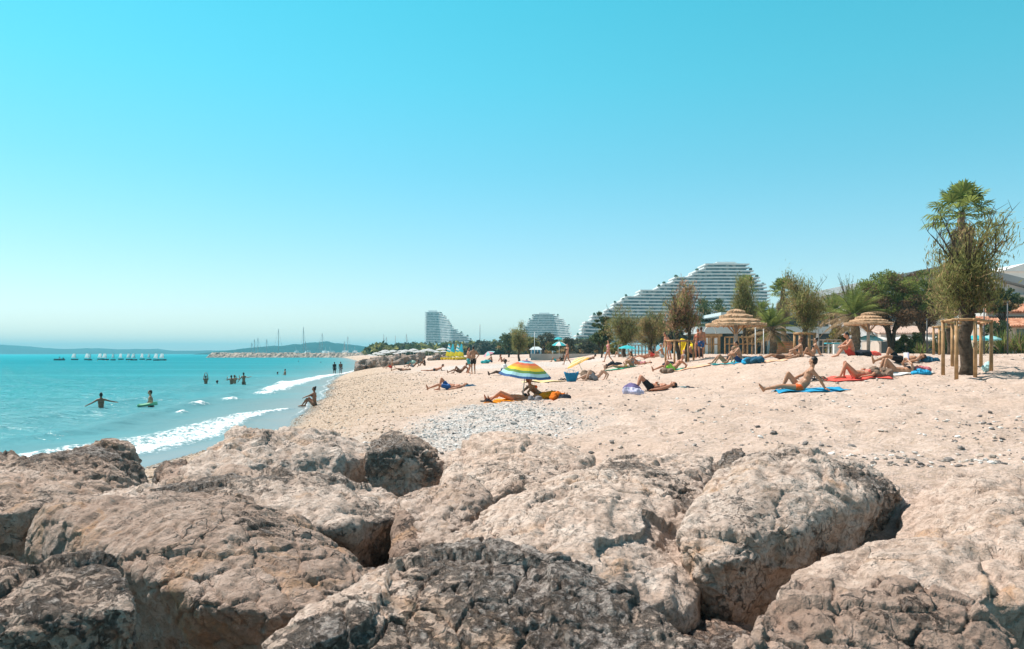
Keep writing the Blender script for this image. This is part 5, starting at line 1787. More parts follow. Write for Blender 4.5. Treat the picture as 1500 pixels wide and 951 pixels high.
dl = ['leftmost small white sailed dinghy, next to the dark motorboat', 'second small dinghy from the left, its sail seen at a slant', 'third dinghy from the left, nearly touching its neighbour', 'fourth dinghy, first of the close pair left of the row centre', 'dinghy at the right of the close pair left of the row centre', 'lone dinghy just left of the row centre', 'dinghy with a broad sail at the row centre', 'dinghy just right of the row centre', 'fourth dinghy from the right end of the row', 'third dinghy from the right end of the row', 'second dinghy from the right end of the row', 'rightmost small white sailed dinghy in the row']
pxs = [109, 128, 132, 147, 154, 166, 177, 189, 196, 208.5, 218.5, 229, 238]
pr = dinghy(dl[0], pxs[0], 527.6, 0.3)
for k in range(1, 13):
    if k == 12: continue
    c = copy_tree(pr); Y = EYE * F / (527.2 + 0.5 * ((k * 7) % 3) - HZ)
    c.location = (PX(pxs[k] if k < 3 else pxs[k + 1] if k >= 11 else pxs[k], Y), Y, 0.05)
    c.rotation_euler.z = 0.3 + 0.9 * math.sin(k * 2.3); c['label'] = dl[k]
c = copy_tree(pr); Y = 300; c.location = (PX(229, Y), Y, 0.05); c.rotation_euler.z = 1.0; c['label'] = dl[10] if False else 'dinghy with a tall narrow sail near the right end of the row'
b = empty('motor_boat', (PX(87, 310), 310, 0.0), math.pi - 0.1, 'low dark open motorboat with one person aboard, left of the dinghies', 'boat')
hull(MB(), 4.4, 1.7, 0.55).build('hull', HULLD, b, smooth=True)
MB().box((-1.6, 0, 0.75), (0.35, 0.4, 0.7)).build('outboard_motor', HULLD, b)
MB().box((-0.2, 0, 0.65), (0.5, 0.8, 0.5)).build('console', HULLW, b)


# masts in the marina
def yacht(label, px, Y, ytop, rz, L=12, group='sailing yachts in the marina', stay=True):
    root = empty('sailing_yacht', (PX(px, Y), Y, 0.0), rz, label, 'sailing yacht', group)
    h = PZ(ytop, Y)
    hull(MB(), L, L * .29, 1.15).build('hull', HULLW, root, smooth=True)
    MB().box((-.3, 0, 1.3), (L * .34, L * .16, 0.6)).build('cabin', HULLW, root)
    MB().tube([(0.6, 0, 0.8), (0.6, 0, h)], [0.26, 0.18], 6).build('mast', GMET, root)
    MB().tube([(0.6, 0, 2.2), (-L * .36, 0, 2.1)], [0.12, 0.12], 6).tube([(0.6, -1.2, h * .55), (0.6, 1.2, h * .55)], 0.05, 5).build('boom', GMET, root)
    if stay:
        MB().tube([(0.6, 0, h * .98), (L * .5, 0, 1.3)], 0.07, 4).tube([(0.6, 0, h * .98), (-L * .44, 0, 1.3)], 0.06, 4).build('stay', GMET, root)
    return root


yl = [(368, 502, 'yacht with a short mast at the left end of the marina'), (372, 497, 'yacht with a thick dark mast near the breakwater end'), (377, 495, 'yacht with a slim mast beside the dark masted one'),
      (390, 497, 'yacht standing alone left of the slanted stay'), (407, 482, 'tall masted yacht with a long slanted stay'), (444, 479, 'tallest masted yacht in the middle of the marina'), (446.5, 500, 'low masted yacht against the tallest mast'),
      (468, 500, 'yacht with a short mast left of the white cruisers'), (471, 488, 'yacht with a tall mast above the white cruisers'), (504, 500, 'short masted yacht beside the couple in the water'), (508.5, 493, 'yacht mast right above the walking couple'),
      (562, 490, 'left one of the two masts over the dark trees'), (565, 494, 'thinner mast just right of its twin over the dark trees'), (579, 492, 'single mast in the middle of the dark trees'), (594.5, 489, 'thick mast left of the far tower block'), (596.5, 497, 'short mast against the thick one left of the far tower')]
for i, (px, yt, lab) in enumerate(yl):
    yacht(lab, px, 585 if px < 520 else 640, yt, 1.2 + 0.8 * math.sin(i * 3.1), stay=True)


def cruiser(label, px, Y, L, rz):
    root = empty('motor_cruiser', (PX(px, Y), Y, 0.2), rz, label, 'motor yacht', 'white motor cruisers in the marina')
    hull(MB(), L, L * .3, 2.0, 0.2).build('hull', HULLW, root, smooth=True)
    MB().prism([(-L * .35, 1.6), (L * .2, 1.6), (L * .08, 3.4), (-L * .33, 3.4)], -L * .11, L * .11).build('cabin', HULLW, root)
    MB().prism([(-L * .28, 2.3), (L * .15, 2.3), (L * .1, 3.0), (-L * .28, 3.0)], -L * .113, L * .113).build('window', GLASS, root)
    MB().prism([(-L * .3, 3.4), (L * .02, 3.4), (-L * .02, 4.4), (-L * .3, 4.2)], -L * .09, L * .09).build('flybridge', HULLW, root)
    MB().tube([(-L * .2, 0, 4.2), (-L * .24, 0, 7.0)], 0.08, 5).build('mast', HULLW, root)
    return root


for px, L, lab in ((455, 12, 'low white cruiser behind the middle of the breakwater'), (474, 13, 'white cruiser with a blue window band, left of the largest one'), (490, 15, 'white cruiser beside the couple in the water'), (507, 18, 'largest white cruiser with a high flybridge'), (521, 13, 'white cruiser at the right end of the moored row'), (546, 15, 'white cruiser beside the dark round trees'), (436, 9, 'small white boat left of the cruisers')):
    cruiser(lab, px, 560, L, 0.5 + (px % 7) * .35)

# striped sails of the beach catamarans
SY_ = cloth('sail_yellow', (0.78, 0.62, 0.05)); SB_ = cloth('sail_teal', (0.05, 0.42, 0.55)); SC_ = cloth('sail_pale', (0.72, 0.80, 0.80))
for k, (px, lab) in enumerate(((659, 'leftmost beach catamaran with a white, teal and yellow sail'), (664.5, 'second beach catamaran with a teal sail and yellow foot'), (672, 'third beach catamaran with a white, teal and yellow sail, right of the gap'), (677, 'rightmost beach catamaran with a teal sail and yellow foot'))):
    p = G(px, 527.5); Y = p.y; s = Y / F
    root = empty('beach_catamaran', p, 0.5, lab, 'sailing boat', 'beach catamarans with striped sails')
    hh = 22 * s
    for sg in (-1, 1):
        hull(MB(), 3.2, 0.34, 0.3).build('hull', SY_, root, smooth=True).location = (0, sg * 0.55, 0.12)
    MB().box((0, 0, 0.42), (1.2, 1.1, 0.05)).build('trampoline', HULLD, root)
    MB().tube([(0.35, 0, .3), (0.05, 0, hh)], 0.03, 6).build('mast', GMET, root)
    m = MB(); V, Q = sailmesh(1.15, hh - .45, 0.22, 0.15); V = np.array(V); V[:, 0] += 0.35 - V[:, 2] * .13; V[:, 2] += 0.45
    for j in range(8):
        m.cur = 0 if j < 3 else (1 if (k % 2 == 1 or j % 2) else 2)
        q = np.array(Q[j * 6:(j + 1) * 6]); m.addn(V[q.ravel()], np.arange(24).reshape(-1, 4))
    m.build('sail', [SY_, SB_, SC_], root)
# ---------------------------------------------------------------- people
def skin_mat(name, c):
    return mat(name, c, 0.5, 0.10, 5.0, 0.35)


SK = {'tan': skin_mat('tanned_skin', (0.42, 0.215, 0.125)), 'fair': skin_mat('fair_skin', (0.55, 0.34, 0.24)), 'brown': skin_mat('brown_skin', (0.27, 0.13, 0.075)),
      'red': skin_mat('sunburnt_skin', (0.50, 0.22, 0.13)), 'dark': skin_mat('dark_skin', (0.10, 0.055, 0.04))}
HAIR = {'black': mat('black_hair', (0.018, 0.014, 0.012), 0.5, 0.3, 12), 'brown': mat('brown_hair', (0.07, 0.035, 0.02), 0.5, 0.3, 12),
        'auburn': mat('auburn_hair', (0.16, 0.055, 0.025), 0.5, 0.3, 12), 'grey': mat('grey_hair', (0.35, 0.32, 0.30), 0.6, 0.2, 12), 'blond': mat('blond_hair', (0.38, 0.25, 0.12), 0.6, 0.2, 12)}
CL = {}


def clothm(key):
    cols = {'navy': (0.03, 0.055, 0.14), 'black': (0.02, 0.02, 0.022), 'orange': (0.80, 0.115, 0.02), 'teal': (0.05, 0.35, 0.38), 'red': (0.62, 0.06, 0.04), 'lime': (0.38, 0.70, 0.10),
            'coral': (0.80, 0.20, 0.15), 'yellow': (0.80, 0.52, 0.04), 'blue': (0.03, 0.10, 0.28), 'white': (0.75, 0.75, 0.74), 'grey': (0.25, 0.26, 0.28), 'pink': (0.65, 0.25, 0.28), 'brown': (0.16, 0.09, 0.06)}
    if key not in CL: CL[key] = mat('swimwear_' + key, cols[key], 0.7, 0.12, 10.0, 0.2)
    return CL[key]


def V3(*a): return Vector(a)


def ik(a, c, l1, l2, pole):
    d = c - a; L = d.length
    if L > (l1 + l2) * 0.995:
        c = a + d.normalized() * (l1 + l2) * 0.995; d = c - a; L = d.length
    u = d.normalized()
    x = (l1 * l1 - l2 * l2 + L * L) / (2 * L)
    h = math.sqrt(max(0, l1 * l1 - x * x))
    p = pole - u * pole.dot(u)
    if p.length < 1e-4: p = u.orthogonal()
    return a + u * x + p.normalized() * h, c


def person(label, loc, rz, P, skin='tan', hair='brown', clothes=(), H=1.72, sex='m', vox=0.012, hairdo='short', group='people on the beach', hat=None, drop=None):
    """P: pose in metres for a 1.72 m figure; +x is where the figure's head lies or its back leans, z up"""
    s = H / 1.72
    w = 1.0 if sex == 'm' else 0.9
    pel = V3(*P['pel']); t = V3(*P['t']).normalized(); f0 = V3(*P['front'])
    r = t.cross(f0).normalized(); f = r.cross(t).normalized()       # r: the figure's own left or right side
    bend = P.get('bend', 0.0)                                       # slouch of the upper back, towards the front
    t2 = (t + f * bend).normalized(); f2 = r.cross(t2).normalized()
    waist = pel + t * 0.17; chest = waist + t2 * 0.20; neck = chest + t2 * 0.185
    ht = V3(*P.get('ht', tuple(t2))).normalized()
    hd = neck + ht * 0.175
    face = V3(*P.get('face', tuple(f2))); face = (face - ht * face.dot(ht)).normalized()
    hr = ht.cross(face).normalized()

    def basis(x, y, z):
        m = Matrix((x, y, z)).transposed(); return m.to_4x4()
    b = MB()
    RT = basis(r, f, t); R2 = basis(r, f2, t2); RH = basis(hr, face, ht)
    b.ellipsoid(pel, (0.165 if sex == 'm' else 0.172, 0.115, 0.13), RT)
    b.ellipsoid(pel - f * 0.045 - t * 0.02 + r * 0.07, (0.085, 0.085, 0.09), RT); b.ellipsoid(pel - f * 0.045 - t * 0.02 - r * 0.07, (0.085, 0.085, 0.09), RT)
    b.capsule(pel + t * .03, 0.125, waist + t2 * .03, 0.118 * (1 if sex == 'm' else .92)); b.ellipsoid(waist + t2 * .02, (0.148 * w, 0.10, 0.15), RT)
    b.ellipsoid(chest, (0.168 * w, 0.112, 0.185), R2)
    b.ellipsoid(chest + t2 * .09, (0.175 * w, 0.092, 0.11), R2)
    if sex == 'f':
        for q in (-1, 1): b.ellipsoid(chest + r * 0.075 * q + f2 * 0.085 + t2 * 0.02, (0.062, 0.055, 0.06), R2)
    else:
        for q in (-1, 1): b.ellipsoid(chest + r * 0.075 * q + f2 * 0.06 + t2 * 0.06, (0.08, 0.05, 0.06), R2)
    b.capsule(neck - t2 * 0.05, 0.062, hd - ht * 0.06 - face * 0.01, 0.053 * w)
    # head
    b.ellipsoid(hd + ht * 0.02, (0.072, 0.092, 0.098), RH, 14, 10)
    b.ellipsoid(hd - ht * 0.045 + face * 0.025, (0.055, 0.062, 0.065), RH)
    b.capsule(hd + face * 0.088 + ht * 0.012, 0.010, hd + face * 0.106 - ht * 0.022, 0.015, 8)
    b.capsule(hd + face * 0.080 + hr * .035 + ht * .028, 0.013, hd + face * .080 - hr * .035 + ht * .028, 0.013, 8)
    b.capsule(hd + face * 0.080 + hr * .018 - ht * .052, 0.011, hd + face * .080 - hr * .018 - ht * .052, 0.011, 8)
    for q in (-1, 1): b.ellipsoid(hd + hr * 0.074 * q - face * .005, (0.012, 0.024, 0.032), RH, 8, 6)
    sh = []; hp = []
    for q in (-1, 1):
        S = neck - t2 * 0.055 + r * 0.178 * w * q; sh.append(S)
        b.capsule(neck - t2 * .03 + r * .05 * q, 0.058, S, 0.057)
        hp.append(pel - t * 0.03 + r * 0.092 * q)
    J = {'hip': hp, 'sh': sh, 'knee': [], 'ank': [], 'elb': [], 'wr': []}
    for i in (0, 1):
        kp = P.get('kpole', ((0, 0, 1), (0, 0, 1)))[i]
        k, a = ik(hp[i], V3(*P['feet'][i]), 0.43, 0.42, V3(*kp))
        J['knee'].append(k); J['ank'].append(a)
        b.capsule(hp[i], 0.088 if sex == 'm' else 0.092, hp[i].lerp(k, .5), 0.076); b.capsule(hp[i].lerp(k, .45), 0.077, k, 0.053)
        b.capsule(k, 0.052, k.lerp(a, .35), 0.053)
        sd = (k - hp[i]).cross(a - k); bk = (a - k).cross(sd)
        bk = bk.normalized() if bk.length > 1e-3 else -f
        if bk.dot(k - (hp[i] + a) / 2) > 0: bk = -bk
        b.capsule(k.lerp(a, .15) + bk * .012, 0.047, k.lerp(a, .5) + bk * .01, 0.044); b.capsule(k.lerp(a, .3), 0.05, a, 0.033)
        toe = V3(*P.get('toe', ((-.9, 0, .25), (-.9, 0, .25)))[i]).normalized()
        sh_ = (a - k).normalized()
        heel = a + sh_ * 0.045 - toe * 0.045
        ball = heel + toe * 0.19
        b.capsule(a, 0.034, heel, 0.030); b.capsule(heel, 0.030, ball, 0.028); b.capsule(a + sh_ * .01, .032, ball, 0.026)
        ft = toe.cross(sh_); ft = ft.normalized() if ft.length > 1e-3 else r
        for q in (-1, -.3, .35, 1): b.capsule(ball + ft * .026 * q - toe * .03, 0.017, ball + ft * .032 * q + toe * (.05 - .012 * abs(q)), 0.012, 8)
        ep = P.get('epole', ((0, 1, 0), (0, -1, 0)))[i]
        e, h = ik(sh[i], V3(*P['hands'][i]), 0.285, 0.25, V3(*ep))
        J['elb'].append(e); J['wr'].append(h)
        b.capsule(sh[i], 0.055 * w, sh[i].lerp(e, .45), 0.049 * w); b.capsule(sh[i].lerp(e, .4), 0.049 * w, e, 0.038 * w)
        b.capsule(e, 0.038 * w, e.lerp(h, .35), 0.040 * w); b.capsule(e.lerp(h, .3), 0.040 * w, h, 0.026)
        fd = (h - e).normalized()
        hx = P.get('hdir', (None, None))[i]
        if hx: fd = (fd * .3 + V3(*hx)).normalized()
        ac = fd.cross(V3(0, 0, 1)); ac = ac.normalized() if ac.length > .05 else r
        nn = ac.cross(fd).normalized()
        pm = h + fd * 0.05
        b.capsule(h, 0.026, pm - ac * .014, 0.026); b.capsule(h, .026, pm + ac * .018, 0.025); b.capsule(pm - ac * .03, .017, pm + ac * .03, .017)
        for q, ln in ((-.033, .062), (-.011, .076), (.011, .072), (.032, .055)):
            k0 = pm + ac * q + fd * .02; k1 = k0 + fd * ln * .5 - nn * .006; k2 = k1 + fd * ln * .42 - nn * .018
            b.capsule(k0, 0.0095, k1, 0.009, 8); b.capsule(k1, .009, k2, .008, 8)
        sg = 1 if i == 0 else -1
        tb = h + fd * .02 - ac * .026 * sg; te = tb - ac * .03 * sg + fd * .035; b.capsule(tb, .014, te, .011, 8); b.capsule(te, .011, te + fd * .028, .009, 8)
    me = voxmesh(b, 'person', vox, 2, 0.4)
    root = meshobj('person', me, SK[skin])
    root.location = loc; root.rotation_euler = (0, 0, rz); root.scale = (s, s, s)
    # clothes and hair
    for it in clothes:
        kind, col = it
        c = MB(); nm = kind
        if kind == 'swim_shorts':
            c.ellipsoid(pel, (0.182, 0.133, 0.125), RT); c.ellipsoid(pel - f * .045 - t * .03, (0.165, 0.10, 0.10), RT)
            for i in (0, 1): c.capsule(hp[i] + t * .0, 0.104, hp[i].lerp(J['knee'][i], .5), 0.094)
        elif kind == 'swim_briefs':
            c.ellipsoid(pel - t * .03, (0.178, 0.128, 0.088), RT); c.ellipsoid(pel - f * .05 - t * .035, (0.158, 0.095, 0.082), RT)
            for i in (0, 1): c.capsule(hp[i], 0.101, hp[i].lerp(J['knee'][i], .12), 0.096)
        elif kind == 'bikini_bottom':
            c.ellipsoid(pel - t * .045, (0.180, 0.128, 0.060), RT); c.ellipsoid(pel - f * .052 - t * .045, (0.15, 0.090, 0.062), RT)
        elif kind == 'bikini_top':
            for q in (-1, 1): c.ellipsoid(chest + r * 0.075 * q + f2 * 0.088 + t2 * 0.02, (0.068, 0.060, 0.062), R2)
            c.ellipsoid(chest + t2 * .0, (0.172 * w, 0.120, 0.03), R2)
        elif kind == 'shirt':
            c.ellipsoid(chest, (0.185 * w, 0.130, 0.20), R2); c.ellipsoid(chest + t2 * .09, (0.192 * w, 0.108, 0.11), R2); c.ellipsoid(waist, (0.168, 0.122, 0.19), RT)
            for i in (0, 1): c.capsule(sh[i], 0.070, sh[i].lerp(J['elb'][i], .6), 0.060)
        elif kind == 'dress':
            c.ellipsoid(chest, (0.180 * w, 0.13, 0.17), R2); c.ellipsoid(waist, (0.165, 0.122, 0.19), RT); c.capsule(pel, .15, pel - t * .28, .20)
        elif kind == 'swimsuit':
            c.ellipsoid(chest, (0.174 * w, 0.122, 0.14), R2); c.ellipsoid(waist + t2 * .02, (0.156 * w, 0.11, 0.18), RT); c.ellipsoid(pel - t * .02, (0.180, 0.130, 0.10), RT)
            for q in (-1, 1): c.ellipsoid(chest + r * 0.075 * q + f2 * 0.088 + t2 * 0.02, (0.068, 0.060, 0.062), R2)
        meshobj(nm, voxmesh(c, nm, max(vox, .014), 2, .4), clothm(col), root)
    if hairdo:
        c = MB()
        c.ellipsoid(hd + ht * 0.042 - face * 0.022, (0.080, 0.092, 0.086), RH, 14, 10)
        c.ellipsoid(hd + ht * 0.0 - face * 0.045, (0.074, 0.066, 0.085), RH, 12, 8)
        if hairdo == 'bun': c.ellipsoid(hd + ht * .10 - face * .09, (0.05, 0.05, 0.05), RH)
        if hairdo == 'long':
            c.capsule(hd - face * .06, 0.075, hd - face * .085 - ht * .16, 0.065); c.capsule(hd - face * .08 - ht * .12, .068, hd - face * .10 - ht * .27, 0.04)
        meshobj('hair', voxmesh(c, 'hair', max(vox, .012), 2, .4), HAIR[hair], root)
    if hat:
        c = MB(); c.lathe([(0.0, .115), (0.06, .11), (0.085, .07), (0.09, .035), (0.155, .02), (0.155, .012), (0.085, .022)], 20, hd + ht * .035, RH)
        c.build('sun_hat', clothm(hat), root, smooth=True)
    return tag(root, label, 'person', group)


# poses: lying figures have the head towards +x; seated and standing ones face -x
def lie(feet=((-.84, .09, .06), (-.84, -.09, .06)), hands=((.06, .30, .05), (.06, -.30, .05)), head=.10, **k):
    d = dict(pel=(0, 0, .115), t=(1, 0, .02), front=(0, 0, 1), ht=(1, 0, head), face=(-.15, 0, 1), feet=feet, hands=hands,
             toe=k.pop('toe', ((-.25, .1, 1), (-.25, -.1, 1))), epole=k.pop('epole', ((0, 1, 0), (0, -1, 0))))
    d.update(k); return d


FLAT = (-1, 0, -.05)
KNEE1 = lie(feet=((-.40, .10, .05), (-.84, -.09, .06)), toe=(FLAT, (-.25, -.1, 1)))
KNEE1B = lie(feet=((-.84, .09, .06), (-.42, -.10, .05)), toe=((-.25, .1, 1), FLAT))
KNEES = lie(feet=((-.42, .10, .05), (-.46, -.10, .05)), toe=(FLAT, FLAT))
BELLY_HANDS = dict(hands=((.20, .05, .25), (.02, -.29, .05)), epole=((0, 1, -.3), (0, -1, -.1)))
KNEES_B = lie(feet=((-.42, .12, .05), (-.46, -.12, .05)), toe=(FLAT, FLAT), **BELLY_HANDS)
HEADHANDS = dict(hands=((.72, .10, .10), (.72, -.10, .10)), epole=((.3, 1, 0), (.3, -1, 0)))
PROP = dict(pel=(0, 0, .11), t=(.80, 0, .60), front=(-.6, 0, .8), bend=.15, ht=(.45, 0, .9), face=(-1, 0, .0), feet=((-.82, .09, .06), (-.45, -.1, .05)), toe=((-.25, .1, 1), FLAT), hands=((.46, .26, .04), (.46, -.26, .04)), epole=((1, .3, 0), (1, -.3, 0)), hdir=((-1, 0, 0), (-1, 0, 0)))
SITUP = dict(pel=(0, 0, .12), t=(.10, 0, 1), front=(-1, 0, .1), bend=.30, feet=((-.50, .10, .06), (-.54, -.11, .06)), toe=(FLAT, FLAT), hands=((-.40, .10, .40), (-.42, -.10, .38)), epole=((0, 1, -.3), (0, -1, -.3)), ht=(-.15, 0, 1), face=(-1, 0, -.1))
SITBACK = dict(pel=(0, 0, .12), t=(.38, 0, 1), front=(-1, 0, .38), bend=.2, feet=((-.82, .10, .06), (-.46, -.10, .05)), toe=((-.3, .1, 1), FLAT), hands=((.42, .22, .03), (.40, -.24, .03)), epole=((1, 0, 0), (1, 0, 0)), hdir=((.6, .4, 0), (.6, -.4, 0)), ht=(0, 0, 1), face=(-1, 0, -.1))
PRONE = dict(pel=(0, 0, .10), t=(1, 0, .16), front=(0, 0, -1), bend=-.25, ht=(.6, 0, .8), face=(1, 0, .1), feet=((-.86, .1, .05), (-.86, -.1, .05)), toe=((-1, 0, -.1), (-1, 0, -.1)), kpole=((0, 0, -1), (0, 0, -1)), hands=((.72, .12, .03), (.72, -.12, .03)), epole=((0, .4, -1), (0, -.4, -1)))
STAND = dict(pel=(0, 0, .93), t=(0, 0, 1), front=(-1, 0, 0), feet=((0, .10, .08), (.03, -.10, .08)), toe=(FLAT, FLAT), kpole=((-1, 0, 0), (-1, 0, 0)), hands=((-.05, -.0 + .27, .82), (-.05, -.27, .82)), epole=((1, .3, 0), (1, -.3, 0)))


def pose(base, **k):
    d = dict(base); d.update(k); return d


WALK = pose(STAND, pel=(0, 0, .91), feet=((-.30, .08, .08), (.34, -.08, .14)), toe=((-1, 0, .1), (-.8, 0, -.6)), hands=((.20, .25, .88), (-.25, -.25, .92)))
ARMSOUT = pose(STAND, hands=((-.1, .62, 1.22), (.05, -.66, 1.05)), epole=((1, 0, -.5), (1, 0, -.5)))
ARMSUP = pose(STAND, hands=((-.1, .22, 1.92), (-.08, -.20, 1.95)), epole=((0, 1, 0), (0, -1, 0)))
HUG = pose(STAND, hands=((-.22, .12, 1.12), (-.20, -.14, 1.05)), epole=((.3, 1, 0), (.3, -1, 0)))
HIPS = pose(STAND, hands=((.0, .20, 1.0), (.0, -.20, 1.0)), epole=((.5, 1, 0), (.5, -1, 0)))
FIN = 0.010
FAR = 0.017
DEG = math.radians


def onbeach(px, py): return G(px, py)


# nearest sunbathers
p0_ = onbeach(657, 571)
person('man in navy shorts lying on bare sand, one knee raised, head on a dark pillow', p0_, DEG(4), pose(KNEE1, hands=((.10, .28, .22), (.10, -.32, .05)), ht=(1, 0, .35), face=(-.5, 0, 1)), 'red', 'brown', [('swim_shorts', 'blue')], 1.76, vox=FIN)
p1_ = onbeach(752, 588.5)
person('woman in a black bikini lying on the orange towel under the rainbow parasol', p1_, DEG(3), lie(feet=((-.84, .12, .06), (-.74, -.10, .05)), hands=((.10, .28, .06), (.06, -.30, .05)), kpole=((0, .2, 1), (0, 0, 1))), 'red', 'brown', [('bikini_bottom', 'black'), ('bikini_top', 'black')], 1.66, 'f', FIN, 'long')
p2_ = onbeach(793, 586)
person('woman in orange propped up on her elbows behind the rainbow parasol pole', p2_, DEG(200), pose(PROP, ht=(.2, .1, 1), feet=((-.8, .1, .06), (-.8, -.1, .06)), toe=((-.2, 0, 1), (-.2, 0, 1))), 'brown', 'auburn', [('bikini_top', 'orange'), ('bikini_bottom', 'orange')], 1.64, 'f', FIN, 'bun')
p3_ = onbeach(737, 549.5)
person('man in a pale shirt leaning back on the sand left of the rainbow parasol', p3_, DEG(2), pose(SITBACK, feet=((-.84, .08, .06), (-.80, -.12, .06)), toe=((-.2, 0, 1), (-.2, 0, 1))), 'dark', 'black', [('swim_shorts', 'black'), ('shirt', 'white')], 1.74)
p4_ = onbeach(953, 572.5)
person('man in black trunks lying with both knees drawn up beside the purple towel bundle', p4_, DEG(0), pose(KNEES_B, ht=(1, 0, .38), face=(-.45, 0, 1)), 'red', 'black', [('swim_shorts', 'black')], 1.74, vox=FIN)
p5_ = onbeach(1172, 574)
person('man in orange briefs sitting on a blue towel with one leg stretched out', p5_, DEG(-14), pose(SITBACK, t=(1.0, .0, .95), front=(-.95, 0, 1), bend=.40, feet=((-.42, .16, .06), (-.86, -.12, .06)), toe=(FLAT, (-.5, -.3, .8)), hands=((-.10, .20, .34), (.60, -.28, .03)), epole=((.4, 1, 0), (1, -.3, 0)), ht=(.15, .08, 1), face=(-1, .5, -.35)), 'tan', 'black', [('swim_briefs', 'orange')], 1.78, vox=FIN)
p6_ = onbeach(1253, 554)
person('woman in a coral bikini lying on a red towel with her knees up', p6_, DEG(-2), pose(KNEES, feet=((-.30, .12, .05), (-.50, -.12, .05)), hands=((.30, .20, .26), (.12, -.30, .05)), epole=((0, 1, .4), (0, -1, 0))), 'red', 'brown', [('bikini_bottom', 'coral'), ('bikini_top', 'coral')], 1.66, 'f', FIN, 'long')
p7_ = onbeach(1318, 532)
person('man in black shorts lying with his head on a dark bag beyond the reading woman', p7_, DEG(-1), pose(KNEE1, hands=((.25, .12, .26), (.10, -.30, .05)), ht=(1, 0, .45), face=(-.5, 0, 1)), 'tan', 'brown', [('swim_shorts', 'black')], 1.8, vox=FIN)
p8_ = onbeach(1311, 549)
person('woman lying with knees raised, holding an open book above her', p8_, DEG(-2), pose(KNEES, feet=((-.44, .1, .05), (-.40, -.1, .05)), hands=((.34, .10, .46), (.34, -.10, .46)), epole=((0, 1, -.4), (0, -1, -.4)), ht=(1, 0, .4), face=(-.5, 0, 1)), 'tan', 'blond', [('bikini_bottom', 'brown'), ('bikini_top', 'black')], 1.68, 'f', FIN, 'long')
p9_ = onbeach(985, 544)
person('grey haired man in lime green trunks half lying, propped on one arm beside the posts', p9_, DEG(2), pose(PROP, feet=((-.82, .10, .06), (-.42, -.14, .05)), hands=((.10, .25, .30), (.46, -.26, .04))), 'red', 'grey', [('swim_shorts', 'lime')], 1.8, vox=FIN)
pa_ = onbeach(908, 541)
person('woman in a yellow bikini bottom lying on a green towel near the turquoise parasol', pa_, DEG(4), pose(lie(), hands=HEADHANDS['hands'], epole=HEADHANDS['epole']), 'tan', 'black', [('bikini_bottom', 'yellow'), ('bikini_top', 'yellow')], 1.66, 'f', hairdo='long')
pb_ = onbeach(926, 538)
person('person in grey sitting hunched in the shade of the turquoise parasol', pb_, DEG(15), pose(SITUP, bend=.4), 'tan', 'brown', [('swimsuit', 'grey')], 1.66, 'f', hairdo='long')
pc_ = onbeach(935, 535)
person('woman lying on her back behind the turquoise parasol pole', pc_, DEG(-8), KNEE1B, 'red', 'brown', [('swimsuit', 'pink')], 1.65, 'f')
pd_ = onbeach(1083, 532)
person('man in navy trunks hugging his knees on a blue towel by the larger thatched shade', pd_, DEG(-4), pose(SITUP, bend=.35, ht=(-.35, 0, 1)), 'tan', 'black', [('swim_shorts', 'navy')], 1.78, vox=FIN)
pe_ = onbeach(1063, 533)
person('blond woman lying back on a turquoise towel beside the man hugging his knees', pe_, DEG(-2), pose(PROP, t=(.6, 0, .75), feet=((-.62, .1, .05), (-.52, -.1, .05)), toe=(FLAT, FLAT), hands=((.3, .22, .04), (.34, -.24, .04))), 'tan', 'blond', [('swimsuit', 'black')], 1.68, 'f', hairdo='long')
pf_ = onbeach(1172, 525)
person('auburn haired woman sitting upright, left one of the pair under the post ring', pf_, DEG(-5), pose(SITUP, bend=.12, feet=((-.62, .1, .06), (-.60, -.1, .06)), ht=(0, 0, 1)), 'tan', 'auburn', [('bikini_bottom', 'brown'), ('bikini_top', 'brown')], 1.68, 'f', hairdo='bun')
pg_ = onbeach(1190, 522.5)
person('dark haired woman sitting, right one of the pair under the post ring', pg_, DEG(-10), pose(SITBACK, bend=.1), 'tan', 'black', [('bikini_bottom', 'black'), ('bikini_top', 'black')], 1.66, 'f', hairdo='bun')
ph_ = onbeach(1145, 527)
person('person stretched out flat on the sand in front of the sitting pair', ph_, DEG(2), lie(), 'tan', 'brown', [('swim_shorts', 'brown')], 1.7)
pi_ = onbeach(1247, 523)
person('man in red trunks sitting with arms on his knees in front of the date palm', pi_, DEG(-3), pose(SITUP, bend=.42, ht=(-.5, 0, .9)), 'red', 'black', [('swim_shorts', 'red')], 1.76)
# standing and walking
pj_ = onbeach(686, 547.5)
person('man in teal swim shorts standing close to a man in black shorts', pj_, DEG(188), HUG, 'red', 'black', [('swim_shorts', 'teal')], 1.72)
pk_ = onbeach(693.5, 548)
person('man in black swim shorts standing with his back turned, beside the man in teal shorts', pk_, DEG(-75), HIPS, 'tan', 'black', [('swim_shorts', 'black')], 1.78)
pl_ = onbeach(674, 546.5)
person('person lounging on the sand at the feet of the two standing men', pl_, DEG(10), PROP, 'brown', 'black', [('swim_shorts', 'brown')], 1.7)
pm_ = onbeach(831, 534.5)
person('woman in a dark bikini walking past the yellow parasol', pm_, DEG(35), WALK, 'red', 'auburn', [('bikini_bottom', 'black'), ('bikini_top', 'black')], 1.68, 'f', hairdo='long')
pn_ = onbeach(891, 531)
person('woman in a pale swimsuit striding left between the yellow and the turquoise parasols', pn_, DEG(20), WALK, 'red', 'black', [('swimsuit', 'pink')], 1.66, 'f', hairdo='long')
po_ = onbeach(981, 527)
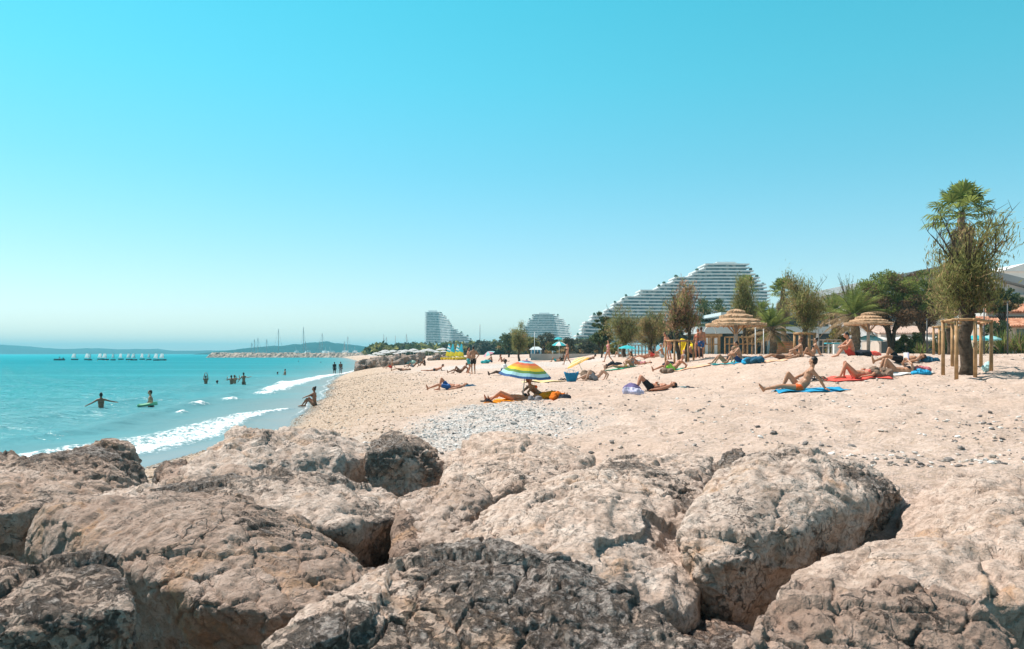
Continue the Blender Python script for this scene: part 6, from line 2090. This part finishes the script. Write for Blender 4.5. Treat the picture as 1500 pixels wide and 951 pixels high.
person('sun tanned woman in coral bending forward by the ring of posts', po_, DEG(30), pose(STAND, t=(-.45, 0, 1), front=(-1, 0, -.45), bend=.2, hands=((-.42, .14, .75), (-.42, -.16, .72))), 'red', 'auburn', [('bikini_bottom', 'coral'), ('bikini_top', 'coral')], 1.66, 'f', hairdo='bun')
pp_ = onbeach(1027, 525)
person('person in blue shorts standing left of the white shower cabin', pp_, DEG(-100), STAND, 'red', 'brown', [('swim_shorts', 'blue')], 1.72)
pq_ = onbeach(1022, 525.5)
person('tanned woman standing next to the person in blue shorts by the shower cabin', pq_, DEG(60), STAND, 'red', 'black', [('bikini_bottom', 'coral'), ('bikini_top', 'coral')], 1.64, 'f', hairdo='long')
pr_ = onbeach(1011, 524)
person('man in black sitting in front of the yellow cloth behind the posts', pr_, DEG(10), SITUP, 'red', 'black', [('swim_shorts', 'black')], 1.72)
# farther sunbathers
for (px, py, rz, P_, sk, hr_, cl, H_, sx_, hd_, lab) in (
        (588, 543.5, 3, lie(), 'tan', 'brown', [('swim_shorts', 'brown')], 1.72, 'm', 'short', 'sunbather lying flat near the groyne, leftmost on the far sand'),
        (622, 536, -4, SITUP, 'brown', 'black', [('swimsuit', 'black')], 1.65, 'f', 'bun', 'woman in black sitting on the far sand right of the green shelter'),
        (637, 543.5, 4, PRONE, 'red', 'black', [('swim_briefs', 'black')], 1.74, 'm', 'short', 'sunbather lying face down with raised head on the far sand'),
        (605, 538, 5, PROP, 'brown', 'black', [('swim_shorts', 'grey')], 1.7, 'm', 'short', 'figure in grey reclining in front of the green shelter'),
        (573, 539.5, 8, SITBACK, 'tan', 'brown', [('swim_shorts', 'red')], 1.7, 'm', 'short', 'person sitting against the groyne boulders'),
        (720, 531, -5, SITUP, 'tan', 'brown', [('swim_shorts', 'navy')], 1.7, 'm', 'short', 'left one of the two sitting below the pink parasol'),
        (735, 530.5, 175, SITBACK, 'red', 'brown', [('bikini_bottom', 'black'), ('bikini_top', 'black')], 1.65, 'f', 'long', 'right one of the two sitting below the pink parasol'),
        (814, 530, 3, KNEES, 'tan', 'black', [('swim_shorts', 'teal')], 1.72, 'm', 'short', 'person lying with knees up left of the walking woman in the dark bikini'),
        (824, 529, 3, SITBACK, 'brown', 'black', [('swim_shorts', 'black')], 1.72, 'm', 'short', 'dark figure sitting left of the walking woman in the dark bikini'),
        (788, 524.5, -80, STAND, 'dark', 'black', [('swim_shorts', 'black'), ('shirt', 'black')], 1.0, 'm', 'short', 'small child in black standing above the rainbow parasol'),
        (796, 526.5, 60, WALK, 'dark', 'black', [('swim_shorts', 'black'), ('shirt', 'black')], 1.6, 'm', 'short', 'person in black walking above the rainbow parasol'),
        (862, 527.5, 4, PRONE, 'brown', 'black', [('swim_briefs', 'black')], 1.7, 'm', 'short', 'dark sunbather lying behind the yellow parasol'),
        (945, 525.5, 3, lie(), 'red', 'blond', [('bikini_bottom', 'white'), ('bikini_top', 'white')], 1.66, 'f', 'long', 'woman in white lying behind the turquoise parasol group'),
        (958, 523.5, 5, KNEE1, 'red', 'brown', [('swim_shorts', 'red')], 1.7, 'm', 'short', 'sunbather in red trunks lying left of the ring of posts'),
        (970, 524.5, -5, SITUP, 'tan', 'grey', [('swim_shorts', 'white')], 1.7, 'm', 'short', 'grey haired person sitting left of the ring of posts'),
        (908, 523, 5, KNEES, 'tan', 'brown', [('swimsuit', 'navy')], 1.66, 'f', 'long', 'sunbather in navy lying behind the striding woman'),
        (1109, 517.8, 3, KNEE1B, 'red', 'brown', [('swim_shorts', 'coral')], 1.7, 'm', 'short', 'sunbather lying between the two white poles'),
        (1095, 518, 0, SITUP, 'tan', 'brown', [('swimsuit', 'red')], 1.66, 'f', 'long', 'woman in red sitting in the shade near the white poles'),
        (1424, 517.5, -60, STAND, 'fair', 'brown', [('swim_shorts', 'navy')], 1.72, 'm', 'short', 'person standing beneath the parasols between the near posts'),
        (1328, 517.5, 0, SITUP, 'tan', 'black', [('swim_shorts', 'white')], 1.72, 'm', 'short', 'person sitting beside the umbrella pine trunk'),
        (1262, 516, 0, SITBACK, 'red', 'brown', [('swim_shorts', 'red')], 1.72, 'm', 'short', 'person in red resting under the wide turquoise parasol'),
        (872, 557, 4, PROP, 'fair', 'brown', [('swim_shorts', 'grey')], 1.7, 'm', 'short', 'brown haired person lying low behind the blue beach bag')):
    person(lab, onbeach(px, py), DEG(rz), P_, sk, hr_, cl, H_, sx_, FAR, hd_)


# bathers; the sea hides what is below the surface
def bather(label, px, pywl, depth, rz, P_, skin='brown', hair='black', cl=(), H=1.7, sex='m', hairdo='short'):
    Y = EYE * F / (pywl - HZ)
    o = person(label, (PX(px, Y), Y, 0.04 - depth), DEG(rz), P_, skin, hair, cl, H, sx_m if False else sex, 0.013, hairdo, 'bathers in the sea')
    return o


bather('woman wading waist deep with arms spread wide, leftmost bather', 148, 600, .95, -60, pose(ARMSOUT, hands=((-.05, .72, 1.28), (-.15, -.70, 1.12))), 'brown', 'black', [('bikini_bottom', 'black'), ('bikini_top', 'black')], 1.66, 'f', 'bun')
bather('man wading waist deep behind a pale green board', 222, 596.5, .98, 20, pose(STAND, hands=((-.30, .32, .98), (-.10, -.36, 1.0)), t=(-.1, 0, 1)), 'tan', 'black', [('swim_shorts', 'black')], 1.74)
bather('bather with both hands raised above the head, left of the four in deeper water', 301.5, 564, .95, -80, pose(ARMSUP, hands=((-.05, .08, 1.98), (-.05, -.08, 1.98))), 'brown', 'black', [('swim_briefs', 'black')], 1.66)
bather('bather with only the head above water between the ones with raised arms', 318, 563, 1.44, 10, STAND, 'dark', 'black', [('swim_shorts', 'black')], 1.7)
bather('bather lifting bent arms, front one of the close pair', 339, 563.5, .98, -100, pose(ARMSUP, hands=((-.05, .42, 1.60), (-.05, -.42, 1.58)), epole=((0, .6, -1), (0, -.6, -1))), 'brown', 'black', [('swim_shorts', 'black')], 1.7)
bather('bather with one arm up, right behind the close one with bent arms', 343.5, 562.5, 1.0, -70, pose(ARMSUP, hands=((-.05, .42, 1.62), (-.05, -.24, .95))), 'tan', 'brown', [('swim_briefs', 'black')], 1.7)
bather('woman standing thigh deep with arms held out to both sides', 357, 564, .72, -95, pose(ARMSOUT, hands=((-.05, .60, 1.42), (-.05, -.56, .95))), 'brown', 'black', [('bikini_bottom', 'black'), ('bikini_top', 'black')], 1.68, 'f', 'bun')
bather('swimmer whose dark head shows left of the chest deep bather', 406.5, 549, 1.42, 0, STAND, 'dark', 'black', [('swim_shorts', 'black')], 1.7)
bather('bather chest deep near the breaking wave', 417.5, 550, 1.02, 40, pose(STAND, hands=((-.2, .3, 1.0), (-.2, -.3, 1.0))), 'brown', 'black', [('swim_shorts', 'black')], 1.72)
bather('far swimmer whose head dots the sea below the cruisers', 470, 532, 1.40, 0, STAND, 'dark', 'black', [('swim_shorts', 'black')], 1.72)
bather('farther swimmer whose head dots the sea below the tallest mast', 437, 530.5, 1.42, 0, STAND, 'dark', 'black', [('swim_shorts', 'black')], 1.72)
bather('lone far swimmer below the row of dinghies', 214, 529.3, 1.40, 0, STAND, 'dark', 'black', [('swim_shorts', 'black')], 1.72)
bather('man in dark shirt walking in the shallows, left one of the far couple', 490, 548.2, .20, -85, WALK, 'dark', 'black', [('swim_shorts', 'black'), ('shirt', 'black')], 1.72)
bather('person in brown walking in the shallows, right one of the far couple', 499, 548.2, .18, -85, WALK, 'dark', 'brown', [('swim_shorts', 'grey'), ('shirt', 'brown')], 1.74)
pw_ = onbeach(460, 594.5)
person('woman in a black bikini sitting at the water edge with arms round her knees', pw_ + V3(0, 0, .0), DEG(-8), pose(SITUP, bend=.15, t=(.12, 0, 1), feet=((-.52, .1, .03), (-.60, -.1, .03)), hands=((-.46, .08, .46), (-.50, -.08, .42)), ht=(-.05, 0, 1), face=(-1, 0, .05)), 'brown', 'black', [('bikini_bottom', 'black'), ('bikini_top', 'black')], 1.7, 'f', FIN, 'bun')
person('small figure aboard the dark motorboat', (PX(87.5, 310), 310, 0.2), 1.0, pose(SITUP, pel=(0, 0, .45)), 'dark', 'black', [('shirt', 'black')], 1.75, vox=FAR)
# ---------------------------------------------------------------- things lying on the beach
def towel(label, c, L, W, rz, m, seed=0, name='beach_towel', cat='towel', stripes=None):
    """thin cloth that follows the sand"""
    nu, nv = 26, 14
    u = np.linspace(-.5, .5, nu); v = np.linspace(-.5, .5, nv)
    U, Vv = np.meshgrid(u, v)
    wob = vnoise2(U * 6 + seed, Vv * 6, 70 + seed) * 0.05
    x = U * L + vnoise2(Vv * 4, U * 2, 71 + seed) * .05; y = Vv * W + vnoise2(U * 3, Vv, 72 + seed) * .08
    X = c.x + x * math.cos(rz) - y * math.sin(rz); Y = c.y + x * math.sin(rz) + y * math.cos(rz)
    Z = hgt(X, Y) + 0.035 + np.maximum(0, wob)
    mb = MB()
    top = np.stack([X - c.x, Y - c.y, Z - c.z], -1).reshape(-1, 3)
    i = np.arange(nv - 1)[:, None] * nu + np.arange(nu - 1)[None, :]
    Q = np.stack([i, i + 1, i + nu + 1, i + nu], -1).reshape(-1, 4)
    if stripes:
        for k, q in enumerate(Q):
            pass
    mb.addn(top, Q)
    o = mb.build(name, m, None, smooth=True, loc=tuple(c))
    s = o.modifiers.new('thick', 'SOLIDIFY'); s.thickness = 0.012; s.offset = -1
    return tag(o, label, cat)


def cl(n, c): return mat(n, c, 0.9, 0.15, 9.0, 0.1)


OT = cl('orange_cloth', (0.82, 0.30, 0.02)); BT = cl('blue_cloth', (0.03, 0.30, 0.52)); RT_ = cl('red_cloth', (0.72, 0.12, 0.09)); GT = cl('green_cloth', (0.08, 0.45, 0.30)); TT = cl('turquoise_cloth', (0.06, 0.42, 0.45))
PU = cl('purple_cloth', (0.16, 0.13, 0.26)); LV = cl('lavender_cloth', (0.50, 0.48, 0.62)); DK = cl('dark_cloth', (0.03, 0.035, 0.045)); NV = cl('navy_cloth', (0.03, 0.10, 0.16)); YC = cl('yellow_cloth', (0.85, 0.55, 0.02)); PK = cl('peach_cloth', (0.72, 0.42, 0.27)); WC = cl('white_cloth', (0.75, 0.74, 0.72)); BRN = cl('brown_cloth', (0.22, 0.15, 0.11))
towel('bright orange towel under the woman in the black bikini', p1_ + Vector((0.1, -.05, 0)), 2.0, 0.75, DEG(3), OT, 1)
towel('blue towel under the man in orange briefs', p5_ + Vector((0.25, -.02, 0)), 1.75, 0.85, DEG(4), BT, 2)
towel('red towel under the woman in the coral bikini', p6_ + Vector((0.0, -.06, 0)), 1.85, 0.7, DEG(-2), RT_, 3)
towel('green towel under the woman in the yellow bikini bottom', pa_ + Vector((0.0, -.1, 0)), 1.9, 0.8, DEG(4), GT, 4)
towel('turquoise towel under the woman lying beside the man who hugs his knees', pe_ + Vector((0.1, -.05, 0)), 1.6, 0.8, DEG(-2), TT, 5)
towel('blue towel under the man hugging his knees', pd_ + Vector((0.45, -.1, 0)), 1.5, 0.9, DEG(-3), BT, 6)
towel('peach towel lying empty right of the man in lime green trunks', onbeach(1012, 540), 1.6, 0.8, DEG(3), PK, 7)
towel('pale yellow towel lying empty left of the blue beach bag', onbeach(797, 560), 1.9, 0.7, DEG(4), cl('pale_yellow_cloth', (0.78, 0.58, 0.28)), 8)
towel('green towel under the man in lime green trunks', p9_ + Vector((0.1, -.1, 0)), 1.2, 0.7, DEG(3), GT, 9)
towel('white towel under the woman with the book', p8_ + Vector((0.1, -.02, 0)), 1.8, 0.7, DEG(-2), WC, 10)
towel('small orange mat on the sand in front of the flat lying person', onbeach(1133, 529.5), 1.1, 0.5, 0, PK, 11)


def bundle(label, c, size, m, seed, name='cloth_bundle', cat='bundle', group=None):
    """heap of crumpled cloth or a soft bag resting on the sand"""
    r = random.Random(seed)
    b = MB()
    for k in range(9):
        a = r.uniform(0, 6.28); q = r.uniform(0, .5)
        b.ellipsoid((math.cos(a) * q * size[0], math.sin(a) * q * size[1], size[2] * r.uniform(.15, .55)), (size[0] * r.uniform(.22, .4), size[1] * r.uniform(.25, .45), size[2] * r.uniform(.25, .48)), Matrix.Rotation(r.uniform(0, 3), 4, 'Z') @ Matrix.Rotation(r.uniform(-.5, .5), 4, 'X'))
    b.ellipsoid((0, 0, size[2] * .18), (size[0] * .5, size[1] * .5, size[2] * .26))
    me = voxmesh(b, name, max(.012, min(size) * .05), 1, .4)
    n = len(me.vertices); P = np.zeros(n * 3, np.float32); me.vertices.foreach_get('co', P); P = P.reshape(-1, 3).astype(float)
    N = np.zeros(n * 3, np.float32); me.vertices.foreach_get('normal', N); N = N.reshape(-1, 3)
    P += N * (fbm3(P * 9 + seed, seed, 3, .6, True) * 0.03)[:, None]
    me.vertices.foreach_set('co', P.astype(np.float32).ravel()); me.update()
    o = meshobj(name, me, m, None, tuple(c))
    return tag(o, label, cat, group)


bundle('purple and lavender bundle of clothes at the feet of the man with drawn up knees', onbeach(923, 577), (.5, .4, .38), PU, 1)
bundle('pale lavender towel crumpled against the purple bundle', onbeach(928, 579.5), (.42, .3, .30), LV, 2)
bundle('dark blue pillow bag under the head of the man in navy shorts', p0_ + Vector((.98, .08, 0)), (.42, .34, .22), NV, 3, 'bag', 'bag')
bundle('teal bag under the head of the man with drawn up knees', p4_ + Vector((.92, .0, 0)), (.40, .34, .15), cl('teal_cloth', (0.06, 0.22, 0.25)), 4, 'bag', 'bag')
bundle('dark bag on the sand beyond the head of the man with drawn up knees', p4_ + Vector((1.22, .1, 0)), (.42, .3, .13), DK, 5, 'bag', 'bag')
bundle('orange towel crumpled in a heap right of the rainbow parasol', onbeach(805, 586), (.75, .5, .28), OT, 6)
bundle('deeper orange lump of cloth at the right end of the orange heap', onbeach(817, 586), (.36, .34, .24), cl('deep_orange_cloth', (0.72, 0.17, 0.02)), 7)
bundle('grey bag at the head of the woman on the orange towel', onbeach(783, 588), (.32, .26, .17), cl('grey_cloth', (0.22, 0.21, 0.22)), 8, 'bag', 'bag')
bundle('white and dark bag right of the orange heap', onbeach(827, 585.5), (.34, .3, .16), DK, 9, 'bag', 'bag')
bundle('dark bag under the head of the man in black shorts', p7_ + Vector((.98, .05, 0)), (.5, .4, .25), NV, 10, 'bag', 'bag')
bundle('dark brown bag between the woman in coral and the reading woman', onbeach(1288, 552.5), (.55, .4, .34), BRN, 11, 'bag', 'bag')
bundle('black bag on top of the heap beside the woman in coral', onbeach(1284, 549), (.36, .3, .26), DK, 12, 'bag', 'bag')
bundle('blue bag beside the head of the reading woman', onbeach(1348, 549), (.42, .36, .2), BT, 13, 'bag', 'bag')
bundle('pink cloth behind the head of the reading woman', onbeach(1350, 547), (.5, .36, .26), cl('rose_cloth', (0.5, 0.16, 0.18)), 14)
bundle('dark blue bag right of the man hugging his knees', onbeach(1106, 532.5), (.55, .4, .34), NV, 15, 'bag', 'bag')
bundle('light blue bundle right next to the man hugging his knees', onbeach(1095, 533.5), (.5, .4, .28), BT, 16)
bundle('black bag in front of the woman in the yellow bikini', onbeach(902, 536), (.6, .4, .3), DK, 17, 'bag', 'bag')
bundle('white and grey bag right of the turquoise parasol', onbeach(933, 533), (.5, .4, .3), WC, 18, 'bag', 'bag')
bundle('dark bag under the leg of the man in lime green trunks', onbeach(977, 546.5), (.6, .4, .26), BRN, 19, 'bag', 'bag')
bundle('black bag behind the man in lime green trunks', onbeach(978, 537), (.5, .4, .3), DK, 20, 'bag', 'bag')
bundle('dark bag on the sand right of the man in red trunks', onbeach(1264, 522.5), (.8, .5, .25), DK, 21, 'bag', 'bag')
bundle('red bag on the sand right of the dark one, behind the man in black shorts', onbeach(1277, 522), (.6, .5, .22), RT_, 22, 'bag', 'bag')
bundle('teal bag left of the pair under the pink parasol', onbeach(711, 532.5), (.8, .6, .45), TT, 23, 'bag', 'bag')
bundle('black and blue bag behind the man in the pale shirt', onbeach(742, 547), (.5, .4, .4), NV, 24, 'bag', 'bag')
bundle('brown cloth draped over a low frame right of the blue beach bag', onbeach(864, 556.5), (.7, .5, .5), BRN, 25)
bundle('white bottle bag at the foot of the right hand post', onbeach(1447, 543), (.2, .2, .3), cl('pale_teal_cloth', (0.4, 0.6, 0.6)), 26, 'bag', 'bag')
bundle('yellow cloth heaped between the posts and the shower cabin, left part', onbeach(1004, 520), (1.1, .7, 1.2), YC, 27)
bundle('yellow cloth hanging low beside the man in black, right part', onbeach(1014, 521.5), (1.0, .7, 1.0), YC, 28)
bundle('black bag right of the yellow cloth', onbeach(1019.5, 523.5), (.8, .6, .6), DK, 29, 'bag', 'bag')


def sandal_pair(label, c, rz, m):
    root = empty('flip_flops', c, rz, label, 'shoes')
    for s in (-1, 1):
        b = MB()
        pr = [(-.13, -.03), (-.12, .035), (0, .035), (.10, .048), (.14, .02), (.14, -.02), (.10, -.045), (0, -.035)]
        n = len(pr)
        V = [(x, y + s * .07, .03) for x, y in pr] + [(x, y + s * .07, .055) for x, y in pr]
        b.add(V, [tuple(range(n - 1, -1, -1)), tuple(range(n, 2 * n))] + [(i, (i + 1) % n, (i + 1) % n + n, i + n) for i in range(n)])
        so = b.build('sole', m, root)
        so.rotation_euler.z = s * .25
        st = MB().tube([(.0, -.04 + s * .07, .055), (.04, -.02 + s * .07, .10), (.09, s * .07, .06), (.04, .02 + s * .07, .10), (0, .04 + s * .07, .055)], .012, 5).build('strap', m, root)
        st.rotation_euler.z = s * .25
    root.scale = (1.3, 1.3, 1.3)
    return root


sandal_pair('black flip flops left of the woman on the orange towel', onbeach(713, 590.5), .3, DK)
sandal_pair('black sandals behind the man in orange briefs', onbeach(1195, 558), .5, DK)
sandal_pair('second pair of dark sandals right of the black ones, behind the man in orange briefs', onbeach(1204, 558), -.2, BRN)
sandal_pair('dark shoes left of the blue beach bag', onbeach(824, 558.5), .6, DK)
# blue beach bag
c = onbeach(837, 560)
root = empty('beach_bag', c, .2, 'tall blue canvas beach bag standing open on the sand', 'bag')
BB = cl('blue_canvas', (0.03, 0.20, 0.36))
prof = []
m = MB(); n = 24; V = []
for j, (z, w_, d_) in enumerate(((0, .19, .10), (.02, .21, .12), (.2, .26, .15), (.38, .33, .16), (.44, .36, .15))):
    for k in range(n):
        a = 2 * math.pi * k / n; e = 0.55
        V.append((w_ * math.copysign(abs(math.cos(a)) ** e, math.cos(a)), d_ * math.copysign(abs(math.sin(a)) ** e, math.sin(a)), z + (0.06 * abs(math.cos(a)) ** 2 if j == 4 else 0)))
m.addn(V, [(j * n + k, j * n + (k + 1) % n, (j + 1) * n + (k + 1) % n, (j + 1) * n + k) for j in range(4) for k in range(n)])
m.add(V[:n], [tuple(range(n))])
o = m.build('bag_body', BB, root, smooth=True); s_ = o.modifiers.new('t', 'SOLIDIFY'); s_.thickness = .012
for s in (-1, 1): MB().tube([(-.16, s * .15, .42), (-.13, s * .19, .56), (0, s * .20, .60), (.13, s * .19, .56), (.16, s * .15, .42)], .012, 6).build('handle', WC, root)
root.scale = (.92, .92, .92)
# open book held by the reading woman
bk = empty('book', p8_ + Vector((.36, 0.0, .54)), DEG(-2), 'open pale book held up by the lying woman', 'book')
for s in (-1, 1):
    MB().box((0.0, s * .085, 0), (.02, .165, .24), Matrix.Rotation(s * .25, 4, 'Z')).build('page_block' if s < 0 else 'cover', LV if s < 0 else WC, bk)
# green board of the wading man
Yb = EYE * F / (596.5 - HZ)
bd = MB(); hull(bd, .92, .50, .10, .3)
bo = bd.build('body_board', mat('pale_green_foam', (0.30, 0.62, 0.40), 0.5, 0.08, 5.0), None, smooth=True, loc=(PX(221, Yb), Yb - .42, .10))
bo.rotation_euler = (0.1, -.12, DEG(10))
tag(bo, 'pale green board floating in front of the wading man', 'board')
# low pale green shelter by the groyne
c = onbeach(602, 533.5)
root = empty('beach_shelter', c, 0, 'low pale green domed shelter on the sand beside the groyne boulders', 'tent')
sc_ = c.y / F
MB().lathe([(8.5 * sc_, 0.0), (8.3 * sc_, 1.6 * sc_), (7.2 * sc_, 3.4 * sc_), (4.6 * sc_, 5.2 * sc_), (2.0 * sc_, 6.0 * sc_), (0.02, 6.1 * sc_)], 20).build('dome', cl('pale_green_cloth', (0.30, 0.45, 0.36)), root, smooth=True)
for k in range(3):
    a = k * math.pi / 3
    MB().tube([(8.6 * sc_ * math.cos(a) * q, 8.6 * sc_ * math.sin(a) * q, 6.25 * sc_ * math.sqrt(max(0, 1 - q * q))) for q in np.linspace(-1, 1, 13)], .03, 5).build('hoop', WC, root)

# pebbles: nobody could count them
_phi = (1 + 5 ** .5) / 2
ICO = np.array([(-1, _phi, 0), (1, _phi, 0), (-1, -_phi, 0), (1, -_phi, 0), (0, -1, _phi), (0, 1, _phi), (0, -1, -_phi), (0, 1, -_phi), (_phi, 0, -1), (_phi, 0, 1), (-_phi, 0, -1), (-_phi, 0, 1)], float) / math.sqrt(1 + _phi ** 2)
ICF = np.array([(0, 11, 5), (0, 5, 1), (0, 1, 7), (0, 7, 10), (0, 10, 11), (1, 5, 9), (5, 11, 4), (11, 10, 2), (10, 7, 6), (7, 1, 8), (3, 9, 4), (3, 4, 2), (3, 2, 6), (3, 6, 8), (3, 8, 9), (4, 9, 5), (2, 4, 11), (6, 2, 10), (8, 6, 7), (9, 8, 1)])
gp = np.random.default_rng(5)


def pebbles(name, label, X, Y, size, m, sink=.3):
    n = len(X)
    Z = hgt(X, Y)
    sc = np.stack([size * gp.uniform(.8, 1.4, n), size * gp.uniform(.7, 1.1, n), size * gp.uniform(.4, .75, n)], 1)
    a = gp.uniform(0, 6.28, n); ca, sa = np.cos(a), np.sin(a)
    V = ICO[None] * (1 + gp.uniform(-.18, .18, (n, 12, 1))) * sc[:, None, :]
    x = V[..., 0] * ca[:, None] - V[..., 1] * sa[:, None]; y = V[..., 0] * sa[:, None] + V[..., 1] * ca[:, None]
    tl = gp.uniform(-.3, .3, n)[:, None]
    z = V[..., 2] + x * tl
    P = np.stack([x + X[:, None], y + Y[:, None], z + (Z + sc[:, 2] * (1 - 2 * sink) * .8)[:, None]], -1).reshape(-1, 3)
    T = (ICF[None] + (np.arange(n) * 12)[:, None, None]).reshape(-1, 3)
    o = MB().addn(P, T).build(name, m)
    return tag(o, label, 'pebbles', kind='stuff')


def pebmat(name, stops):
    t = NT(name)
    ri = t.n('ShaderNodeNewGeometry').outputs['Random Per Island']
    t.l(t.ramp(ri, stops), t.b.inputs['Base Color'])
    t.b.inputs['Roughness'].default_value = 0.8; t.b.inputs['Specular IOR Level'].default_value = 0.3
    return t.m


PEB = pebmat('pebble_stone', [(0, (0.16, 0.15, 0.145)), (0.2, (0.36, 0.34, 0.32)), (0.6, (0.56, 0.53, 0.50)), (1, (0.74, 0.71, 0.68))])
PEB2 = pebmat('scattered_stone', [(0, (0.10, 0.09, 0.085)), (0.4, (0.24, 0.21, 0.19)), (0.6, (0.42, 0.35, 0.29)), (0.8, (0.60, 0.54, 0.49)), (1, (0.74, 0.71, 0.67))])
N1 = 60000
X = gp.uniform(-5.5, 7, N1); Y = gp.uniform(9.5, 25, N1)
k = gp.random(N1) < shingle(X, Y) ** 1.3 * 0.75
pebbles('shingle', 'drift of grey and white pebbles on the sand in front of the rainbow parasol', X[k], Y[k], gp.gamma(2.2, 0.0050, k.sum()) + .004, PEB)
N2 = 22000
Y = 8 + 52 * gp.random(N2) ** 1.6; X = (gp.uniform(-.50, .68, N2)) * Y
d_ = X - sx(Y)
cl_ = vnoise2(X * .8, Y * .5, 81) + .6 * vnoise2(X * 2.4, Y * 1.6, 82)
k = (d_ > .8) & (gp.random(N2) < np.clip(.22 + cl_ * .9, .02, 1))
pebbles('scattered_stones', 'loose dark and pale stones strewn over the sand', X[k], Y[k], gp.gamma(1.8, .0070, k.sum()) + .004 + .00035 * Y[k], PEB2)
N3 = 14000
Y = 14 + 60 * gp.random(N3) ** 1.4; d_ = gp.uniform(.2, 7, N3); X = sx(Y) + d_
k = gp.random(N3) < np.clip(.7 - d_ * .07 + vnoise2(X, Y * .6, 83) * .6, 0, 1)
pebbles('gravel', 'tan gravel along the water line', X[k], Y[k], gp.gamma(2.2, .005, k.sum()) + .004 + .0003 * Y[k], pebmat('gravel_stone', [(0, (0.12, 0.085, 0.06)), (0.3, (0.33, 0.235, 0.165)), (0.75, (0.48, 0.36, 0.27)), (1, (0.68, 0.60, 0.52))]))
